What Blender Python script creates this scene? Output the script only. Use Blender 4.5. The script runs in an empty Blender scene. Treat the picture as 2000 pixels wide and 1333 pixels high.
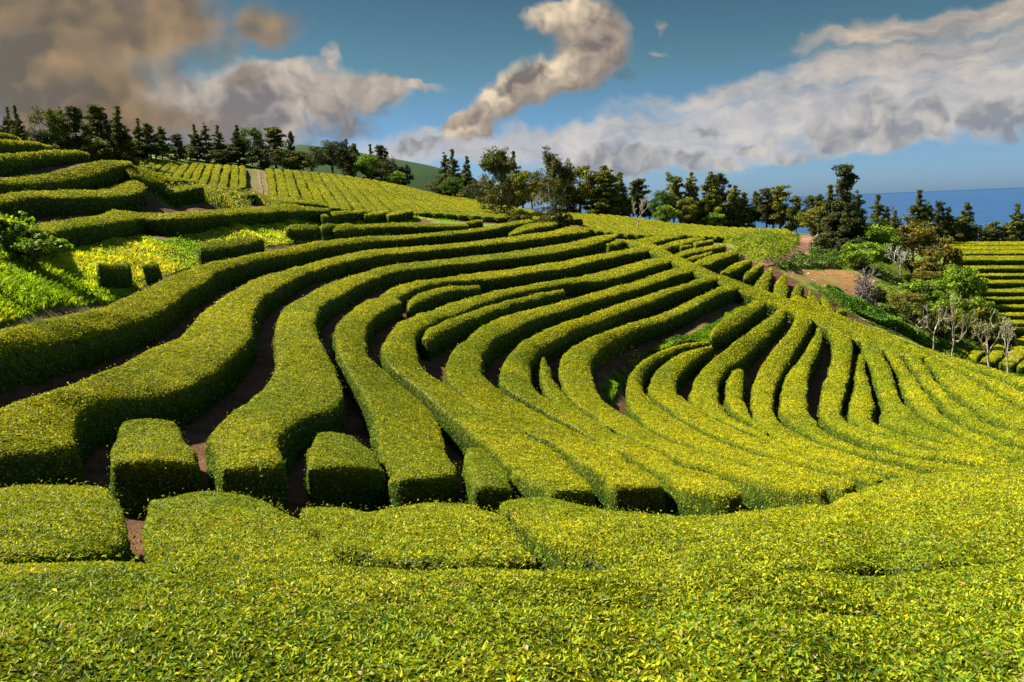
import bpy, math, random
import numpy as np
from mathutils import Matrix, Vector
C = bpy.context.scene
COL = C.collection
R_ = math.radians
# ---------------------------------------------------------------- camera
ROLL = math.atan(.042); PITCH = R_(9.86)
fw = Vector((0, math.cos(PITCH), -math.sin(PITCH))); r0 = Vector((1, 0, 0)); u0 = Vector((0, math.sin(PITCH), math.cos(PITCH)))
rt = r0*math.cos(ROLL)-u0*math.sin(ROLL); up = u0*math.cos(ROLL)+r0*math.sin(ROLL)
cd = bpy.data.cameras.new('camera'); cam = bpy.data.objects.new('camera', cd); COL.objects.link(cam)
cam.matrix_world = Matrix(((rt.x, up.x, -fw.x, 0), (rt.y, up.y, -fw.y, 0), (rt.z, up.z, -fw.z, 0), (0, 0, 0, 1)))
cd.lens = 27; cd.sensor_width = 36; cd.clip_start = .1; cd.clip_end = 300000
C.camera = cam
# ---------------------------------------------------------------- sun, exposure
SUN_EL = R_(47); SUN_DIR = Vector((-.90, .43, 0)).normalized()*math.cos(SUN_EL)+Vector((0, 0, math.sin(SUN_EL)))
sd = bpy.data.lights.new('sun', 'SUN'); so = bpy.data.objects.new('sun', sd); COL.objects.link(so)
sd.energy = 5.0; sd.angle = R_(.53); sd.color = (1, .93, .80)
so.rotation_euler = SUN_DIR.to_track_quat('Z', 'Y').to_euler()
C.view_settings.view_transform = 'Standard'; C.view_settings.look = 'None'
C.view_settings.exposure = 1.88; C.view_settings.gamma = 1
C.cycles.max_bounces = 6; C.cycles.transparent_max_bounces = 8; C.cycles.sample_clamp_indirect = 4
# ---------------------------------------------------------------- sky
class NT:
    def __init__(s, tree): s.t = tree; s.n = tree.nodes; s.l = tree.links
    def new(s, typ, **k):
        n = s.n.new(typ)
        for a, b in k.items(): setattr(n, a, b)
        return n
    def put(s, sock, v):
        if hasattr(v, 'is_output') or isinstance(v, bpy.types.NodeSocket): s.l.new(v, sock)
        elif v is not None: sock.default_value = v
    def math(s, op, a, b=None, c=None, clamp=False):
        n = s.new('ShaderNodeMath', operation=op, use_clamp=clamp)
        for i, v in enumerate((a, b, c)):
            if v is not None: s.put(n.inputs[i], v)
        return n.outputs[0]
    def vec(s, op, a, b=None):
        n = s.new('ShaderNodeVectorMath', operation=op)
        s.put(n.inputs[0], a)
        if b is not None: s.put(n.inputs[1], b)
        return n.outputs['Value'] if op in ('LENGTH', 'DISTANCE', 'DOT_PRODUCT') else n.outputs[0]
    def rng(s, v, a, b, c=0., d=1., t='SMOOTHSTEP'):
        n = s.new('ShaderNodeMapRange', interpolation_type=t)
        s.put(n.inputs[0], v)
        for i, q in enumerate((a, b, c, d)): s.put(n.inputs[1+i], q)
        return n.outputs[0]
    def mix(s, f, a, b, mode='MIX'):
        n = s.new('ShaderNodeMix', data_type='RGBA', blend_type=mode)
        s.put(n.inputs[0], f); s.put(n.inputs[6], a if not isinstance(a, tuple) else (*a, 1)); s.put(n.inputs[7], b if not isinstance(b, tuple) else (*b, 1))
        return n.outputs[2]
    def noise(s, v, scale, detail=6, rough=.55, dist=0., dim='3D'):
        n = s.new('ShaderNodeTexNoise', noise_dimensions=dim)
        s.put(n.inputs['Vector'], v); n.inputs['Scale'].default_value = scale; n.inputs['Detail'].default_value = detail
        n.inputs['Roughness'].default_value = rough; n.inputs['Distortion'].default_value = dist
        return n.outputs['Fac'] if 'Fac' in n.outputs else n.outputs[0]

w = bpy.data.worlds.new('World'); C.world = w; w.use_nodes = True
K = NT(w.node_tree); K.n.clear()
tc = K.new('ShaderNodeTexCoord').outputs['Generated']
dirn = K.vec('NORMALIZE', tc)
sx = K.new('ShaderNodeSeparateXYZ'); K.l.new(dirn, sx.inputs[0])
el = K.math('ARCSINE', sx.outputs[2])
sky = K.new('ShaderNodeTexSky', sky_type='NISHITA', sun_disc=False, sun_elevation=SUN_EL, sun_rotation=math.atan2(SUN_DIR.x, SUN_DIR.y), altitude=150, air_density=1., dust_density=.6, ozone_density=2.)
def blob_field(blobs, vec):
    """smooth union of soft tilted ellipses in azimuth / elevation (degrees): az, el, rx, ry, tilt, strength"""
    acc = None
    for a, e, rx, ry, t, s in blobs:
        m = K.new('ShaderNodeMapping', vector_type='TEXTURE'); K.l.new(vec, m.inputs[0])
        m.inputs[1].default_value = (R_(a), R_(e), 0); m.inputs[2].default_value = (0, 0, R_(t)); m.inputs[3].default_value = (R_(rx), R_(ry), 1)
        v = K.math('MULTIPLY', K.rng(K.vec('LENGTH', m.outputs[0]), 1.6, .4, 0, 1, 'LINEAR'), s)
        acc = v if acc is None else K.math('SMOOTH_MAX', acc, v, .12)
    return acc
WORLD_STRENGTH = .052
skyc = K.mix(1., sky.outputs[0], (1.0, 1.0, 1.0), 'MULTIPLY')
# the teal blue of the photograph's sky, deeper upward, then brightened above the view as added fill light
grad = K.new('ShaderNodeValToRGB'); K.l.new(K.rng(el, R_(-1), R_(59), 0, 1, 'LINEAR'), grad.inputs[0])
ce = grad.color_ramp.elements; ce[0].position = 0; ce[0].color = (0.259, 0.418, 0.752, 1); ce[1].position = 1; ce[1].color = (.95, 1.05, 1.05, 1)
for p_, c_ in ((.033, (0.259, 0.418, 0.718)), (.178, (0.200, 0.301, 0.292)), (.275, (0.138, 0.213, 0.205)), (.42, (0.100, 0.159, 0.159)), (.62, (.62, .74, .74))):
    e_ = ce.new(p_); e_.color = (*c_, 1)
skyc = K.mix(1., skyc, grad.outputs[0], 'MULTIPLY')
bg = K.new('ShaderNodeBackground'); K.l.new(skyc, bg.inputs[0]); bg.inputs[1].default_value = WORLD_STRENGTH
K.l.new(bg.outputs[0], K.new('ShaderNodeOutputWorld').inputs[0])
BLOBS={
 'D':[(27.42, 8.08, 11.77, 1.57, 4.6, 0.85), (18.46, 6.83, 11.0, 1.27, 3.6, 0.8), (0.59, 4.4, 10.84, 1.17, 0.6000000000000001, 1), (9.79, 4.32, 13.36, 1.6, 1.6, 1), (20.47, 5.01, 13.91, 2.19, 2.6, 1), (30.07, 5.6, 10.08, 2.56, 3.6, 1), (22.95, 7.56, 16.35, 0.82, 4.6, 0.8), (30.51, 7.65, 9.92, 0.84, 5.6, 0.8), (28.46, 10.13, 9.97, 1.0, 5.6, 0.9), (22.26, 9.59, 4.46, 0.49, 3.6, 0.7), (11.63, 10.35, 1.11, 0.39, -2.4, 0.5), (11.46, 12.15, 0.51, 0.76, -2.4, 0.5), (31.95, 10.33, 7.38, 1.11, 3.6, 0.8), (-5.69, 4.63, 5.39, 0.99, 0.6000000000000001, 0.9), (-6.55, 8.4, 3.08, 0.4, -0.3999999999999999, 0.6)],
 'E':[(6.67, 3.3, 2.7, 1.08, -2.4, 1), (9.41, 2.8, 3.59, 1.17, -2.4, 1), (13.0, 2.83, 3.54, 0.89, -2.4, 0.8), (25.35, 4.46, 1.96, 2.04, -2.4, 1), (23.37, 3.9, 2.49, 1.08, -2.4, 1), (27.61, 3.57, 2.81, 0.96, -2.4, 1), (28.59, 4.35, 1.43, 1.43, -2.4, 1), (31.64, 4.23, 2.38, 1.31, -2.4, 1), (33.11, 3.94, 1.51, 1.51, -2.4, 1), (14.23, 4.86, 1.05, 0.39, -2.4, 0.8), (17.43, 3.76, 1.81, 0.65, -2.4, 0.9), (15.28, 2.92, 2.19, 0.53, -2.4, 0.8), (-5.69, 4.63, 2.69, 0.72, -2.4, 0.8), (20.51, 2.82, 3.83, 0.6, -2.4, 0.7)],
 'B':[(-29.03, 5.71, 7.83, 1.33, -2.4, 0.9), (-19.93, 5.72, 8.43, 1.43, -2.4, 0.9), (-13.14, 6.05, 5.23, 1.05, -2.4, 0.75), (-23.56, 7.25, 5.3, 1.87, -2.4, 1), (-20.96, 8.24, 3.3, 1.98, -2.4, 1), (-17.74, 7.94, 5.49, 2.19, -2.4, 1), (-13.67, 7.93, 5.17, 1.98, -2.4, 1), (-14.77, 9.1, 3.41, 1.19, -2.4, 1), (-10.52, 8.0, 3.92, 1.31, -2.4, 1), (-7.99, 8.36, 2.89, 0.57, -2.4, 1), (-19.53, 6.45, 9.26, 1.09, -2.4, 1), (-11.55, 10.42, 0.56, 1.46, -2.4, 0.7), (-12.04, 6.55, 3.5, 0.79, -2.4, 0.8)],
 'A':[(-29.02, 12.32, 10.51, 4.13, -2.4, 1), (-30.25, 9.06, 9.1, 3.41, -2.4, 1), (-21.99, 13.04, 3.97, 2.78, -12.4, 0.9), (-23.19, 10.55, 3.2, 2.4, -2.4, 0.75), (-27.43, 7.19, 8.68, 1.58, -2.4, 1), (-19.05, 11.15, 2.87, 2.46, -2.4, 0.62), (-15.63, 12.58, 2.73, 1.91, -2.4, 0.8), (-18.61, 9.08, 3.75, 1.25, -2.4, 0.55)],
 'C':[(4.02, 12.84, 2.4, 1.29, -7.4, 1), (5.98, 12.37, 2.83, 1.89, -2.4, 1), (7.1, 10.99, 2.16, 2.25, -2.4, 1), (5.56, 9.91, 2.53, 2.18, -2.4, 1), (3.27, 8.94, 2.91, 1.85, 22.6, 1), (1.06, 8.43, 2.3, 1.59, 17.6, 1), (-0.02, 7.29, 2.4, 1.43, 22.6, 1), (-1.73, 6.23, 1.88, 1.07, 27.6, 1), (-3.06, 5.57, 1.61, 0.9, 27.6, 0.95)],
 'W':[(8.24, 8.74, 1.57, 1.14, -2.4, 0.7), (6.23, 7.83, 1.77, 0.88, 17.6, 0.6)],
}

# ---------------------------------------------------------------- clouds: a shell far out over the sea, its density and relief procedural
cm = bpy.data.materials.new('cloud'); cm.use_nodes = True; K = NT(cm.node_tree); K.n.clear()
dirn = K.vec('NORMALIZE', K.new('ShaderNodeTexCoord').outputs['Object'])
sx = K.new('ShaderNodeSeparateXYZ'); K.l.new(dirn, sx.inputs[0])
az = K.math('ARCTAN2', sx.outputs[0], sx.outputs[1]); el = K.math('ARCSINE', sx.outputs[2])
cb = K.new('ShaderNodeCombineXYZ'); K.l.new(az, cb.inputs[0]); K.l.new(el, cb.inputs[1]); P2 = cb.outputs[0]
def wob(scale, amt):
    n = K.new('ShaderNodeTexNoise'); K.l.new(P2, n.inputs['Vector']); n.inputs['Scale'].default_value = scale; n.inputs['Detail'].default_value = 3; n.inputs['Roughness'].default_value = .6
    v = K.vec('SUBTRACT', n.outputs['Color'], (.5, .5, .5)); q = K.vec('SCALE', v); q.node.inputs['Scale'].default_value = amt
    return q
PW = K.vec('ADD', P2, wob(9, .075))
PW = K.vec('ADD', PW, wob(38, .020))
SH = R_(.9)
PWs = K.vec('ADD', PW, (-SH*.8, SH, 0))           # the same field looked up a little nearer the sun: what lies between shades
# flattened coordinates for layered cloud
st = K.new('ShaderNodeMapping'); K.l.new(PW, st.inputs[0]); st.inputs[3].default_value = (1, 3.6, 1); st.inputs[2].default_value = (0, 0, R_(-5))
def layer(blobs, cut0, cut1, nscale, namp, stretched=False):
    v = blob_field(blobs, PW)
    nz = K.noise(st.outputs[0] if stretched else PW, nscale, 5, .62)
    d = K.math('ADD', v, K.math('MULTIPLY', K.math('SUBTRACT', nz, .5), namp))
    return K.rng(d, cut0, cut1), v, nz
def relief(nscale):
    a = K.noise(PW, nscale, 3, .6); b = K.noise(PWs, nscale, 3, .6)
    return K.math('SUBTRACT', a, b)

out = alpha = None
def over(d, c):
    global out, alpha
    if out is None: out, alpha = c, d; return
    # colour and cover of the stack so far, with the new cloud in front
    na = K.math('SUBTRACT', 1, K.math('MULTIPLY', K.math('SUBTRACT', 1, d), K.math('SUBTRACT', 1, alpha)))
    out = K.mix(K.math('DIVIDE', d, K.math('MAXIMUM', na, .001), clamp=True), out, c); alpha = na
def disp(r, g, b):
    f = lambda c: ((c/255+.055)/1.055)**2.4 if c > 10 else c/3294
    k = 1/2**C.view_settings.exposure
    return (f(r)*k, f(g)*k, f(b)*k)
hi = K.rng(el, R_(3), R_(14), 0, 1)
# layered cloud on the right
dD, vD, nD = layer(BLOBS['D'], .30, .95, 7, 1.0, True)
rD = K.math('MULTIPLY_ADD', K.math('SUBTRACT', K.noise(st.outputs[0], 12, 4, .6), .5), 2.2, K.math('MULTIPLY_ADD', relief(9), 2.0, .62), clamp=True)
cD = K.mix(rD, disp(122, 118, 120), disp(214, 190, 160)); cD = K.mix(hi, K.mix(rD, disp(160, 168, 180), disp(214, 208, 204)), cD)
over(K.math('MULTIPLY', dD, .93), cD)
# low cumulus
dE, vE, nE = layer(BLOBS['E'], .38, .85, 15, .85)
rE = K.math('MULTIPLY_ADD', relief(16), 3.4, K.rng(vE, .2, 1., .75, .25, 'LINEAR'), clamp=True)
over(K.math('MULTIPLY', dE, .92), K.mix(rE, disp(140, 144, 154), disp(214, 206, 196)))
dB, vB, nB = layer(BLOBS['B'], .34, .86, 11, .85)
rB = K.math('MULTIPLY_ADD', relief(13), 2.6, K.rng(el, R_(6.5), R_(11.5), .12, .72, 'LINEAR'), clamp=True)
over(K.math('MULTIPLY', dB, .95), K.mix(rB, disp(128, 122, 122), disp(222, 206, 188)))
dA, vA, nA = layer(BLOBS['A'], .30, 1.0, 7, .8)
rA = K.math('MULTIPLY_ADD', relief(5.5), 3.4, K.rng(el, R_(9), R_(20), .15, .70, 'LINEAR'), clamp=True)
over(K.math('MULTIPLY', dA, .95), K.mix(rA, disp(112, 100, 86), disp(208, 170, 122)))
dW, vW, nW = layer(BLOBS['W'], .45, .95, 14, .9)
over(K.math('MULTIPLY', dW, .7), disp(92, 100, 106))
dC, vC, nC = layer(BLOBS['C'], .36, .80, 13, .60)
rC = K.math('MULTIPLY_ADD', relief(15), 3.2, K.rng(vC, .25, 1.1, .92, .35, 'LINEAR'), clamp=True)
side = K.rng(K.math('SUBTRACT', blob_field(BLOBS['C'], PWs), vC), -.35, .2, 1, .25, 'LINEAR')
rC = K.math('MULTIPLY', rC, side, clamp=True)
over(K.math('MULTIPLY', dC, .97), K.mix(rC, disp(126, 116, 112), disp(244, 222, 190)))

em = K.new('ShaderNodeEmission'); K.l.new(out, em.inputs[0])
tr = K.new('ShaderNodeBsdfTransparent'); mx = K.new('ShaderNodeMixShader')
K.l.new(alpha, mx.inputs[0]); K.l.new(tr.outputs[0], mx.inputs[1]); K.l.new(em.outputs[0], mx.inputs[2])
K.l.new(mx.outputs[0], K.new('ShaderNodeOutputMaterial').inputs[0])
cm.cycles.emission_sampling = 'NONE'
vs = []; fs = []; NA, NE = 40, 14
for i in range(NA+1):
    for j in range(NE+1):
        a = R_(-44+88*i/NA); e = R_(-.4+26*j/NE); vs.append((60000*math.sin(a)*math.cos(e), 60000*math.cos(a)*math.cos(e), 60000*math.sin(e)))
for i in range(NA):
    for j in range(NE): k = i*(NE+1)+j; fs.append((k, k+NE+1, k+NE+2, k+1))
me = bpy.data.meshes.new('clouds'); me.from_pydata(vs, [], fs); me.materials.append(cm)
clouds = bpy.data.objects.new('clouds', me); COL.objects.link(clouds); clouds['kind'] = 'structure'
CONTROL="-195 260 -165 -104 270 -176 -6 270 -181 97 280 -192 208 290 -204 -271 370 -197 -6 375 -211 276 390 -233 -382 530 -241 -195 530 -250 -7 550 -268 193 560 -282 407 580 -301 -582 820 -312 -383 890 -350 -141 940 -381 205 1020 -430 474 980 -425 662 950 -421 -798 1150 -322 -619 1250 -360 -421 1330 -403 -329 1400 -450 -191 1450 -483 -11 1550 -525 343 1450 -559 597 1450 -549 952 1450 -533 1210 1850 -613 1466 2250 -664 1722 2650 -707 1997 3000 -750 -8 2150 -574 286 2150 -663 545 2300 -720 883 2350 -750 1234 2400 -746 734 3100 -816 1088 3200 -856 1331 3000 -837 877 3700 -843 1324 3900 -879 1739 4000 -862 1966 3800 -885 2000 3450 -849 -572 2370 -345 -508 2520 -388 -385 2730 -427 -166 2700 -506 36 2900 -593 279 3200 -664 527 3400 -787 413 3800 -609 802 3950 -758 874 4300 -648 1353 5000 -598 1599 5500 -552 1371 4500 -697 1556 4600 -719 2080 5500 -701 2065 6000 -615 2097 5000 -799 2230 4700 -859 2364 4350 -903 2360 3850 -886 2243 3500 -834 1335 7000 -394 356 7800 -213 33 6300 -306 22 5300 -397 14 4600 -467 7 3900 -501 3 3350 -522 690 6600 -348 782 5700 -459 1839 6800 -450 1903 7400 -413 1674 8200 -369 -932 4800 -256 -1154 6000 -183 -1376 7200 -102 -702 7600 -129 -1018 8200 10 -788 8300 -26 -1442 7600 30 -1603 7200 24 -882 2650 -303 -902 3100 -297 -1165 3550 -240 -1194 4600 -203 -1029 2200 -269 -1000 1650 -248 -975 1450 -204 -834 1350 -315 -873 1600 -322 -790 2050 -342 -609 1850 -403 -522 1900 -418 -538 1400 -400 -386 1850 -451 -268 1900 -496 -1702 4400 16 -1819 3300 9 -1782 2950 -1 -1581 6200 49 -2259 5900 238 -1989 6000 191 -1736 6200 144 -1484 6500 87 -2323 5600 255 -1901 5400 117 -1627 5800 97 -1352 2400 -118 -1306 2100 -73 -1562 2800 -40 -1613 3800 -56 -1482 2300 -25 -1492 4600 -45 -1656 2700 41 -1478 5200 -36 -1427 7500 66 2591 6400 -674 2744 7400 -633 3379 7600 -701 3122 6600 -895 3652 9200 -573 3874 9000 -631 4333 9200 -785 4515 11200 -534 2428 7200 -507 3501 10000 -478 1107 4300 -631 421 3300 -675 2589 8000 -462 3473 5800 -1206 3666 5600 -1253 3256 6000 -1070 3244 6400 -874 4813 8400 -970 4315 8000 -909 4110 9000 -521 -6652 12932 1131 -6646 12897 1119 -6640 12863 1108 -6456 13448 1124 -6437 13300 1085 -6418 13155 1047 -6233 13952 1091 -6124 13533 1003 -6021 13138 920 -5917 14212 1063 -5667 13350 899 -5446 12586 754 -5586 14444 1026 -5141 13020 782 -4776 11851 582 -5239 14675 1001 -4601 12704 686 -4115 11200 444 -4879 14906 970 -4226 12878 677 -3729 11336 453 -4478 15293 920 -3813 13055 570 -3318 11388 309 -4005 15431 872 -3220 12802 456 -2663 10939 160 -3524 15569 812 -2674 12687 366 -2089 10706 58 -3034 15706 728 -2146 12636 299 -1546 10570 8 -2535 15844 630 -1620 12582 234 -1015 10434 -28 -2027 15981 509 -1099 12525 152 -498 10298 -79 -1467 15666 347 -575 12327 61 7 10162 -126 -920 15278 230 -65 12107 -6 500 10026 -161 -399 14892 113 431 11965 -64 991 10000 -184 1099 14964 -144 1078 11642 -251 1065 9528 -319 1565 14856 -182 1493 11650 -302 1448 9582 -380 2025 14748 -226 1899 11654 -342 1817 9633 -418 2479 14640 -303 2277 11653 -385 2145 9679 -439 2926 14532 -380 2637 11701 -426 2444 9793 -457 3367 14424 -439 2998 11799 -467 2743 9983 -487 3801 14316 -496 3365 11896 -508 3056 10176 -517 4230 14208 -534 3798 12140 -539 3476 10598 -542 4652 14100 -567 4268 12411 -567 3967 11084 -568 5070 14000 -592 4601 12506 -586 4223 11300 -581 9116 16000 -1079 10129 16000 -1118 11144 16000 -1156 8376 14583 -1151 9273 14583 -1185 10170 14583 -1219 7372 12633 -1254 8101 12633 -1281 8830 12633 -1309 6782 11127 -1325 7287 11127 -1344 7793 11127 -1364 6061 9697 -1377 6435 9697 -1391 6808 9697 -1405 5510 8665 -1411 5804 8665 -1422 6098 8665 -1434 5012 7783 -1424 5250 7783 -1434 5489 7783 -1443 -4000 -600 250 0 -2500 600 4000 -1000 -200 -6000 1000 600 6000 1000 -900 -8000 6000 1400 8000 3000 -1600 11000 9000 -1800 0 -6000 1400 -16000 -2000 2500 16000 0 -3000 -11000 12000 1600 -15000 17000 2000 -6000 19000 1450 0 21000 200 6000 20000 -700 12000 20000 -1400 18000 16000 -2400 -20000 6000 3500 -717 7088 -187 -495 7260 -186 18 8647 -144 168 8876 -132 -890 6016 -273 -811 6176 -278 -622 6335 -282 -418 6435 -279 -181 6573 -263 38 6740 -248 155 6952 -246 674 8451 -232 -571 5304 -343 -495 5441 -347 -323 5605 -344 -140 5752 -344 53 5903 -327 155 6039 -327 262 6198 -327 966 7824 -317 1189 6808 -390 1089 1486 -532 1252 1713 -573 1447 1986 -611 1642 2259 -642 1717 2479 -674 2188 4391 -874 1196 7367 -357 1369 7645 -353 1576 8064 -357 1770 8366 -360 1918 8413 -359 1866 7940 -383 2015 8003 -392 1982 6876 -453 1969 6424 -507 262 8525 -180 425 8942 -181 -494 7791 -127 -1405 7902 4 -1298 8102 30 -1176 10688 19 -997 10941 13 -2079 4306 55 -2244 3350 140 -2268 3502 158 -2290 3654 171 -2307 3807 181 -2319 3959 187 -2325 4111 188 -2326 4263 187 -2319 4415 193 -2304 4567 211 -2269 4720 262 -2151 3200 85 -2120 4573 178 -2449 4523 344 -2438 4682 383 -2419 4841 397 -2394 5000 383 -2546 3850 368 -2598 4062 389 -2646 4274 410 -2687 4486 433 -2718 4698 459 -2743 4911 476 -2761 5123 481 -2453 3700 314 -2731 4150 479 -2846 4468 505 -2953 4786 528 -3049 5105 548 -3133 5423 562 -2867 4636 477 -2964 4955 506 -3046 5273 530 -3090 4859 583 -3240 5268 605 -2828 4300 504 -2235 5150 199 -2094 5350 238 -2155 5000 183 -2591 5950 348 -2506 5800 312 -2434 5943 299 -2226 5740 240 -3868 10606 408 -3641 10447 373 -3167 10510 289 -2953 10553 259 -1946 7414 167 -2603 10588 201 -2455 10693 150 790 1407 -530 922 1320 -484 1761 5699 -590 1756 5396 -658 2100 6154 -571 1894 5374 -703 1976 5278 -733 2192 5775 -661 29 7152 -239 -1478 6464 1 -1501 6608 3 -1523 6756 6 -1457 6322 -1 -1541 6908 9 -1921 3905 45 -1870 3746 33 -1973 4072 45 -1851 3586 24 -1605 2702 -12 -2241 4378 172 -2256 4187 166 -2260 4004 165 -2336 4909 368 -2387 4620 335 -2693 4754 440 -2293 7187 201 -2247 7039 197 -2341 7340 205 -2389 7495 209 -2202 6893 193 -2504 7188 240 -2451 7040 235 -2438 7654 213 -2558 7339 245 -2157 6749 189 -2400 6896 230 -2613 7492 250 -2488 7816 217 -2350 6757 225 -2114 6609 185 -2668 7648 256 -2540 7981 222 -2725 7808 261 -2592 8150 226 -2301 6619 220 -2072 6473 182 -2646 8323 231 -2784 7972 267 -2701 8499 236 -2251 6484 215 -2843 8138 273 -1888 6819 143 -2030 6339 178 -2757 8679 240 -1966 7091 154 -2164 7791 171 -2115 7629 167 -2214 7956 175 -2067 7469 164 -2264 8125 180 -2903 8308 279 -2814 8863 245 -2316 8298 184 -2020 7312 160 -2195 6355 209 -2369 8474 188 -2423 8654 193 -2478 8838 197 -2534 9025 202 -2872 9051 250 -2592 9217 207 -2651 9413 211 -2712 9612 216 -2777 9815 222 -2965 8482 285 -1992 6205 175 -2853 10013 229 -2932 9242 255 -1802 6711 132 -2947 10184 239 -2992 9438 260 -2131 6234 201 -3039 10267 250 -3028 8659 291 -3051 9638 265 -3117 10050 267 -3098 9844 268 -3093 8840 297 -1480 3715 -140 -1497 3886 -124 -1474 4064 -120 -1454 4236 -115 -1407 4423 -124 694 941 -389 -2227 5075 285 -1251 4100 -185 -1269 3925 -186 -1237 4283 -185 -1282 3757 -189 1727 4832 -710 1840 4772 -751 1728 5165 -656 1892 5039 -729 1981 5304 -707 1854 5605 -622 -1303 6945 -114 -1307 6802 -111 -1296 6657 -107 -1282 6514 -103 -1265 7077 -115 -1274 6378 -98 -1274 6247 -94 -1278 6117 -93 -1478 6464 1 -1497 6321 47 -2228 4476 182 -2404 4332 277 -2152 5143 209 642 970 -403"
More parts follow.
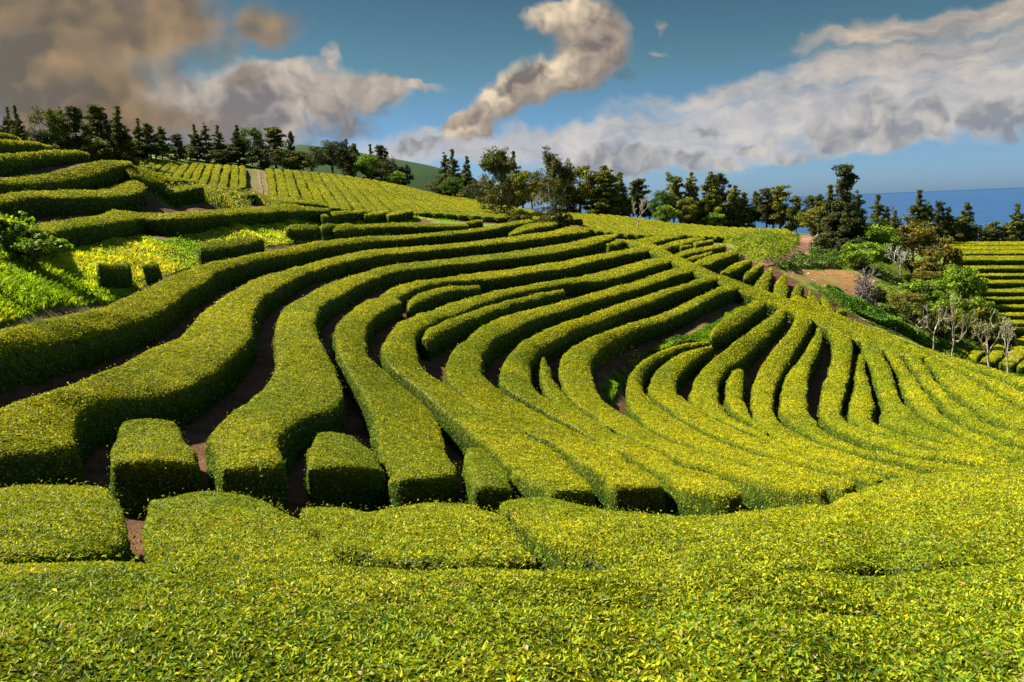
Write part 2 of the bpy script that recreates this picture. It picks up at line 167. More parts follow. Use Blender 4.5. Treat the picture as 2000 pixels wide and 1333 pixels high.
HEDGES=[
 ("H1","long curving tea hedge directly below the bright grass bank","-1009 1420 -183 -951 1325 -226 -1 9 0 2 61 -1 -1 17 0 -2 52 -2 -3 23 -1 -6 46 -4 -7 28 -1 -9 40 -3 -8 32 -2 -9 35 -3 -11 34 -2 -9 34 -3 -11 34 -1 -9 33 -3 -10 35 -2 -6 35 -3 -10 37 -1 -5 35 -2 -7 37 -1 -3 36 -2 -5 38 -2 -1 38 -2 -2 40 -3 0 38 -2 -1 41 -3 0 39 -2 -1 41 -2 0 39 -2 -3 43 -2 -1 41 -1 -3 43 -1 -2 42 -2 -6 44 -1 -3 42 0 -8 44 0 -5 43 -1 -10 46 1 -5 45 0 -11 46 0 -5 45 -1 -12 47 1 -5 46 0 -11 48 -1 -5 47 0 -10 50 0 -4 48 0 -8 51 -1 -6 49 2 -8 51 -1 -9 52 3 -7 48 1 -11 56 3 -8 46 1 -12 60 4 -9 50 2 -14 58 5 -10 55 3 -12 55 4 -11 58 2 -12 55 3 -11 59 3 -10 56 3 -11 60 3 -10 58 3 -11 62 2 -10 60 2 -12 63 3 -9 60 3 -11 65 2 -11 62 2 -10 66 2 -12 63 3 -9 68 1 -13 64 3 -8 69 2 -14 66 3 -7 72 1 -12 67 3 -6 72 1 -10 69 2 -5 75 1 -8 71 2 -3 76 0 -5 73 1 -1 78 1 -4 75 2 1 80 1 -2 76 1 3 81 1 0 78 2 4 83 2 4 80 2 6 85 2 6 81 1 7 86 2 8 84 2 8 83 1 8 90 0 9 83 1 9 95 0 8 86 0 9 94 -1 5 93 1 7 93 -1 2 97 1 1 93 0 0 99 2 0 95 1 -1 101 2 2 96 2 3 104 1 9 99 1 7 106 2 14 100 1 13 107 1 18 103 1 15 108 1 16 106 1 16 106 0 14 113 0 13 107 -1 10 118 -1 10 112 -1 6 119 -1 8 119 -2 2 117 -2 6 123 -2 1 118 -2 5 126 -2 1 121 -2 4 129 -3 3 123 -3 7 132 -3 7 126 -4 9 134 -4 13 128 -4 12 137 -4 17 131 -4 12 140 -4 23 133 -3 20 143 -6 34 131 -3 43 139 -5 50 122 -2 78 127 -5 73 111 0 101 112 -1 94 104 1 108 104 2 107 103 4 114 99 4 116 100 3 119 96 2 121 99 5 115 101 1 118 105 5 97 113 4 105 125 6 72 133 6 81 148 8 57 149 7 63 162 8 54 156 6 57 166 6 54 163 4 56 166 4 52 170 3 51 167 2 49 176 3 47 171 1 52 179 5 48 169 2 72 180 8 53 155 3 97 179 9 54 135 3"),
 ("H2","broad curving tea hedge second below the grass bank, its blunt end at the lower left","-837 1090 -293 -779 1003 -304 0 2 0 27 60 -19 -4 12 0 26 50 -14 -6 25 1 19 36 -8 -7 35 1 2 29 -3 -6 37 2 -10 29 0 -4 36 1 -16 30 2 -2 33 0 -19 32 2 -1 30 0 -18 36 3 0 32 -1 -13 35 2 -1 36 -2 -7 33 0 0 37 -2 -3 33 -1 -2 36 -3 -1 34 -2 -3 32 -3 0 38 -4 -4 30 -3 4 39 -6 -5 32 -2 6 37 -6 -6 36 -3 9 33 -5 -6 37 -2 9 32 -5 -5 38 -2 9 33 -4 -4 39 -1 6 34 -2 -3 39 -1 4 36 -1 -2 35 0 2 41 1 -2 35 1 2 44 1 -2 38 1 2 42 2 -2 42 0 2 40 2 -1 44 1 2 40 3 0 45 0 2 40 4 0 44 1 1 44 4 -1 42 1 -1 48 6 -4 41 1 -4 50 6 -6 42 3 -7 51 6 -8 42 3 -11 51 7 -9 46 3 -14 49 5 -10 50 4 -16 46 5 -10 53 4 -16 45 5 -9 55 3 -15 47 3 -9 54 4 -14 49 3 -9 52 2 -13 55 3 -8 51 3 -14 58 2 -8 55 3 -14 56 3 -10 59 3 -12 55 2 -10 62 2 -12 55 2 -10 62 3 -12 57 3 -9 61 2 -12 62 3 -7 59 2 -11 66 3 -7 63 2 -10 65 2 -7 69 1 -7 63 1 -8 69 1 -7 65 1 -9 67 2 -8 70 0 -9 68 1 -8 73 0 -9 72 0 -7 72 0 -7 76 1 -6 70 0 -5 80 0 -5 71 1 0 81 0 -6 73 1 3 82 1 -5 75 1 4 81 1 -4 80 2 5 80 1 -3 85 2 4 83 1 1 85 2 3 85 1 4 87 0 3 86 1 5 90 1 4 90 1 6 90 1 5 96 0 7 87 0 7 98 0 10 90 1 11 97 0 14 94 2 14 95 1 17 98 1 16 99 2 18 99 2 15 102 3 17 101 0 13 102 2 15 106 0 10 103 0 10 110 -2 7 108 -1 6 112 -3 7 112 -2 3 111 -3 5 115 -4 4 114 -3 4 117 -4 6 117 -4 5 122 -4 10 117 -5 6 128 -5 19 115 -5 11 131 -4 28 114 -5 24 133 -4 39 112 -4 44 132 -5 48 108 -2 69 125 -4 62 100 -1 95 108 -3 80 89 1 112 89 0 99 77 3 120 79 1 110 71 3 118 75 4 113 72 5 118 66 7 119 69 4 115 61 8 124 73 3 103 75 7 118 93 3 88 98 4 104 115 4 80 117 3 89 127 3 76 128 1 78 133 3 71 137 1 69 140 2 68 142 1 62 148 0 58 145 1 56 157 -1 48 151 0 50 165 -2 39 160 1 45 167 -2 36 173 0 41 163 -4 42 180 2 43 162 -4 54 182 3 50 162 -4 66 180 -1 56 164 -5 75 180 -3 59 166 -4"),
 ("H3","broad curving tea hedge whose lower end stands between the two loaf-shaped tea blocks","-442 1094 -371 -427 1096 -373 -6 10 0 35 31 -10 -11 19 0 16 33 -7 -16 28 -1 -1 34 -4 -16 32 -1 -8 33 -3 -16 33 -1 -10 33 -3 -15 32 -3 -11 32 -2 -13 34 -2 -11 32 -3 -14 33 -4 -10 32 -4 -12 34 -4 -10 32 -4 -12 34 -3 -9 33 -5 -10 35 -4 -8 33 -4 -9 35 -3 -6 33 -4 -7 35 -3 -6 33 -3 -5 36 -3 -2 34 -3 -3 36 -2 0 34 -3 -2 36 -1 4 33 -2 -2 37 -2 8 34 -3 -1 38 0 12 33 -3 -1 39 0 12 34 -3 0 39 1 10 35 -1 0 40 2 4 37 1 -1 41 3 -3 38 3 -2 41 3 -6 40 4 -2 37 5 -12 44 6 -4 36 5 -14 47 8 -7 38 6 -15 45 9 -9 40 8 -16 45 10 -10 40 7 -19 46 11 -12 39 8 -20 47 13 -12 43 8 -20 46 12 -14 47 7 -18 44 10 -13 49 8 -15 45 8 -14 50 6 -14 46 7 -13 51 4 -15 47 5 -13 52 4 -14 49 2 -13 54 3 -14 50 1 -13 55 1 -12 52 -1 -12 56 2 -12 52 0 -12 58 1 -11 55 -1 -10 59 1 -11 55 0 -8 61 0 -10 57 0 -6 62 1 -9 58 0 -5 64 0 -9 60 1 -4 65 0 -7 62 0 -4 63 1 -7 66 0 -5 62 0 -5 71 0 -5 62 0 -4 73 -1 -5 68 -1 -1 71 -1 -5 73 -1 0 69 -1 -4 74 0 -1 70 -1 -4 77 -1 -1 72 -1 -3 78 0 -1 74 0 -1 80 0 0 75 0 1 81 -1 0 77 0 4 84 0 2 78 0 6 85 0 4 80 0 8 87 -1 4 82 1 10 88 1 6 84 0 10 89 0 7 87 1 11 87 1 9 92 1 11 86 0 12 97 0 12 91 2 13 96 0 13 98 0 16 94 -1 13 100 1 19 94 -2 16 103 -2 20 95 -3 19 104 -3 23 97 -4 20 107 -4 27 98 -4 22 108 -5 31 100 -4 26 111 -5 37 98 -5 36 113 -6 40 96 -3 51 111 -4 48 91 -3 63 103 -3 61 89 -1 76 92 0 75 85 -1 86 83 0 85 81 1 94 80 1 88 79 2 92 81 2 90 81 1 91 84 5 93 82 1 89 85 5 93 86 0 86 91 3 88 94 1 81 101 2 81 102 1 75 107 1 77 112 2 69 112 1 74 120 3 69 117 1 71 122 3 68 121 2 67 128 4 63 123 3 63 135 3 59 128 2 59 143 3 55 134 1 53 146 2 53 144 1 49 146 2 51 152 -1 46 146 1 48 157 -1 48 148 2 55 160 -1 52 144 5 92 152 1 49 124 7 136 141 6 41 102 6"),
 ("B1","loaf-shaped clipped tea block alone in the lower left, bare earth on both sides","-727 1369 -356 -652 1439 -380 10 -31 -1 19 -34 -1 11 -31 1 19 -34 1 12 -30 0 19 -35 2 12 -30 1 18 -34 2 13 -30 0 17 -35 3 14 -30 0 18 -35 2 14 -29 0 16 -36 0 14 -30 0 16 -35 0"),
 ("B2","loaf-shaped clipped tea block beside a narrow earth path, right of the broad hedge end","-405 1475 -431 -339 1566 -465 2 -18 1 27 -43 -3 4 -28 2 19 -36 -1 6 -35 3 14 -30 1 7 -37 4 11 -29 1 9 -37 4 9 -28 2 11 -43 3 7 -23 0 13 -49 1 6 -18 -1"),
 ("H4","broad tea hedge whose upper tip curls right toward the small reddish earth patch","-236 1339 -465 -187 1272 -452 -1 1 0 44 32 -13 -1 5 1 25 44 -12 -5 17 0 5 48 -9 -9 29 -1 -4 39 -6 -10 35 -2 -6 32 -3 -11 35 -3 -7 34 -4 -9 32 -1 -7 36 -4 -10 34 -2 -5 34 -3 -9 38 0 -5 31 -3 -9 39 -1 -5 31 -2 -7 38 0 -4 33 -2 -6 36 1 -6 37 -2 -7 35 1 -5 39 -2 -7 34 2 -7 42 -1 -9 33 3 -8 44 0 -11 35 5 -9 43 1 -14 38 6 -11 40 2 -14 40 6 -15 38 5 -14 39 6 -20 39 8 -15 38 8 -25 39 11 -16 37 8 -29 39 13 -18 37 9 -31 39 14 -20 39 11 -30 37 15 -20 42 12 -29 38 14 -20 46 12 -23 38 12 -18 51 11 -18 39 9 -14 53 10 -14 43 7 -12 52 7 -12 46 5 -9 51 3 -11 52 3 -9 52 1 -10 53 2 -10 53 -1 -10 53 1 -9 58 -2 -10 53 1 -8 58 -2 -9 54 2 -7 58 -1 -8 57 2 -6 59 -1 -8 59 2 -5 60 -1 -5 60 1 -4 62 0 -3 62 0 -4 64 -1 -1 63 0 -4 65 0 1 64 0 -3 68 0 1 65 -1 -2 72 -1 2 63 0 -1 77 -1 3 62 -1 3 80 -1 5 61 -1 7 81 -2 7 62 -1 18 84 -4 9 59 0 31 85 -7 13 54 1"),
 ("H4b","tea hedge with a pointed tip just above the short crescent hedge","-620 3623 -383 -523 3647 -397 10 94 9 10 66 4 7 88 4 8 75 2 8 84 1 8 81 1 11 84 -1 9 85 -1 17 85 -2 15 85 -2 21 86 -3 19 87 -2 25 87 -3 22 88 -3 27 88 -4 26 88 -4 29 92 -5 29 88 -4 31 97 -4 35 83 -5 35 101 -4 40 81 -4 39 97 -3 48 82 -5 46 92 -4 59 81 -5 55 88 -3 69 77 -5 64 83 -2 76 74 -3 71 81 -2 76 75 -2 74 80 1 73 81 0 77 80 0 70 86 1 78 81 0 71 87 0 75 86 1 71 90 0 72 92 0 70 94 0 68 96 1 66 99 1 68 100 2 64 102 1 67 103 1 63 106 2 68 106 2 64 108 3 69 107 2 66 109 2 71 109 1 68 111 4 74 109 2 75 109 2 77 111 1 83 106 2 82 110 1 87 106 2 89 112 0 81 106 1 106 124 3 64 95 3 124 140 7 47 77 2"),
 ("H4c","short crescent tea hedge between two long rows near the reddish earth patch","-469 3497 -417 -450 3402 -416 -8 70 8 19 104 4 -2 68 7 15 91 1 8 73 3 13 80 -2 13 77 -1 14 79 -2 15 80 -2 16 80 -2 17 81 -3 17 81 -3 20 83 -3 19 83 -3 22 84 -3 22 84 -4 25 85 -4 26 84 -3 32 86 -4 31 81 -5 54 86 -9 37 66 -6 78 84 -13 38 49 -6"),
 ("H5","sinuous tea hedge with the thin single-sided row tucked inside its upper bend","56 1263 -483 63 1236 -478 -3 4 -1 41 15 -8 -6 14 -2 24 30 -10 -9 25 -4 8 37 -10 -8 31 -5 1 39 -9 -6 31 -5 -1 38 -8 -7 31 -5 -2 38 -7 -8 35 -5 -2 35 -7 -10 35 -4 -4 33 -6 -9 36 -4 -3 33 -5 -10 35 -4 -4 35 -5 -9 31 -3 -4 37 -5 -9 30 -2 -5 40 -6 -10 33 -3 -6 38 -4 -11 36 -2 -6 36 -4 -12 33 -2 -9 39 -3 -13 32 0 -12 41 -2 -15 34 0 -15 39 0 -17 37 2 -16 36 0 -17 37 1 -21 36 3 -17 35 3 -25 36 5 -17 36 4 -29 36 6 -19 37 6 -29 34 7 -20 37 6 -28 37 8 -21 36 8 -27 41 8 -23 37 10 -25 41 9 -27 39 12 -23 39 9 -31 39 15 -26 37 10 -33 38 15 -29 33 12 -29 41 14 -31 32 13 -21 46 10 -24 36 10 -13 52 7 -15 44 7 -9 54 3 -11 48 6 -7 56 2 -8 49 4 -6 57 1 -9 51 4 -4 59 1 -9 52 4 -3 60 0 -9 53 4 -2 61 1 -8 55 4 0 62 0 -7 56 4 0 60 1 -3 61 2 0 60 0 1 65 0 2 62 0 6 64 0 2 67 0 9 63 -2 5 69 -1 10 62 -2 10 71 -2 11 63 -1 14 72 -3 11 65 -2 18 71 -4 15 67 -2 18 70 -3 18 70 -3 16 69 -3 20 74 -3 15 74 -2 19 74 -2 17 78 -3 15 73 -2 16 77 -2 15 78 -2 17 76 -3 14 81 -2 18 81 -4 16 81 -3 20 84 -3 16 81 -2 20 85 -3 18 83 -3 20 83 -3 22 87 -3 24 88 -3 25 86 -3 28 91 -3 27 84 -2 34 92 -4 30 83 -2 41 92 -3 34 84 -1 49 89 -3 42 83 -1 52 86 -2 51 84 -1 56 83 0 59 84 -1 63 83 0 62 80 0 70 83 0 65 78 -2 71 80 -1 71 78 -2 69 81 -1 79 78 -3 64 84 -1 84 77 -4 63 89 0 83 79 -4 62 93 1 80 85 -1 62 96 1 71 91 1 63 99 1 66 99 3 64 101 2 65 102 5 69 105 3 65 101 5 72 108 4 66 100 5 76 110 5 68 99 6 80 112 5 68 100 5 89 108 4 63 90 4 95 84 1 44 64 3 87 44 -2 22 32 1"),
 ("B3","small low tea clump at the lower end of the red earth slit","-113 1570 -504 -73 1641 -527 0 -13 0 22 -57 4 1 -25 0 15 -46 4 1 -36 3 10 -37 4 3 -39 5 6 -33 4 4 -40 6 5 -33 5 5 -40 6 4 -33 5 6 -40 6 3 -34 5 7 -40 6 2 -33 3 10 -39 5 1 -33 3"),
 ("H6","thin inner tea row tucked in the upper bend of a sinuous hedge","-333 2781 -449 -300 2747 -460 -2 69 6 13 60 0 6 63 1 12 62 -1 10 63 -2 11 63 -2 11 64 -2 11 65 -1 11 65 -1 12 66 -2 10 64 -1 12 67 -1 12 66 -1 14 68 -1 16 65 -3 17 69 -1 19 66 -2 21 70 -3 20 68 -4 22 71 -3 21 70 -3 22 72 -2 20 72 -3 21 75 -3 19 74 -3 20 76 -3 20 76 -4 20 79 -4 21 77 -3 21 79 -3 23 78 -4 24 81 -4 27 81 -5 27 80 -3 33 86 -3 30 77 -2 38 89 -4 31 74 -2 41 86 -2 37 78 -2 40 82 -2 42 81 -1 44 82 -1 46 83 -1 49 82 0 47 84 -1 59 85 -1 45 79 0 73 84 -3 41 75 0"),
 ("H7","broad sinuous tea hedge right of the thin inner row","184 1438 -548 194 1383 -529 0 1 0 57 24 -12 -1 7 1 38 33 -12 -2 20 -1 15 40 -10 -4 30 -3 2 38 -8 -6 32 -4 -2 37 -8 -8 31 -4 -2 38 -7 -9 32 -4 -3 36 -7 -9 37 -4 -4 34 -5 -8 38 -5 -4 35 -6 -8 36 -4 -6 37 -5 -8 35 -3 -7 40 -6 -9 35 -2 -9 41 -4 -11 35 -2 -9 42 -5 -11 31 -1 -13 47 -3 -13 27 1 -16 50 -3 -20 26 3 -19 47 -1 -28 27 5 -20 41 1 -32 30 7 -20 37 3 -34 32 8 -23 35 4 -34 34 9 -23 36 5 -30 38 8 -25 35 6 -26 43 9 -26 35 7 -24 45 8 -27 35 8 -24 47 10 -28 35 9 -20 49 8 -28 36 11 -14 53 7 -29 37 10 -9 55 5 -26 39 11 -4 57 3 -20 43 8 -4 58 3 -14 47 7 -2 59 3 -8 50 4 0 61 2 -4 52 3 3 61 0 0 54 1 5 63 0 2 54 1 7 64 -1 3 56 0 8 65 -1 5 58 0 9 63 -1 6 62 0 9 62 -1 6 65 2 11 66 0 8 64 1 12 69 -1 12 63 1 13 69 0 17 65 0 15 67 0 20 68 0 17 70 0 22 68 0 18 71 0 23 69 -1 20 72 -2 23 72 -2 21 75 -3 22 71 -1 24 78 -3 21 71 -1 26 77 -4 23 74 -1 28 76 -5 26 77 -1 33 79 -4 30 75 -1 38 80 -4 33 73 -2 39 79 -3 37 76 -2 41 78 -2 40 79 -2 43 77 -2 41 81 -3 44 80 -2 42 82 -3 44 84 -2 43 81 -3 45 85 -1 45 83 -2 46 86 -1 47 83 -1 49 87 0 51 85 0 52 87 0 55 84 0 58 87 1 58 81 2 62 88 1 61 82 3 63 87 1 65 82 4 63 88 3 68 85 5 65 90 4 68 86 5 65 91 4 67 90 5 67 94 4 64 92 4 70 99 5 63 92 5 73 103 5 65 90 3 77 106 5 68 86 4 89 106 4 68 78 2 103 104 3 64 70 2"),
 ("H8","sinuous tea hedge bending round the small blunt stub row","317 1433 -555 323 1405 -547 0 0 0 11 -68 19 3 -10 3 13 -59 16 5 -15 4 22 -28 8 0 4 -1 27 20 -5 -5 16 -5 22 55 -15 -3 10 -2 11 63 -18 -1 15 -3 6 55 -14 -1 28 -6 3 42 -11 -1 36 -7 1 34 -9 -1 37 -8 -1 33 -8 -1 34 -6 -5 36 -8 -2 32 -6 -8 38 -9 -3 34 -6 -9 36 -7 -3 37 -6 -9 36 -7 -5 36 -6 -9 38 -7 -5 36 -5 -5 41 -7 -7 37 -5 -2 41 -7 -7 38 -4 -3 41 -6 -8 37 -4 -4 44 -7 -10 39 -4 -6 44 -6 -11 40 -2 -10 43 -5 -13 38 -2 -12 46 -4 -15 37 0 -15 47 -3 -18 37 1 -18 47 -1 -21 37 2 -21 47 0 -23 37 4 -24 45 2 -26 40 6 -25 42 3 -28 43 7 -26 40 5 -32 43 9 -27 38 6 -34 43 11 -29 38 7 -36 41 13 -30 39 9 -31 44 12 -28 40 9 -19 50 7 -21 45 7 -8 57 4 -14 48 4 -1 60 1 -6 52 2 1 61 0 -3 53 1 3 63 -1 0 55 0 5 64 0 0 56 1 5 65 0 0 57 2 8 67 0 1 59 2 10 68 1 3 59 3 12 69 1 8 61 3 15 70 1 12 61 1 18 70 1 16 62 1 20 67 0 20 67 0 22 67 0 23 68 1 25 70 -1 26 68 0 25 70 -1 29 67 1 29 71 -1 30 70 1 32 71 -2 29 71 2 36 74 -1 29 71 1 38 72 -2 32 72 0 38 72 -3 37 75 -3 36 74 -2 38 77 -4 35 77 -2 37 78 -6 35 81 -3 36 78 -4 36 83 -2 36 81 -2 39 83 -3 39 81 0 43 84 -1 42 80 0 50 86 0 49 75 2 53 83 1 56 75 3 58 80 2 62 74 6 65 78 4 65 73 8 69 77 5 67 74 9 71 75 6 67 77 9 71 76 5 65 83 7 67 79 5 63 89 5 66 83 3 60 94 3 64 87 2 62 93 1 64 93 3 65 92 1 68 102 4 64 84 1 82 110 4 54 66 2 94 106 3 40 46 2"),
 ("S1","narrow blunt stub row of tea wedged inside a hedge bend, left of the green strip","270 2265 -668 299 2247 -674 -35 24 9 -28 49 4 -38 30 9 -23 44 4 -35 40 9 -18 44 3 -27 48 7 -14 45 2 -17 51 5 -12 49 2 -11 55 3 -11 50 2 -7 58 1 -9 51 2 -3 58 1 -9 54 2 -2 56 0 -8 59 2 -1 58 1 -8 59 3 -1 62 2 -7 58 4 0 64 3 -4 58 3 4 62 3 -2 63 5 8 53 4 -3 74 7 11 43 6 -8 84 11"),
 ("H9","sinuous tea hedge along the upper edge of the curved red earth path","505 1224 -494 513 1219 -492 -10 24 -6 23 36 -9 -11 29 -9 13 35 -9 -8 32 -9 4 35 -9 -6 35 -10 0 35 -9 -3 35 -10 0 35 -9 -2 35 -9 1 35 -10 -1 35 -10 1 35 -9 0 35 -9 1 35 -9 0 36 -9 2 35 -10 0 35 -9 1 35 -9 -1 35 -9 0 35 -9 -3 36 -8 0 35 -10 -5 37 -8 -1 37 -9 -8 36 -8 -1 36 -9 -10 37 -7 -3 38 -8 -11 37 -6 -5 38 -9 -9 39 -7 -5 39 -8 -6 41 -7 -6 40 -8 -5 41 -6 -7 41 -7 -7 42 -6 -8 41 -7 -8 43 -5 -10 42 -7 -12 43 -4 -12 43 -6 -13 43 -4 -14 43 -5 -16 44 -2 -14 43 -4 -17 44 -2 -13 45 -4 -20 43 1 -13 46 -4 -21 45 1 -14 47 -2 -20 46 1 -13 48 -2 -17 49 2 -13 50 -2 -15 50 2 -10 51 -1 -14 52 2 -11 52 -1 -13 53 2 -13 53 0 -12 54 2 -16 53 2 -11 57 2 -17 53 3 -8 58 2 -13 56 2 -4 60 1 -6 57 1 -1 66 1 -1 56 1 -1 67 2 2 57 1 0 67 3 3 60 1 0 66 4 3 63 3 2 67 5 2 67 4 6 67 5 1 67 7 13 70 4 1 68 8 20 72 4 7 65 8 25 74 4 15 64 5 29 72 4 21 67 0 31 71 1 22 71 -3 31 70 0 22 73 -5 32 73 -2 23 75 -4 33 74 -3 27 75 -4 34 74 -5 31 76 -4 34 77 -4 34 76 -3 37 77 -5 37 77 -1 40 78 -4 39 77 0 45 78 -3 44 75 3 53 77 0 49 70 4 64 73 1 58 61 5 72 62 3 72 51 9 73 55 7 80 49 13 68 58 13 79 58 17 65 66 14 68 72 16 60 72 11 58 84 9 55 77 6 53 92 3 50 85 3 48 94 0 50 91 0 47 94 -1 51 95 0 51 92 -1 57 97 0 56 88 0 64 101 3 59 82 1 74 108 5 59 73 1 83 117 6 53 65 2"),
 ("H10","outer crescent tea hedge wrapping the green weedy strip and its yellow flowers","559 1270 -504 566 1265 -503 1 27 -7 33 27 -6 2 31 -8 23 28 -6 1 35 -9 11 32 -8 2 35 -9 4 33 -8 2 36 -10 2 34 -9 2 35 -9 2 36 -9 2 32 -9 3 37 -10 2 31 -8 4 39 -11 1 32 -9 3 38 -10 2 36 -9 2 35 -10 0 36 -10 2 35 -9 0 37 -9 2 36 -10 -1 38 -10 1 36 -9 -2 39 -9 0 39 -10 -3 36 -8 0 41 -10 -4 35 -8 -2 44 -10 -5 38 -8 -2 43 -10 -7 41 -8 -3 42 -9 -8 43 -7 -3 41 -8 -8 44 -8 -3 42 -8 -11 44 -6 -3 44 -8 -12 45 -6 -4 44 -8 -15 45 -5 -4 45 -7 -16 45 -4 -5 46 -6 -15 48 -4 -6 47 -6 -14 48 -3 -7 48 -6 -14 50 -2 -8 48 -5 -12 51 -2 -9 50 -5 -7 53 -3 -9 51 -4 -4 55 -2 -10 52 -3 -4 56 -3 -9 53 -3 -3 57 -1 -7 55 -3 -2 59 -2 -6 56 -3 0 60 -1 -5 57 -2 3 61 -2 -5 59 -3 5 63 -1 -5 60 -2 7 63 -2 -4 61 -2 10 65 -1 -4 63 -2 11 66 -2 -2 64 -3 13 68 -3 1 66 -4 13 69 -5 5 66 -6 13 70 -8 8 68 -9 13 72 -10 11 70 -10 14 73 -9 13 70 -9 17 75 -7 14 72 -6 21 75 -2 19 72 -1 26 75 1 22 73 2 30 76 3 27 73 5 36 74 3 32 73 6 42 73 4 38 72 8 51 69 5 45 67 8 62 61 6 56 59 10 75 45 8 67 45 10 86 24 4 74 29 7 92 4 -2 78 19 4"),
 ("H11","inner crescent tea hedge ending at a rounded tip under the weedy strip","640 1308 -511 645 1306 -511 3 27 -7 32 20 -4 2 31 -8 19 26 -6 3 31 -8 8 36 -9 3 31 -8 3 39 -10 4 32 -8 3 37 -10 4 35 -10 4 35 -9 4 36 -9 4 34 -9 4 36 -10 4 34 -9 2 36 -10 4 35 -9 2 37 -10 4 35 -10 1 37 -10 4 35 -9 1 38 -9 3 36 -10 1 39 -10 4 39 -9 0 36 -9 3 41 -11 0 36 -9 4 44 -11 -1 38 -9 4 43 -10 -2 42 -9 4 41 -10 -3 44 -9 3 42 -9 -4 44 -9 2 42 -9 -4 46 -9 2 44 -9 -4 47 -8 1 44 -9 -4 46 -7 0 47 -9 -2 46 -7 -1 49 -8 -4 44 -7 -3 53 -9 -5 48 -5 -3 52 -7 -8 50 -6 -5 50 -7 -9 53 -5 -5 51 -7 -9 54 -5 -5 51 -5 -9 55 -4 -5 53 -6 -8 56 -3 -5 54 -5 -8 58 -4 -5 55 -5 -7 59 -3 -4 57 -5 -7 60 -3 -4 57 -4 -5 62 -3 -3 60 -5 -6 64 -3 -3 60 -5 -4 64 -3 -3 62 -4 -1 67 -4 -3 63 -6 0 68 -5 -3 64 -6 4 69 -7 -1 66 -8 7 70 -9 4 68 -9 10 72 -10 8 68 -9 10 74 -9 10 70 -9 13 74 -6 12 71 -7 17 76 -1 13 73 -4 22 75 2 17 73 0 28 77 5 22 73 4 37 77 7 27 69 6 45 77 8 33 66 10 54 71 11 42 66 15 63 58 12 50 62 17 78 41 10 55 57 16 89 25 4 58 50 13"),
 ("H10b","short broad tea row at the upper end of the green weedy strip","1560 4909 -657 1656 4929 -676 -45 -67 -2 -64 -123 -9 -53 -80 -2 -61 -104 -7 -59 -92 -3 -59 -88 -5 -57 -93 -2 -55 -83 -5 -53 -92 0 -52 -85 -5 -50 -87 -1 -51 -86 -6 -49 -82 -3 -53 -89 -6 -48 -78 -8 -55 -85 -7 -47 -81 -17 -60 -73 -6 -40 -86 -26 -65 -63 -3"),
 ("H12","tea hedge descending from the crest and bending over the small round stub row","760 1984 -681 760 1849 -650 0 9 -2 9 76 -17 1 21 -4 6 66 -15 2 35 -7 5 54 -11 0 43 -9 3 49 -10 0 44 -8 4 48 -9 -1 46 -8 3 49 -9 -1 47 -8 3 50 -9 -2 50 -7 3 50 -8 -2 54 -8 1 47 -7 -3 58 -7 1 46 -6 -4 57 -7 0 50 -6 -4 54 -5 0 54 -7 -4 53 -6 -1 58 -6 -5 55 -5 1 59 -7 -5 55 -4 2 60 -6 -7 59 -4 3 59 -6 -8 63 -5 4 58 -6 -7 68 -5 5 55 -6 -4 66 -5 8 60 -6 2 63 -6 10 65 -8 8 64 -8 12 67 -8 11 66 -9 14 67 -9 14 71 -11 14 64 -8 17 74 -11 14 64 -9 17 72 -9 17 68 -7 19 70 -6 19 72 -6 22 70 -3 22 74 -4 26 75 1 21 71 0 31 78 6 24 69 3 36 75 11 27 72 7 42 73 15 33 70 9 51 71 18 41 66 8 54 68 16 52 63 5 53 65 14 57 67 3 51 67 10 54 72 7 51 70 9 50 77 9 51 75 7 49 77 11 53 80 6 48 74 11 55 82 7 50 76 11 54 80 6 52 79 11 54 79 7 55 84 11 54 79 6 55 87 9 56 84 6 50 89 10 60 96 5 42 83 11 67 109 6 36 72 12"),
 ("S2","small round-headed stub row of tea standing in a hollow between two hedges","821 2521 -770 821 2408 -761 1 31 -3 11 93 -9 1 42 -5 10 74 -7 1 55 -6 9 56 -7 2 59 -6 11 56 -7 2 55 -5 13 62 -7 3 56 -6 14 63 -8 6 63 -7 13 59 -7 10 68 -8 13 56 -6 12 64 -7 14 62 -8 14 61 -8 16 67 -8 16 66 -9 16 64 -8 18 71 -9 16 62 -7 18 68 -8 19 67 -8 18 66 -6 20 72 -7 19 71 -4 21 70 -6 22 75 -1 21 67 -3 23 73 2 24 73 -1 25 66 4 27 79 2 32 63 6 28 83 6 36 62 7 29 84 10"),
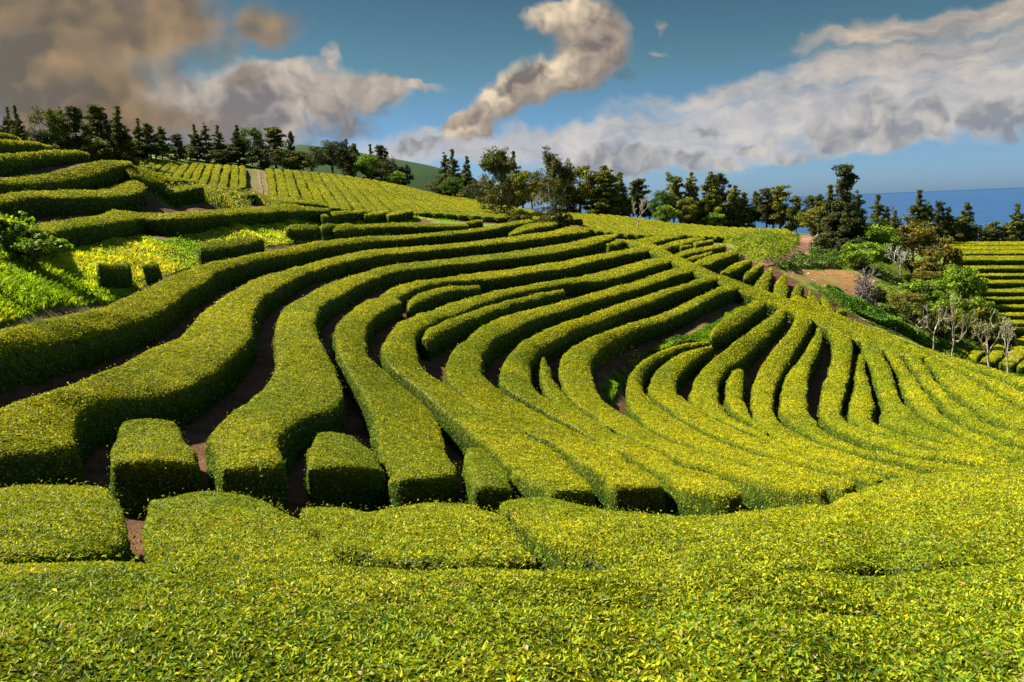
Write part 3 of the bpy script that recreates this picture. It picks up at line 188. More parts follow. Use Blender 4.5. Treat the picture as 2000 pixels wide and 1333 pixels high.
 ("H13","long descending tea hedge right of the small round stub row","736 1349 -519 761 1378 -525 -1 46 -12 4 24 -6 0 40 -10 6 30 -8 0 34 -9 7 35 -9 1 34 -9 7 36 -9 2 38 -10 6 31 -8 2 41 -11 6 29 -8 2 38 -11 6 32 -8 2 35 -9 8 37 -10 2 34 -9 7 38 -10 3 35 -9 8 39 -10 3 36 -10 8 39 -10 4 40 -10 8 38 -9 3 44 -10 8 35 -9 2 44 -11 9 36 -9 3 43 -10 9 40 -10 3 40 -9 8 44 -10 4 41 -9 7 46 -11 4 41 -8 5 47 -10 4 43 -9 3 48 -11 4 43 -8 3 49 -10 4 46 -8 3 50 -10 5 49 -8 3 47 -9 7 54 -9 4 46 -8 6 53 -8 5 47 -8 7 51 -8 6 53 -9 8 49 -7 8 55 -8 10 52 -7 8 56 -9 11 56 -7 9 53 -7 12 60 -8 9 51 -7 12 58 -7 11 56 -7 13 57 -7 12 59 -7 15 59 -7 11 59 -7 15 63 -8 13 57 -7 17 63 -7 15 59 -7 16 61 -7 18 64 -8 17 61 -8 20 66 -8 19 65 -8 21 63 -7 21 70 -8 22 61 -7 21 67 -8 23 65 -8 22 67 -8 25 70 -9 23 70 -6 25 67 -8 25 74 -5 26 67 -7 25 73 -4 27 71 -6 26 71 -1 29 74 -5 29 74 2 30 74 -3 31 78 4 30 72 0 34 77 5 34 74 2 38 77 8 36 75 6 43 78 10 41 73 9 45 76 12 46 73 11 49 76 13 47 75 13 53 77 13 47 75 13 51 76 13 48 81 13 49 77 11 48 85 12 49 82 12 46 86 11 49 88 10 45 85 9 45 89 9 47 89 7 44 94 12 47 88 10 46 100 14 46 85 11"),
 ("H14","descending tea hedge with the widest bare brown earth gap along its right side","824 1323 -509 853 1363 -517 0 46 -11 4 24 -6 0 41 -11 4 28 -7 2 40 -10 5 29 -7 2 40 -10 5 30 -8 3 36 -10 4 33 -8 4 33 -9 3 36 -10 4 33 -8 3 37 -10 4 33 -9 3 38 -10 5 34 -9 3 37 -10 4 34 -9 5 39 -10 5 35 -9 5 39 -10 6 37 -10 5 39 -10 6 41 -10 5 37 -10 7 45 -12 5 34 -8 5 43 -10 4 38 -10 6 41 -10 6 43 -10 4 40 -9 7 45 -11 4 41 -10 8 45 -11 4 43 -10 9 45 -10 4 48 -10 9 43 -9 4 51 -10 8 41 -9 5 49 -10 9 44 -9 5 47 -9 10 49 -10 5 47 -8 11 52 -9 6 48 -8 10 52 -10 8 52 -8 10 51 -8 8 55 -9 11 49 -8 9 57 -8 12 49 -8 10 55 -8 13 54 -8 9 54 -7 14 56 -8 11 59 -7 15 54 -7 13 62 -8 15 53 -7 13 60 -7 18 56 -7 14 58 -7 19 61 -8 16 57 -7 21 63 -8 19 60 -7 21 63 -8 21 64 -8 20 61 -7 24 66 -8 21 60 -8 23 65 -7 22 64 -8 24 64 -8 25 67 -8 25 68 -9 25 66 -7 26 71 -7 26 65 -7 27 70 -7 28 67 -6 26 68 -5 31 73 -4 27 69 -4 30 75 -4 29 74 -1 28 73 -1 34 76 1 27 73 1 37 75 5 31 74 4 42 74 7 35 75 6 49 72 11 38 73 8 51 72 11 43 75 9 49 75 12 44 76 10 48 79 12 43 77 9 46 80 11 42 82 9 45 79 10 41 88 9 46 83 8 38 88 9 49 87 7 36 89 9 49 87 8 34 91 12"),
 ("H15","descending tea hedge along the right side of the widest bare brown earth gap","888 1289 -496 916 1325 -504 5 45 -11 4 24 -5 4 40 -10 6 30 -8 3 34 -9 6 35 -8 3 35 -9 7 35 -9 3 39 -10 7 31 -7 4 40 -10 6 29 -8 4 38 -10 6 31 -7 4 35 -9 7 35 -9 3 34 -9 7 36 -10 4 34 -9 6 37 -9 4 36 -10 7 38 -10 5 35 -9 7 39 -10 6 37 -9 7 40 -10 6 37 -10 8 40 -10 7 40 -10 9 39 -9 8 44 -11 9 37 -9 8 46 -11 9 36 -9 8 45 -11 10 39 -9 8 43 -10 10 43 -10 8 42 -9 10 46 -11 9 43 -10 10 47 -10 7 44 -9 10 47 -11 8 46 -10 10 49 -11 7 46 -9 9 50 -10 7 48 -9 9 52 -11 8 48 -9 7 52 -10 8 51 -9 6 53 -10 9 55 -9 6 51 -9 10 58 -9 7 49 -8 10 58 -9 10 52 -8 12 56 -8 15 54 -8 16 59 -7 17 53 -7 19 61 -9 18 51 -7 21 60 -7 22 54 -7 22 57 -7 24 59 -7 21 56 -8 26 60 -8 23 58 -7 27 62 -7 24 59 -7 28 61 -8 27 65 -8 26 59 -7 29 67 -8 27 59 -7 28 66 -8 30 61 -6 28 64 -6 31 66 -7 29 64 -6 34 68 -6 31 67 -4 33 67 -4 34 71 -4 33 65 -4 35 72 -1 33 66 -2 35 71 0 35 70 -1 35 70 2 36 75 0 36 70 5 36 77 2 37 73 5 36 79 3 39 77 7 36 76 5 39 82 8 36 74 4 38 82 8 40 79 4 35 80 7 41 83 5 33 83 8 40 88 5 32 84 7 38 90 5 31 87 8 35 95 6 29 90 10 31 97 10 26 92 14 27 100 15"),
 ("H16","short-headed tea row starting below a tiny earth patch on the right slope","971 1464 -535 999 1523 -549 6 56 -15 3 13 -3 6 45 -11 7 23 -5 5 36 -10 8 33 -9 5 33 -8 10 36 -8 7 33 -8 9 37 -10 8 33 -9 10 38 -9 8 36 -9 9 37 -9 10 41 -9 8 34 -8 10 42 -11 7 34 -8 9 41 -10 8 37 -9 9 39 -9 9 41 -10 8 38 -9 8 44 -11 9 39 -9 9 45 -10 9 41 -10 9 44 -10 9 46 -10 8 41 -10 10 49 -12 8 40 -9 9 48 -10 8 43 -10 8 45 -10 10 49 -11 7 45 -10 10 50 -11 6 46 -10 12 52 -10 5 48 -10 11 51 -11 6 54 -10 10 49 -9 6 56 -10 11 47 -8 9 56 -9 13 50 -8 11 54 -8 17 52 -8 15 57 -8 18 50 -6 20 57 -8 22 50 -7 21 55 -7 26 52 -6 22 54 -7 29 55 -6 25 57 -7 29 52 -6 28 60 -7 28 51 -6 28 58 -7 28 56 -7 27 55 -7 29 61 -7 28 56 -6 29 63 -8 28 57 -7 28 65 -8 31 63 -6 27 62 -7 32 66 -7 26 61 -7 31 65 -5 27 66 -6 30 64 -5 29 69 -7 32 66 -3 28 69 -5 34 71 -2 28 68 -4 33 71 -2 30 71 -2 33 69 1 32 75 -2 34 69 1 32 77 0 36 74 3 32 76 1 38 77 4 29 75 3 40 76 6 29 81 6 40 72 8 28 85 9"),
 ("H17","tea row on the right slope with a rounded nub at its lower bend","972 1363 -509 1006 1412 -519 8 48 -12 4 21 -5 7 45 -11 6 25 -6 8 40 -10 7 29 -7 7 34 -8 7 34 -9 8 32 -8 9 37 -9 9 33 -8 9 36 -8 9 37 -9 9 33 -8 11 39 -10 10 30 -7 10 38 -9 12 34 -8 9 35 -9 13 38 -9 9 34 -8 14 40 -9 10 36 -8 14 39 -9 11 41 -10 13 37 -8 11 44 -10 12 35 -8 11 42 -10 14 39 -8 10 40 -9 14 43 -9 11 42 -9 15 43 -9 10 46 -11 14 40 -8 10 48 -10 14 42 -8 9 45 -11 15 45 -9 8 44 -10 16 49 -9 9 48 -10 16 47 -10 10 51 -11 16 45 -8 10 52 -10 16 47 -9 11 51 -10 18 50 -8 12 53 -9 17 50 -8 16 55 -8 18 48 -8 20 53 -8 19 52 -8 23 48 -5 20 56 -8 31 48 -5 20 55 -8 36 50 -5 21 53 -7 32 51 -5 22 55 -8 26 54 -7 24 58 -8 25 58 -7 24 58 -8 25 61 -8 25 57 -8 25 62 -8 25 60 -8 26 63 -8 26 60 -8 27 64 -8 27 62 -9 26 63 -8 29 64 -8 28 65 -7 29 65 -8 28 68 -6 28 65 -8 29 69 -6 30 68 -7 29 70 -5 32 69 -6 30 72 -4 32 68 -6 30 72 -2 34 72 -4 30 74 -1 34 73 -4 30 77 0 34 74 -3 27 77 2 34 79 -1 25 76 3 32 84 1 26 81 5 29 85 2 27 85 4 27 85 3 29 83 6 30 89 4 30 79 7 33 97 4 40 78 7 37 112 6 55 84 7 41 126 9"),
 ("H18","tea row on the right slope crossing the middle of the fan","1033 1423 -520 1061 1461 -528 8 48 -12 6 21 -5 6 40 -10 8 28 -6 6 34 -8 10 34 -8 6 33 -8 11 35 -8 7 35 -9 12 34 -8 10 39 -9 11 30 -7 12 42 -10 11 28 -6 14 39 -9 12 31 -7 13 36 -8 14 36 -7 13 35 -8 14 38 -9 12 36 -8 15 39 -8 13 36 -8 14 40 -8 13 38 -7 14 42 -9 13 38 -8 13 42 -8 14 39 -8 13 44 -9 13 40 -8 14 45 -9 14 42 -9 13 43 -9 16 47 -9 14 41 -7 18 51 -10 13 38 -8 17 49 -9 15 42 -7 16 46 -9 17 46 -8 16 46 -8 20 49 -8 16 46 -8 20 50 -8 17 46 -8 22 50 -8 17 48 -7 23 51 -7 19 50 -8 23 51 -7 21 55 -8 21 48 -7 22 59 -8 21 46 -6 23 57 -8 23 49 -7 22 54 -8 25 55 -7 22 53 -7 26 58 -8 24 54 -7 26 59 -8 24 54 -8 27 60 -9 24 56 -8 28 61 -9 26 59 -8 27 61 -9 29 64 -9 26 58 -9 30 67 -9 25 57 -9 29 66 -8 28 61 -9 28 63 -8 30 66 -9 28 63 -7 31 69 -9 29 65 -7 31 71 -9 30 66 -6 31 71 -8 32 73 -5 30 68 -7 36 76 -5 28 67 -6 34 75 -4 30 72 -5 32 73 -2 31 78 -4 30 73 0 31 81 -2 28 76 1 30 84 -1 27 80 2 29 85 0 28 86 3 28 82 2 29 91 3 27 82 1 31 92 4 27 83 2 35 99 6 24 78 4 42 108 8 19 66 6"),
 ("H19","tea row with the strongest dark edge line on the right slope","1163 1590 -551 1215 1662 -564 -13 15 -5 0 1 -1 -9 29 -9 2 4 0 4 43 -11 4 13 -3 13 42 -9 9 27 -6 15 37 -8 11 35 -7 14 36 -8 12 37 -8 14 37 -7 11 38 -8 14 38 -8 11 40 -8 14 39 -8 11 40 -8 13 40 -8 9 41 -9 13 41 -8 11 43 -8 12 42 -8 12 42 -8 14 42 -8 14 43 -8 14 44 -8 17 44 -8 15 44 -9 17 44 -7 16 45 -8 17 45 -7 16 45 -7 18 46 -7 18 47 -8 19 46 -8 19 47 -8 19 48 -7 21 47 -7 20 49 -8 21 49 -7 20 49 -7 21 49 -7 21 51 -7 23 50 -7 21 51 -8 23 51 -7 23 52 -7 25 54 -7 22 52 -8 26 59 -8 21 48 -7 29 63 -9 21 46 -7 28 61 -9 22 51 -7 26 58 -8 26 55 -9 26 58 -9 27 58 -8 27 58 -9 27 60 -10 27 60 -9 29 60 -9 28 62 -9 30 61 -9 28 62 -9 30 62 -10 29 64 -9 30 64 -10 29 65 -9 31 65 -9 30 66 -8 32 67 -10 30 68 -8 32 68 -9 30 70 -7 32 70 -8 30 71 -6 32 71 -7 30 73 -5 33 73 -6 30 75 -4 34 74 -5 29 77 -2 34 76 -5 29 78 -1 33 78 -3 29 81 0 31 80 -2 28 83 1 26 85 -2 28 84 1 22 87 -1 29 85 2 21 91 1 25 81 3 23 100 3 22 75 5 25 108 6"),
 ("H20","broad tea row on the right slope, next inside the strongest dark line","1327 1818 -588 1420 1948 -607 -18 21 -8 0 0 0 -9 42 -11 1 3 0 7 60 -14 4 11 -2 14 57 -11 8 26 -5 14 45 -8 13 38 -6 15 43 -8 14 43 -7 17 44 -7 13 42 -7 19 49 -8 13 38 -6 22 53 -8 14 37 -5 20 50 -8 16 40 -6 19 46 -7 19 45 -7 19 47 -7 21 47 -6 19 47 -7 20 48 -7 20 48 -7 21 50 -7 20 49 -7 21 50 -7 21 50 -8 21 51 -7 22 50 -7 23 53 -8 23 52 -7 23 53 -7 23 53 -8 24 54 -8 24 53 -8 26 55 -9 25 54 -8 27 55 -8 26 56 -9 27 57 -9 26 56 -8 28 57 -9 28 57 -9 29 59 -10 28 59 -10 29 60 -9 29 59 -9 29 61 -11 29 61 -9 30 62 -10 30 61 -10 30 64 -11 31 64 -9 31 65 -11 30 64 -9 30 67 -11 31 66 -8 30 69 -10 31 68 -8 30 70 -10 31 69 -7 29 72 -9 32 71 -6 28 74 -9 32 72 -5 28 77 -8 33 74 -4 25 79 -7 32 75 -3 24 81 -7 30 79 -3 23 83 -5 27 83 -2 20 84 -4 25 90 -1 19 81 -2 25 98 -1 20 78 -3 27 103 0 20 76 -1 30 107 0 21 73 -2"),
 ("H22","tea row second from the outer edge of the right slope","1557 2140 -629 1609 2214 -637 -12 14 -4 0 0 0 -11 33 -8 2 5 -1 4 53 -10 6 18 -3 18 56 -9 13 35 -5 22 50 -7 16 45 -6 21 48 -6 17 49 -8 21 49 -7 18 50 -7 22 51 -7 19 51 -7 22 51 -7 20 51 -7 22 53 -8 23 52 -8 24 53 -7 24 53 -7 25 54 -8 24 53 -8 26 55 -9 26 55 -8 27 56 -8 26 55 -9 28 56 -9 26 57 -9 29 58 -10 27 58 -9 29 59 -9 28 59 -10 30 60 -10 27 60 -10 30 62 -11 28 62 -11 31 63 -10 28 63 -11 30 65 -11 28 64 -12 31 66 -11 28 67 -11 30 67 -11 28 68 -12 30 70 -10 27 69 -11 30 72 -10 27 72 -11 29 73 -9 27 73 -10 28 76 -9 27 75 -10 28 78 -8 27 77 -10 26 79 -8 25 79 -8 25 83 -6 24 82 -8 24 84 -5 23 83 -7 22 87 -5 21 86 -6 23 94 -3 19 84 -4 24 90 -2 13 65 -2 24 62 -3 8 42 -2"),
 ("H23","outermost tea row along the edge of the right slope above the bare trees","1844 2542 -677 1903 2626 -687 -8 8 -1 0 0 0 -12 14 -4 1 1 0 -10 33 -6 2 8 -1 -1 53 -9 7 23 -4 13 62 -10 12 40 -6 25 60 -10 15 51 -8 28 59 -9 17 53 -9 29 60 -10 19 56 -9 27 57 -9 21 59 -10 27 55 -9 25 63 -11 28 59 -10 27 62 -11 30 63 -12 26 59 -10 28 63 -11 29 63 -11 27 61 -10 29 66 -12 28 66 -12 29 66 -12 28 70 -11 27 66 -11 27 69 -11 28 69 -11 26 69 -11 29 72 -12 27 74 -10 28 72 -12 26 75 -10 27 74 -11 25 75 -10 27 78 -12 25 78 -8 26 79 -10 24 81 -8 23 81 -10 21 82 -7 22 84 -10 21 85 -6 19 86 -8 19 87 -5 13 89 -6 17 87 -4 2 94 -3 17 89 -3 -8 96 1 19 91 -3 -10 96 3 21 97 -4 -2 94 1 11 101 -1 4 95 2 -9 89 6 2 107 5 -21 94 12 -2 141 11 -18 135 17 -8 176 17"),
 ("SP","long spine of tea running down the crest where the curved rows meet","1075 7241 -362 1068 7570 -351 58 70 -3 137 56 -10 8 -83 -4 89 -117 -10 -21 -159 -4 41 -231 -10 11 -133 -9 17 -216 -11 36 -123 -10 9 -179 -11 27 -132 -12 6 -166 -11 21 -136 -11 4 -157 -12 17 -142 -12 6 -146 -11 14 -144 -13 9 -137 -11 11 -142 -12 14 -132 -13 10 -139 -13 19 -129 -12 13 -132 -13 21 -129 -15 17 -128 -14 23 -128 -15 23 -130 -16 24 -117 -16 35 -131 -20 34 -102 -17 54 -122 -25 51 -90 -23 66 -108 -28 72 -76 -31 67 -95 -30 95 -54 -38 63 -84 -31 111 -38 -42 71 -68 -32 104 -47 -41 77 -58 -34 77 -79 -39 68 -64 -32 51 -107 -33 48 -78 -28 33 -116 -26 31 -88 -23 28 -116 -20 23 -90 -19 26 -112 -17 30 -91 -16 27 -105 -14 40 -86 -16 28 -100 -12 44 -83 -14 27 -99 -10 41 -86 -11 22 -95 -7 38 -103 -10 14 -77 -5 37 -121 -9 10 -58 -2"),
 ("SP2","smooth outer band of tea beside the lower crest, next to the green scrub","1902 5163 -709 2060 5445 -705 49 -60 -26 92 -121 -51 41 -78 -27 65 -125 -41 32 -98 -25 48 -118 -32 23 -111 -21 46 -108 -26 24 -112 -18 38 -102 -20 35 -121 -18 23 -91 -14 56 -143 -20 10 -61 -7 72 -169 -22 4 -29 -3"),
 ("C1","small straight tea row on the crest nearest the far flat field","1196 7367 -357 1341 7232 -382 79 134 1 96 164 3 85 145 2 91 158 2 85 154 0 87 158 1 81 157 -1 84 167 0 88 159 -3 81 165 0 128 156 -1 72 133 2 176 144 0 62 96 3"),
 ("C2","small curved tea row on the crest enclosing a round bush","1328 6913 -399 1358 6726 -413 46 95 3 97 172 5 56 114 3 86 157 4 67 135 4 76 143 3 74 145 3 72 137 3 77 147 2 76 140 1 88 148 0 78 134 1 121 154 -2 70 112 -1 158 152 -6 59 89 -1"),
 ("C2b","tiny tea row at the tip of the crest, beside the scrub slope","1781 7360 -404 1746 7199 -411 59 117 1 120 186 1 86 136 0 92 146 1 119 160 -2 62 109 1"),
 ("C2c","tiny round tea bush in the crest hollow","1580 7055 -407 1570 6972 -412 19 20 0 39 26 -1 22 21 0 35 25 -1 25 23 -1 33 25 -1"),
 ("C3","bent tea row on the crest above a thin straight one","1333 6329 -445 1406 6282 -449 62 118 7 70 116 3 64 119 6 72 118 3 70 117 3 77 116 2 80 114 2 82 117 1 85 114 0 87 115 1 91 119 1 85 112 0 112 127 1 71 91 1 138 134 1 50 65 1"),
 ("C3b","thin short tea row on the crest between two bent rows","1425 6150 -462 1425 6090 -467 60 113 4 87 122 2 71 121 3 77 121 2 84 126 2 66 115 3 90 125 1 61 107 2"),
 ("C4","bent tea row on the crest beside a grassy pocket","1449 6027 -479 1525 5931 -492 54 95 5 79 136 3 61 110 5 72 125 2 69 119 3 69 117 1 76 121 2 71 117 2 83 125 2 70 114 2 103 132 4 60 98 2 127 141 5 49 77 1"),
 ("C5","hooked tea row on the crest under a grassy pocket","1562 5674 -539 1648 5711 -546 62 127 12 52 88 5 59 123 8 53 98 3 55 115 3 56 110 2 64 116 2 57 107 3 88 112 1 49 82 7 108 93 -1 42 53 10"),
 ("C6","tea row on the crest ending nearest the red dirt road","1733 5667 -588 1788 5730 -591 23 83 19 32 57 8 45 112 11 44 82 6 57 125 5 50 103 4 61 125 3 52 107 5 74 123 3 51 100 8 84 118 3 56 91 13"),
 ("C7","short tea row at the corner of the brown clearing","1698 5391 -644 1814 5401 -672 60 116 20 40 91 21 56 115 16 40 97 16 50 111 10 42 107 9 47 108 5 44 115 8 55 118 4 41 108 12 68 129 7 36 93 19 79 127 7 31 80 20"),
 ("C8","short tea row reaching up beside the brown clearing","1853 5397 -688 1935 5351 -718 44 108 27 44 106 25 43 105 17 44 113 18 42 104 8 44 118 11 48 111 5 41 116 12 63 121 6 34 105 16 79 130 7 25 95 20"),
 ("C9","short hooked tea row below the brown clearing","1932 5283 -717 2021 5272 -748 54 126 19 39 123 25 55 125 15 45 124 18 59 124 13 54 125 17 63 124 17 62 123 19"),
 ("C10","short tea row running down past the green scrub corner","1997 5092 -766 2127 5140 -796 39 134 22 22 104 21 42 125 16 27 114 18 46 114 15 29 128 22 50 106 18 27 138 29"),
 ("C11","last low tea row beside the dark green scrub","2110 5156 -780 2204 5157 -805 42 118 13 33 118 13 44 119 10 33 120 13 47 119 10 36 124 14 45 116 9 39 128 15"),
 ("C12","small dark tea block standing against the green scrub","2265 5279 -799 2236 5198 -805 21 45 1 55 62 -6 21 40 1 47 53 -5 26 39 -1 37 47 -4"),
 ("G3","stubby tea bush at the end of a row on the crest, weeds on both ends","889 6890 -356 891 6733 -367 43 135 2 78 198 2 63 169 4 60 166 2 83 201 6 44 133 2"),
 ("M1","short broad tea row under the pale tree group","18 7286 -239 41 7019 -239 17 105 11 81 227 12 30 120 15 66 191 10 35 144 13 53 163 5 33 157 8 48 158 3 30 161 4 42 164 2 29 165 3 37 168 -1 30 168 2 36 172 -1 37 170 2 41 175 -2 55 174 1 47 169 -1 97 186 -3 43 142 -1 147 199 -4 34 106 0"),
 ("M2","low straight tea row in the grassy strip above the long hedge rows","-1292 5754 -115 -1269 5715 -130 -28 111 33 14 139 5 -4 123 14 11 131 3 7 133 3 6 128 0 4 125 0 3 135 -1 1 120 -6 -2 141 -1 -7 133 -8 -8 140 -2 -16 149 -6 -13 137 -2 -12 154 -6 -10 135 -2 3 157 -6 7 129 -2 34 150 -1 42 114 0 82 127 1 84 99 1 117 105 0 115 87 -2 130 97 -5 128 78 -6 141 82 -11 131 78 -8 148 66 -15 125 85 -6 141 81 -10 117 91 -3 135 97 -4 108 91 -1"),
 ("M3","squarish tea block in the grass at the foot of the long straight hedge","-1448 5069 -58 -1391 5045 -87 -6 124 12 18 110 0 11 120 5 18 111 0 30 113 -6 16 113 -1 49 100 -18 13 115 0"),
 ("M4","small tea bush next to the squarish tea block","-1340 5586 -78 -1313 5533 -93 -28 136 21 6 152 1 12 143 1 6 133 1 44 137 -19 3 112 2"),
 ("M5","leftmost of four short tea rows lined up under the sloping field","-1447 6064 1 -1417 6029 -16 -21 125 2 2 149 6 -21 123 2 -10 154 3 -23 135 3 -19 149 2 -25 150 2 -21 139 2 -22 158 4 -21 138 1 -17 162 5 -21 141 1 -11 166 5 -14 144 2 3 168 5 4 144 2 33 153 3 37 132 4 68 113 0 54 100 3 83 78 -1 49 65 3"),
 ("M6","second from left of four short tea rows lined up under the sloping field","-1355 7439 -6 -1333 7417 -22 -17 160 3 52 164 11 -3 175 7 41 152 7 42 186 10 25 130 5 98 185 16 14 111 2"),
 ("M7","third from left of four short tea rows lined up under the sloping field","-1212 7951 -18 -1149 7651 -32 19 98 9 75 210 14 62 121 14 53 159 10 109 148 16 32 107 7"),
 ("M8","rightmost of four short tea rows lined up under the sloping field","-1233 10282 -17 -1189 9970 -28 45 262 20 82 341 5 98 189 9 92 265 3 152 166 -1 100 192 2"),
 ("M9","tiny tea clump in weeds beside the tip of the low straight row","-421 7975 -128 -399 7840 -141 33 146 4 66 208 4 44 183 2 43 172 4 54 217 0 25 136 3"),
 ("L1","long straight tea hedge above the grass bank with a bare earth foot","-1606 2647 -10 -1531 2525 -12 -42 112 0 -31 120 -2 -56 108 0 -46 117 -1 -69 96 4 -55 112 0 -59 74 8 -51 101 0 -31 57 10 -35 86 2 -17 58 9 -18 73 2 -12 67 5 -9 72 3 -4 69 4 -4 73 3 -1 72 3 -4 75 3 -2 73 3 -5 77 2 -3 75 3 -3 78 3 -4 76 3 -4 80 2 -6 77 5 -6 81 3 -13 78 8 -14 82 3 -22 78 12 -23 82 2 -28 77 9 -28 82 1 -27 78 2 -29 84 2 -24 93 -6 -24 80 1 -10 112 -9 -15 59 0 24 102 -8 4 26 1 60 45 -3 27 -12 -1 64 -16 -2 50 -36 -1 40 -27 -1 58 -6 -2 16 6 1 46 68 0 8 50 2 27 112 1 8 79 2 16 110 3 11 93 2 11 102 3 9 96 3 10 102 2 8 99 2 8 105 3 5 101 2 4 107 2 3 105 3 3 109 2 5 116 2 5 106 2 12 123 2 12 105 2 23 119 1 22 109 0 30 111 3 31 114 0 31 108 5 32 118 0 24 110 7 24 122 1 14 112 8 12 127 1 2 120 4 1 128 1 -1 143 -2 -2 126 1 18 157 -11 11 116 0 42 143 -15 28 100 -1 50 103 -12 31 69 -1 49 65 -7 21 36 -1"),
 ("U1","upper left terrace hedge, lowest of the stepped group, curling up at its end","-2244 3350 140 -2151 3200 85 -4 27 3 -15 122 12 -8 51 6 -11 100 14 -11 70 8 -9 83 15 -11 77 7 -7 81 11 -11 81 7 -5 80 6 -11 85 6 -3 81 2 -8 85 4 -2 84 0 -7 85 4 1 88 0 -5 90 2 2 87 -1 -4 94 1 5 87 -1 -1 98 0 8 88 0 2 100 2 10 89 2 5 101 4 13 91 4 10 107 12 17 90 8 24 112 24 18 81 16 45 115 32 18 68 21"),
 ("U2","upper left terrace hedge, second step from the bottom","-2359 3537 215 -2283 3420 191 -20 54 8 -19 123 8 -13 61 8 -15 101 6 -11 72 7 -11 86 4 -10 76 8 -10 85 3 -10 80 8 -8 85 4 -10 85 8 -6 83 5 -8 88 9 -5 85 5 -6 90 8 -2 87 7 -4 92 11 1 88 8 -2 95 14 3 91 10 1 96 18 5 92 13 4 98 23 8 95 17 7 100 22 10 96 22 10 107 16 11 93 23 21 116 4 12 79 19 37 121 -9 11 61 14"),
 ("U3","upper left terrace hedge, third step, with deep shade under it","-2501 3777 342 -2453 3700 314 -41 84 22 -34 130 10 -25 72 12 -28 108 9 -18 76 8 -22 88 7 -20 84 8 -20 85 8 -20 87 9 -20 87 7 -19 88 9 -18 89 8 -18 90 9 -17 91 9 -17 93 10 -15 93 10 -16 95 11 -13 96 11 -15 97 12 -12 97 11 -13 100 10 -11 100 13 -12 102 9 -9 103 12 -11 109 6 -7 99 11 -1 116 -2 -4 80 8 18 109 -10 -1 54 5"),
 ("U4","upper left terrace hedge, fourth step, tapering to a point","-2675 4060 443 -2639 4000 420 -53 98 30 -53 142 13 -35 80 13 -43 117 11 -30 81 7 -35 97 8 -32 91 7 -32 93 9 -33 94 8 -32 93 8 -32 95 7 -33 96 8 -33 98 7 -31 99 8 -33 100 7 -31 101 10 -32 104 7 -30 102 9 -33 110 7 -28 102 10 -34 118 6 -26 98 8 -31 123 5 -24 98 6 -20 115 -1 -21 88 5 -4 94 -8 -17 74 3"),
 ("U5","small topmost tea hedge peeking out at the upper left edge","-2853 4340 516 -2828 4300 504 -68 122 25 -60 142 15 -46 96 15 -49 118 12 -38 91 9 -41 101 10 -40 97 8 -38 97 8 -39 99 9 -40 100 8 -39 102 8 -38 102 7 -39 109 6 -36 100 6 -29 105 -1 -27 82 4 -8 79 -11 -17 58 3"),
 ("N1","short rounded tea row by a reddish gap below the striped field","-2235 5150 199 -2155 5000 183 36 63 27 49 72 9 47 67 13 43 67 12 58 70 -1 39 61 14"),
 ("N2","low tea row along the near edge of the striped field","-2591 5950 348 -2506 5800 312 37 56 -10 39 77 -7 42 66 -13 35 67 -7 48 78 -18 31 56 -6"),
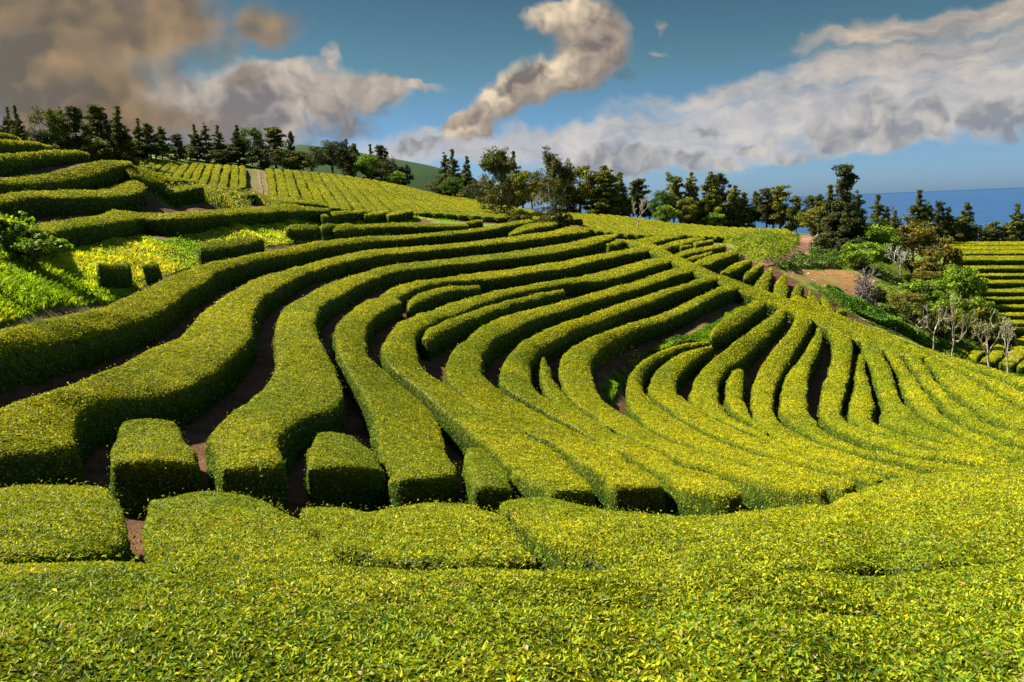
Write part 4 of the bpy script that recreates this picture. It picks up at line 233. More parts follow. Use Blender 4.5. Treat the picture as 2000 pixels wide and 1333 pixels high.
 ("N3","ragged tea row descending right below the striped field","-3686 9538 357 -3804 9843 367 1 0 0 0 0 0 0 0 0 0 0 0 1 1 1 0 0 0 1 0 0 0 0 0 1 0 1 0 0 0 1 1 1 0 0 0 2 1 1 0 0 0 2 1 2 0 0 0 5 5 4 0 3 0 4 27 9 -5 24 0 -23 106 14 -17 75 1 -71 217 12 -28 128 1 -72 265 7 -20 122 1 -1 189 -4 22 55 -5 97 12 -15 74 -24 -11 136 -148 -19 104 -94 -14 111 -210 -14 104 -148 -13 83 -214 -8 92 -178 -11 74 -210 -8 79 -186 -8 73 -205 -8 71 -187 -7 71 -200 -7 66 -184 -6 69 -196 -7 65 -180 -6 69 -193 -7 63 -177 -6 66 -188 -7 63 -174 -5 66 -184 -7 61 -169 -6 64 -181 -7 59 -167 -6 63 -177 -6 59 -163 -5 61 -173 -7 57 -159 -5 60 -171 -6 56 -157 -5 59 -166 -6 55 -153 -6 58 -163 -6 54 -150 -4 55 -155 -6 54 -151 -5 46 -129 -5 62 -172 -6 30 -87 -3 75 -210 -7 23 -64 -2 80 -223 -7 31 -88 -3 69 -192 -7 44 -123 -5 54 -151 -5 51 -138 -5 49 -133 -4 58 -132 -7 53 -127 -6 69 -119 -9 60 -123 -7 76 -108 -11 64 -115 -8 71 -94 -10 55 -76 -8 48 -61 -7 23 23 -5 13 -2 -3 -16 136 -2 -17 64 2 -39 176 1 -35 113 3 -42 154 3 -42 136 4 -40 133 3 -44 142 4 -41 131 3 -44 146 4 -42 134 3 -47 149 4 -43 137 3 -46 152 5 -44 140 4 -48 155 4 -45 142 3 -49 159 5 -45 146 4 -50 162 4 -47 150 3 -51 165 5 -48 152 4 -52 169 5 -48 155 4 -53 172 5 -50 159 4 -54 176 5 -51 161 4 -56 180 5 -51 166 4 -56 184 5 -53 169 4 -58 187 6 -54 172 4 -59 191 5 -55 176 4 -60 196 6 -57 180 5 -62 200 5 -57 184 4 -63 204 6 -59 188 5 -62 208 6 -56 192 4 -53 214 4 -40 198 1 -32 214 1 -7 196 -4 9 176 -5 26 152 -8 70 74 -11 51 33 -8 120 -59 -16 65 -108 -7 121 -155 -14 67 -185 -6 90 -197 -9 62 -200 -5 71 -209 -7 60 -196 -4 64 -207 -6 57 -192 -4 62 -204 -5 56 -188 -4 61 -199 -6 55 -184 -5 58 -196 -5 54 -180 -4 57 -191 -5 53 -176 -3 57 -188 -5 52 -173 -4 55 -183 -5 50 -169 -4 54 -180 -5 50 -165 -4 53 -176 -5 48 -163 -3 51 -172 -4 48 -158 -4 49 -161 -5 49 -163 -3 38 -125 -3 58 -194 -5 20 -67 -2 73 -246 -5 20 -166 -6 90 -277 -7 50 -316 -12 104 -228 -9 67 -151 -12 106 -66 -11 29 127 -3 73 141 -12 -41 238 7 15 267 -7 -80 214 16 -32 281 -1 -56 147 10 -46 240 0 -32 135 3 -42 200 2 -31 154 2 -38 181 1 -35 169 3 -36 173 1 -37 179 2 -36 171 1 -40 185 3 -37 171 2 -40 189 3 -37 175 1 -42 194 2 -38 179 1 -42 198 3 -39 182 2 -43 202 2 -40 186 1 -44 207 3 -40 191 2 -44 211 2 -42 194 1 -43 216 1 -42 199 2 -34 218 -1 -44 206 1 -12 217 -9 -47 217 2 16 212 -16 -48 228 2 32 211 -22 -51 236 1"),
 ("G1","tea row standing alone on the grass bank below the long straight hedge","-1493 3731 -134 -1467 3698 -145 -42 81 21 8 93 1 -9 81 8 9 88 1 12 91 2 10 84 2 13 95 2 11 86 1 10 81 3 11 91 2 8 78 4 10 95 3 24 95 -4 8 89 2 58 109 -18 6 81 2"),
 ("F1","broad foreground tea bed at the left edge, broken brown patch on top","-674 903 -314 -419 549 -246 10 22 -7 37 11 -5 12 26 -8 24 16 -7 18 27 -8 8 22 -8 27 15 -6 -1 26 -9 32 4 -5 -6 27 -8"),
 ("F2","broad foreground tea bed between two earth slits, rounded top edge","-469 941 -350 -285 573 -260 21 34 -7 16 -10 2 31 22 -6 17 -8 2 39 1 -5 17 -6 2 36 -20 0 18 -6 1 27 -32 3 20 -4 0 19 -32 4 27 -3 0 13 -25 4 37 -2 -2"),
 ("F3","foreground tea bed with a double-lobed upper edge","-274 959 -373 -204 747 -322 26 13 -5 11 -28 8 26 -7 -1 13 -30 9 21 -19 2 14 -36 12 14 -9 1 21 -43 13 11 11 -4 24 -38 11 14 29 -9 25 -23 6 19 36 -11 25 -12 3 23 30 -10 28 -1 -1 26 11 -6 28 7 -4 27 -10 0 26 14 -6"),
 ("F4","very wide foreground tea bed filling the lower right","-26 1112 -438 -13 1003 -410 35 52 -16 1 -2 1 37 28 -11 1 -9 2 30 -6 -2 3 -18 5 19 -31 6 4 -26 7 13 -36 9 4 -28 8 18 -27 6 4 -27 8 26 -15 3 4 -28 8 26 -15 2 3 -28 8 20 -25 7 3 -29 9 15 -27 7 4 -37 12 9 -17 5 6 -49 16 3 -5 1 13 -58 18 2 -1 0 20 -46 12 5 2 -1 26 -20 1 15 9 -3 22 -4 -3 27 14 -5 13 -12 4 35 13 -5 5 -21 10 36 12 -5 10 -18 9 33 17 -5 19 -7 3 32 19 -6 26 1 -2 33 16 -5 27 5 -3 31 19 -5 27 6 -4 27 27 -8 24 11 -6 25 34 -9 20 17 -9 24 34 -9 18 15 -8 24 35 -8 13 3 -3 27 33 -8 6 -11 5 30 30 -7 6 -16 8 31 28 -6 15 -7 3 33 26 -6 23 2 -2 33 22 -4 27 6 -3 37 11 0 23 5 -3 42 -5 8 16 3 -1 47 -21 12 6 1 -1 51 -28 15 1 0 0 52 -29 15 0 0 0"),
 ("F5","continuous foreground tea row crossing the whole width, second from the bottom","-421 542 -244 -297 376 -198 47 5 -3 22 -2 0 44 4 -4 25 -1 0 40 -1 -2 28 -1 -1 40 -7 1 28 0 -1 40 -9 1 28 1 -2 39 -5 0 28 3 -3 37 1 -3 24 5 -4 31 2 -3 21 5 -4 31 -3 -1 22 -1 0 34 -4 0 27 -4 1 37 -3 -1 30 -1 -1 34 -3 -1 31 4 -4 25 4 -4 29 14 -9 18 16 -10 23 22 -14 16 18 -10 15 16 -10 15 -1 -1 13 -1 1 11 -19 9 15 -16 8 14 -18 9 22 -15 7 27 -3 1 24 -1 -1 37 7 -4 23 12 -8 38 16 -9 19 15 -9 36 22 -12 14 9 -6 28 16 -8 6 -4 2 24 1 0 2 -16 9 26 2 0 6 -18 9 35 10 -4 18 -10 5 40 13 -6 24 -4 1 44 12 -5 24 -3 0"),
 ("F6","nearest tea row along the bottom edge, large glossy leaves","-313 372 -196 -186 213 -153 40 -2 -1 26 5 -4 41 -1 -1 24 3 -4 40 -1 -1 23 1 -2 39 3 -3 24 2 -3 37 5 -5 20 8 -7 32 4 -4 16 7 -6 32 -2 0 18 -3 1 34 -2 -1 23 -6 4 35 5 -4 23 4 -4 31 14 -10 18 14 -11 25 17 -10 15 7 -6 20 4 -4 13 -8 6 20 -10 5 16 -13 8 27 -7 2 22 1 -1 30 6 -5 22 13 -11 26 8 -6 17 11 -10 21 -5 2 11 -2 1 23 -13 6 9 -12 9 31 -11 4 16 -10 7 38 -6 2 25 -2 0"),
 ("U1c","curled end of the terrace hedges, above the reddish gap","-2365 4900 377 -2233 4750 275 26 71 -12 19 95 -25 29 83 -17 19 84 -10 33 96 -23 18 71 4"),
 ("G2","rounded tea clump on the grass bank casting a dark shadow","-1377 2579 -126 -1349 2544 -140 -7 54 -1 8 76 -10 -4 71 -5 1 62 -5 1 86 -8 -6 50 -1"),
 ("G4","smaller tea clump on the grass bank, right of the rounded one","-1394 2957 -149 -1357 2891 -162 -1 21 -1 2 51 -3 0 32 -1 -2 41 -1 0 44 -3 -3 30 0"),
]
FIELDS={
 "A":[
  "-6693 12813 1129 -6657 12919 1131 7 -9 -4 4 -17 -6 6 -10 -4 3 -16 -5 7 -10 -3 4 -16 -6 6 -9 -4 3 -17 -5",
  "-6647 12945 1131 -6610 13051 1134 3 -18 -6 3 -23 -7 3 -18 -6 4 -22 -8 3 -17 -5 3 -23 -7 3 -18 -6 3 -22 -7",
  "-6600 13078 1133 -6558 13194 1126 4 -24 -8 7 -37 -11 3 -25 -7 7 -36 -11 4 -24 -8 6 -36 -10 3 -25 -8 7 -36 -11",
  "-6543 13232 1125 -6466 13424 1124 8 -41 -12 9 -70 -19 7 -41 -12 10 -70 -18 7 -42 -12 9 -69 -18 8 -41 -12 9 -70 -19",
  "-6449 13465 1123 -6392 13599 1119 11 -78 -20 24 -117 -29 11 -79 -20 24 -118 -29 11 -78 -21 24 -117 -29 11 -78 -20 24 -118 -29",
  "-6377 13634 1117 -6313 13778 1106 26 -127 -31 34 -160 -36 27 -126 -30 34 -160 -36 27 -127 -31 33 -160 -37 26 -127 -31 34 -161 -36",
  "-6298 13812 1103 -6240 13936 1093 37 -169 -37 51 -199 -43 36 -168 -38 51 -200 -42 37 -168 -37 52 -200 -42 37 -168 -38 51 -199 -43",
  "-6223 13962 1091 -6143 14046 1085 56 -210 -44 78 -267 -54 56 -211 -45 79 -267 -55 56 -211 -44 78 -267 -55 55 -210 -44 79 -267 -54",
  "-6122 14064 1084 -6033 14129 1075 84 -283 -58 101 -359 -71 83 -284 -58 101 -360 -71 83 -284 -57 101 -360 -71 84 -283 -58 101 -360 -71",
  "-6011 14145 1073 -5928 14205 1064 105 -373 -73 117 -403 -77 104 -373 -73 116 -403 -77 105 -373 -73 116 -403 -76 104 -373 -73 117 -402 -77",
  "-5907 14219 1062 -5830 14274 1053 119 -411 -78 135 -451 -84 120 -412 -78 136 -451 -83 120 -411 -78 135 -452 -83 119 -412 -78 135 -451 -84",
  "-5808 14290 1050 -5708 14360 1039 141 -466 -85 169 -546 -97 141 -467 -86 168 -547 -97 140 -466 -85 169 -546 -97 141 -466 -86 168 -546 -97",
  "-5684 14376 1036 -5597 14436 1027 175 -565 -99 200 -639 -109 175 -566 -100 199 -639 -110 175 -565 -100 199 -639 -110 175 -566 -99 199 -639 -110",
  "-5576 14451 1025 -5495 14506 1019 207 -660 -112 242 -753 -126 207 -660 -113 242 -753 -126 207 -660 -113 241 -753 -126 206 -659 -112 241 -753 -127",
  "-5472 14521 1018 -5375 14586 1012 248 -770 -128 262 -814 -133 247 -770 -129 262 -814 -133 248 -770 -129 262 -814 -133 247 -770 -128 262 -814 -133",
  "-5350 14602 1010 -5251 14667 1002 265 -825 -134 279 -864 -138 266 -824 -134 279 -864 -139 266 -824 -134 280 -864 -139 265 -825 -135 279 -863 -139",
  "-5227 14683 1000 -5126 14748 994 282 -871 -139 288 -887 -141 282 -870 -139 288 -887 -141 282 -871 -140 289 -887 -142 282 -871 -140 288 -887 -141",
  "-5101 14764 992 -5003 14827 984 289 -891 -141 294 -907 -140 290 -891 -141 294 -906 -141 290 -891 -142 295 -907 -140 289 -891 -142 294 -907 -142",
  "-4980 14842 982 -4890 14899 972 294 -907 -139 288 -894 -130 295 -907 -140 288 -894 -131 294 -907 -139 288 -895 -130 293 -907 -140 288 -894 -131",
 ],
 "B":[
  "-4622 15251 929 -4491 15290 921 296 -963 -150 291 -976 -153 297 -963 -150 291 -975 -152 296 -963 -150 290 -975 -152 296 -963 -151 291 -975 -153",
  "-4466 15297 919 -4334 15336 910 292 -980 -153 306 -1022 -160 291 -981 -153 305 -1021 -161 292 -980 -154 305 -1021 -161 291 -980 -154 305 -1022 -161",
  "-4309 15343 908 -4176 15381 894 308 -1029 -162 320 -1070 -168 308 -1030 -162 321 -1070 -168 308 -1029 -162 320 -1070 -169 308 -1029 -163 321 -1070 -169",
  "-4151 15389 891 -4018 15427 874 323 -1078 -169 334 -1119 -177 323 -1078 -170 335 -1119 -177 323 -1078 -170 334 -1119 -178 323 -1078 -171 335 -1119 -178",
  "-3993 15435 870 -3859 15473 853 337 -1127 -178 346 -1166 -185 336 -1127 -178 347 -1167 -185 337 -1127 -179 346 -1166 -185 336 -1126 -179 347 -1166 -186",
  "-3833 15480 849 -3698 15519 833 347 -1172 -185 352 -1191 -186 348 -1171 -185 353 -1191 -187 348 -1172 -187 353 -1191 -187 349 -1172 -186 353 -1191 -188",
  "-3673 15526 830 -3537 15565 814 354 -1195 -187 358 -1214 -188 354 -1194 -187 358 -1214 -188 353 -1195 -187 359 -1214 -189 355 -1194 -188 358 -1213 -189",
  "-3511 15572 810 -3374 15611 794 359 -1217 -187 363 -1237 -188 359 -1218 -189 363 -1237 -188 359 -1217 -188 363 -1236 -188 360 -1218 -190 364 -1237 -190",
  "-3348 15618 790 -3211 15657 763 363 -1240 -188 367 -1260 -184 364 -1241 -187 367 -1260 -184 364 -1240 -188 368 -1259 -185 365 -1240 -189 369 -1259 -186",
  "-3185 15664 758 -3047 15702 730 368 -1263 -183 371 -1282 -179 368 -1264 -184 371 -1282 -180 368 -1263 -184 372 -1282 -181 370 -1262 -185 372 -1282 -181",
  "-3021 15710 725 -2882 15748 698 372 -1286 -179 374 -1305 -175 372 -1286 -179 375 -1305 -175 372 -1286 -180 375 -1305 -175 373 -1286 -180 376 -1305 -176",
  "-2855 15756 692 -2716 15794 665 374 -1309 -173 377 -1328 -169 375 -1309 -174 377 -1328 -170 376 -1309 -175 378 -1328 -170 376 -1308 -175 379 -1327 -171",
  "-2689 15802 660 -2548 15840 633 377 -1332 -168 379 -1351 -164 378 -1332 -170 379 -1351 -165 378 -1331 -169 380 -1350 -166 379 -1331 -170 381 -1350 -165",
  "-2521 15847 627 -2380 15886 595 379 -1354 -163 380 -1374 -159 379 -1355 -164 381 -1373 -158 380 -1354 -165 381 -1374 -159 382 -1354 -165 383 -1373 -160",
  "-2353 15893 589 -2211 15932 554 380 -1377 -158 381 -1397 -152 381 -1377 -158 382 -1396 -154 382 -1377 -158 382 -1396 -153 382 -1377 -159 383 -1396 -154",
  "-2184 15939 548 -2040 15978 512 382 -1400 -152 381 -1420 -147 381 -1400 -152 381 -1419 -147 382 -1400 -153 383 -1419 -147 384 -1399 -153 383 -1418 -149",
  "-2012 15977 504 -1858 15928 460 381 -1421 -145 378 -1418 -139 381 -1421 -146 378 -1418 -138 382 -1420 -147 380 -1418 -139 384 -1421 -146 380 -1418 -140",
  "-1828 15913 451 -1669 15805 406 377 -1416 -137 373 -1399 -130 378 -1416 -137 373 -1399 -129 378 -1416 -137 374 -1398 -129 380 -1416 -139 376 -1398 -130",
  "-1639 15784 397 -1482 15676 352 372 -1395 -128 368 -1378 -119 373 -1396 -127 368 -1378 -119 373 -1395 -128 369 -1377 -119 374 -1394 -129 371 -1377 -120",
  "-1452 15655 343 -1298 15547 299 367 -1374 -117 364 -1357 -109 367 -1375 -117 363 -1357 -108 369 -1374 -118 365 -1357 -109 369 -1374 -118 366 -1356 -110",
  "-1268 15526 291 -1115 15418 259 362 -1353 -107 358 -1336 -102 363 -1354 -107 360 -1336 -101 364 -1353 -108 360 -1336 -102 365 -1353 -107 361 -1335 -102",
  "-1086 15397 254 -935 15289 232 358 -1333 -101 354 -1315 -98 358 -1332 -101 355 -1315 -98 360 -1332 -101 356 -1315 -98 360 -1332 -101 357 -1314 -98",
  "-906 15268 227 -757 15160 206 353 -1311 -96 350 -1290 -94 355 -1311 -98 352 -1290 -93 355 -1311 -97 352 -1289 -94 356 -1311 -98 353 -1289 -94",
  "-729 15139 201 -583 15031 166 350 -1285 -93 348 -1258 -85 351 -1285 -93 349 -1258 -86 351 -1285 -93 349 -1258 -85 353 -1284 -93 351 -1257 -86",
  "-556 15010 159 -412 14902 117 348 -1253 -84 346 -1226 -75 349 -1252 -84 347 -1226 -75 349 -1253 -84 348 -1225 -75 350 -1252 -85 349 -1225 -75",
 ],
 "C":[
  "957 14996 -140 1083 14968 -143 -1 -1371 -39 -8 -1361 -43 -1 -1371 -40 -7 -1360 -44 -1 -1371 -40 -8 -1361 -43 -1 -1371 -39 -7 -1360 -44",
  "1115 14960 -145 1240 14932 -152 -10 -1357 -44 -16 -1347 -47 -9 -1358 -44 -15 -1347 -47 -9 -1358 -44 -15 -1347 -47 -9 -1358 -45 -15 -1347 -47",
  "1271 14924 -154 1395 14896 -166 -17 -1344 -48 -22 -1334 -49 -17 -1344 -47 -22 -1333 -50 -16 -1344 -48 -22 -1334 -49 -16 -1345 -48 -22 -1333 -50",
  "1426 14888 -169 1550 14860 -181 -24 -1330 -49 -29 -1320 -49 -23 -1331 -50 -29 -1320 -49 -23 -1331 -50 -29 -1320 -50 -23 -1331 -50 -28 -1320 -49",
  "1581 14852 -184 1704 14824 -196 -31 -1317 -49 -36 -1307 -48 -30 -1317 -49 -36 -1306 -49 -30 -1317 -49 -36 -1307 -49 -30 -1318 -50 -35 -1306 -50",
  "1735 14816 -199 1857 14788 -210 -38 -1303 -48 -43 -1294 -49 -37 -1304 -49 -43 -1293 -48 -37 -1304 -49 -43 -1293 -49 -37 -1304 -49 -43 -1293 -49",
  "1888 14780 -213 2010 14752 -225 -45 -1290 -48 -52 -1280 -48 -45 -1291 -49 -51 -1280 -48 -44 -1290 -48 -51 -1280 -48 -44 -1291 -49 -51 -1280 -48",
  "2041 14744 -229 2162 14716 -249 -54 -1277 -47 -61 -1267 -45 -53 -1277 -48 -60 -1267 -45 -53 -1278 -48 -61 -1267 -45 -52 -1277 -48 -59 -1267 -45",
  "2192 14708 -254 2313 14680 -275 -63 -1264 -44 -71 -1255 -40 -62 -1264 -44 -71 -1254 -40 -62 -1265 -44 -70 -1254 -40 -62 -1264 -45 -70 -1254 -41",
  "2343 14672 -280 2463 14644 -301 -73 -1251 -39 -82 -1242 -34 -73 -1252 -39 -82 -1242 -34 -73 -1252 -39 -83 -1241 -35 -72 -1251 -40 -81 -1242 -35",
  "2493 14636 -306 2613 14608 -326 -85 -1239 -33 -95 -1230 -29 -84 -1239 -33 -95 -1229 -29 -85 -1239 -34 -95 -1229 -29 -84 -1239 -33 -95 -1229 -29",
  "2643 14600 -332 2762 14572 -352 -98 -1226 -27 -108 -1213 -24 -98 -1226 -28 -108 -1212 -23 -97 -1226 -27 -107 -1212 -24 -97 -1226 -28 -107 -1212 -24",
  "2792 14564 -357 2911 14536 -378 -110 -1207 -23 -120 -1188 -19 -111 -1208 -23 -119 -1187 -20 -110 -1208 -22 -119 -1187 -20 -109 -1208 -23 -119 -1187 -19",
  "2940 14528 -382 3059 14500 -399 -122 -1182 -19 -132 -1162 -17 -121 -1182 -19 -131 -1163 -17 -122 -1182 -19 -131 -1162 -16 -121 -1182 -19 -131 -1162 -17",
  "3088 14492 -403 3206 14464 -418 -134 -1157 -16 -144 -1138 -15 -133 -1157 -17 -143 -1137 -14 -134 -1157 -16 -143 -1137 -15 -133 -1157 -16 -143 -1138 -14",
  "3235 14456 -422 3352 14428 -438 -146 -1132 -14 -155 -1113 -12 -145 -1132 -14 -155 -1113 -12 -146 -1133 -14 -155 -1112 -12 -145 -1132 -14 -154 -1113 -12",
  "3381 14420 -441 3498 14392 -457 -157 -1107 -12 -166 -1088 -9 -157 -1108 -11 -167 -1088 -10 -157 -1108 -12 -166 -1088 -10 -157 -1108 -12 -165 -1088 -10",
  "3527 14384 -460 3643 14356 -476 -169 -1083 -10 -177 -1063 -7 -168 -1083 -9 -176 -1063 -8 -168 -1083 -9 -176 -1063 -7 -168 -1083 -10 -177 -1063 -8",
  "3672 14348 -479 3787 14320 -494 -179 -1058 -7 -186 -1038 -6 -178 -1057 -7 -185 -1038 -5 -178 -1058 -8 -186 -1037 -6 -178 -1058 -7 -185 -1038 -5",
  "3816 14312 -498 3931 14284 -510 -187 -1031 -5 -191 -1001 -3 -187 -1031 -5 -190 -1000 -4 -187 -1031 -5 -190 -1001 -4 -187 -1032 -5 -190 -1001 -4",
  "3959 14276 -512 4073 14248 -522 -190 -992 -4 -190 -955 -2 -191 -992 -3 -191 -955 -3 -190 -992 -4 -190 -955 -3 -190 -992 -4 -190 -955 -3",
  "4102 14240 -524 4216 14212 -533 -190 -945 -3 -189 -908 -2 -191 -945 -2 -189 -907 -2 -190 -946 -3 -188 -907 -2 -190 -945 -3 -189 -908 -2",
  "4244 14204 -536 4357 14176 -545 -188 -897 -1 -185 -859 -1 -188 -898 -2 -185 -859 -1 -188 -898 -2 -185 -859 -2 -188 -897 -2 -185 -858 -1",
  "4385 14168 -547 4498 14140 -556 -184 -848 -1 -180 -810 -1 -184 -849 -1 -179 -809 0 -184 -849 -1 -179 -809 -1 -184 -849 -2 -179 -809 0",
  "4526 14132 -558 4638 14104 -566 -178 -799 -1 -172 -759 0 -178 -799 0 -172 -759 -1 -178 -799 -1 -172 -759 0 -178 -800 0 -172 -759 0",
  "4666 14096 -568 4777 14068 -574 -171 -748 0 -163 -708 -1 -170 -749 0 -163 -709 0 -170 -749 -1 -163 -708 -1 -170 -749 0 -162 -708 0",
  "4805 14060 -576 4915 14032 -582 -164 -700 0 -177 -684 0 -164 -701 -1 -178 -685 1 -163 -701 0 -178 -684 0 -164 -701 0 -178 -684 1",
  "4943 14025 -584 5056 14003 -591 -183 -681 1 -209 -676 3 -182 -681 1 -208 -676 2 -183 -682 1 -209 -675 3 -183 -681 1 -208 -676 2",
 ],
 "D":[
  "9116 16000 -1079 8788 15417 -1112 405 0 -16 391 0 -14 406 0 -15 391 0 -15 406 0 -15 391 0 -15 405 0 -16 391 0 -15 406 0 -15 391 0 -14",
  "8694 15250 -1120 8412 14750 -1142 387 0 -14 374 0 -14 387 0 -15 375 0 -14 386 0 -15 374 0 -14 387 0 -14 375 0 -14 387 0 -15 374 0 -15",
  "8376 14583 -1151 8092 14083 -1167 359 0 -13 347 0 -14 359 0 -14 347 0 -13 358 0 -13 346 0 -13 359 0 -14 347 0 -13 359 0 -14 346 0 -13",
  "7978 13785 -1186 7697 13292 -1215 329 0 -13 317 0 -12 328 0 -12 317 0 -12 329 0 -13 317 0 -12 328 0 -12 317 0 -12 328 0 -12 317 0 -12",
  "7372 12633 -1254 7209 12350 -1267 292 0 -11 285 0 -11 291 0 -11 285 0 -11 292 0 -11 286 0 -10 291 0 -11 285 0 -11 292 0 -11 285 0 -11",
  "7136 11783 -1299 7001 11557 -1305 222 0 -8 217 0 -8 222 0 -8 218 0 -8 221 0 -9 218 0 -8 222 0 -8 217 0 -9 222 0 -9 218 0 -8",
  "6782 11127 -1325 6642 10893 -1334 202 0 -8 198 0 -7 202 0 -7 198 0 -8 203 0 -8 198 0 -8 202 0 -8 198 0 -7 202 0 -8 198 0 -8",
  "6347 10287 -1353 6211 10063 -1358 174 0 -7 170 0 -6 173 0 -6 170 0 -7 173 0 -7 170 0 -6 174 0 -6 170 0 -6 173 0 -7 169 0 -7",
  "6061 9697 -1377 5971 9550 -1382 150 0 -6 147 0 -6 149 0 -5 148 0 -5 149 0 -6 147 0 -6 150 0 -6 147 0 -6 149 0 -5 147 0 -5",
  "5779 9147 -1394 5669 8970 -1398 130 0 -5 128 0 -5 130 0 -5 127 0 -5 130 0 -5 128 0 -5 130 0 -5 128 0 -5 130 0 -5 127 0 -4",
  "5510 8665 -1411 5396 8483 -1416 118 0 -5 115 0 -5 117 0 -4 116 0 -4 118 0 -5 115 0 -4 117 0 -4 115 0 -5 118 0 -5 115 0 -4",
  "5253 8209 -1422 5139 8026 -1424 106 0 -4 103 0 -4 106 0 -4 104 0 -4 106 0 -4 104 0 -4 106 0 -4 103 0 -4 106 0 -5 104 0 -4",
  "5012 7783 -1424 4897 7600 -1422 95 0 -4 93 0 -4 96 0 -4 93 0 -4 95 0 -3 93 0 -3 95 0 -4 93 0 -4 96 0 -4 93 0 -3",
 ],
 "V":[
  "3828 6800 -1291 3680 6453 -1285 42 33 -2 40 27 -2 42 34 -1 39 27 -2 42 33 -1 40 26 -2 42 33 -2 39 27 -1",
  "3979 6987 -1295 3921 6800 -1295 65 40 -2 52 20 -2 65 40 -2 52 20 -2 65 40 -1 53 20 -2 65 40 -2 52 20 -2",
  "3383 5867 -1259 3480 5813 -1261 48 66 -4 59 80 -5 48 67 -5 60 80 -6 49 67 -4 60 80 -5 48 66 -4 59 80 -5",
  "3531 5813 -1264 3461 5600 -1251 117 147 -8 110 147 -10 117 147 -9 111 146 -10 117 146 -9 110 147 -10 118 147 -8 110 147 -10",
  "3406 5467 -1241 3502 5440 -1244 173 220 -15 133 173 -13 172 220 -16 134 174 -13 173 220 -15 134 173 -13 173 220 -15 134 173 -12",
  "3486 5387 -1240 3520 5280 -1235 173 213 -16 160 187 -15 173 213 -16 161 186 -16 173 214 -16 160 187 -16 173 213 -16 161 187 -16",
  "4200 6880 -1306 4085 6613 -1303 58 47 -2 61 47 -2 58 46 -1 61 47 -3 58 47 -2 61 46 -2 58 47 -2 60 47 -2",
  "4231 6667 -1309 4164 6453 -1306 71 66 -3 81 74 -3 72 67 -2 81 73 -4 71 67 -2 81 73 -3 71 66 -3 81 74 -4",
  "4357 6560 -1315 4270 6347 -1309 90 80 -3 89 66 -4 90 80 -3 89 67 -5 89 80 -4 90 67 -4 90 80 -3 89 66 -4",
  "3510 5227 -1230 3582 5200 -1235 130 160 -15 133 153 -14 131 160 -14 134 154 -13 131 160 -14 133 153 -13 131 160 -14 134 153 -14",
 ],
}
GROUND={
 "bank":[[-14.22, 20.39], [-15.57, 23.77], [-15.81, 25.7], [-17.48, 30.7], [-18.25, 35.01], [-17.75, 38.96], [-17.12, 44.01], [-16.56, 51.36], [-15.81, 55.97], [-16.67, 72.57], [-19.02, 107.35], [-9.55, 112.13], [-6.16, 103.84], [-13.03, 56.12], [-14.03, 49.17], [-14.45, 44.39], [-15.11, 38.43], [-14.32, 32.45], [-13.34, 27.41], [-12.46, 22.54], [-11.96, 19.07], [-11.48, 16.15]],
 "clumps":[[-21.72, 31.55], [-22.77, 35.21], [-21.67, 34.76], [-20.65, 34.12], [-19.08, 32.11], [-15.49, 25.13], [-14.62, 21.0]],
 "mound":[[-44.4, 96.87], [-24.09, 56.12], [-35.07, 105.62], [-28.52, 101.62], [-25.43, 99.84], [-19.06, 57.16], [-21.59, 47.82], [-45.54, 96.85]],
 "strip":[[3.82, 29.82], [3.79, 31.43], [4.61, 34.68], [6.5, 39.29], [8.3, 41.57], [10.07, 42.25], [11.51, 43.57], [13.78, 47.92], [15.82, 51.39], [17.49, 54.11], [18.07, 56.42], [18.67, 56.37], [17.68, 52.82], [14.95, 48.01], [11.72, 42.0], [10.86, 40.56], [9.84, 41.52], [7.07, 40.22], [5.53, 36.98], [4.63, 32.83]],
 "pocket":[[16.23, 62.29], [17.1, 64.47], [18.37, 67.07], [21.25, 71.54], [21.96, 71.99], [20.35, 68.18], [18.38, 65.05], [17.01, 62.1]],
 "weeds":[[30.31, 114.34], [35.36, 114.0], [45.42, 122.77], [35.78, 94.62], [28.79, 80.3], [22.6, 68.38], [21.93, 69.15], [22.66, 76.28], [28.14, 101.57]],
 "scrub":[[25.84, 62.55], [28.79, 66.64], [29.27, 63.69], [29.0, 59.52], [31.39, 60.17], [34.04, 60.4], [35.34, 59.02], [33.65, 58.23], [30.7, 56.51], [29.37, 57.0], [27.0, 56.98], [25.64, 57.44]],
 "clearing":[[23.58, 66.22], [28.73, 76.11], [32.49, 77.8], [35.82, 77.09], [36.39, 75.54], [33.09, 70.04], [30.35, 65.09], [29.4, 65.45], [26.92, 62.27], [27.17, 65.47], [25.21, 64.44], [23.34, 63.47]],
 "roadL":[[22.02, 68.26], [27.77, 79.25], [31.67, 86.31], [35.81, 95.05], [44.57, 117.31]],
 "roadR":[[22.47, 67.14], [28.58, 78.25], [32.71, 84.93], [37.71, 94.71], [44.01, 108.6]],
 "roadside":[[23.61, 68.37], [28.73, 78.21], [32.18, 83.12], [37.02, 91.71], [37.52, 89.68], [34.91, 81.05], [33.53, 77.79], [31.38, 77.62], [28.84, 76.4], [24.29, 68.61]],
 "trackA":[[-46.86, 150.0], [-41.51, 133.0], [-36.08, 116.0]],
 "trackB":[[-45.53, 150.0], [-40.32, 133.0], [-35.03, 116.0]],
 "trackG":[[-48.13, 151.0], [-44.73, 151.0], [-32.71, 112.0], [-35.46, 112.0]],
 "foot":[[26.28, 58.18], [26.2, 56.76], [26.8, 56.55], [28.17, 56.95], [29.27, 56.8], [30.16, 55.86], [30.78, 55.56]],
}
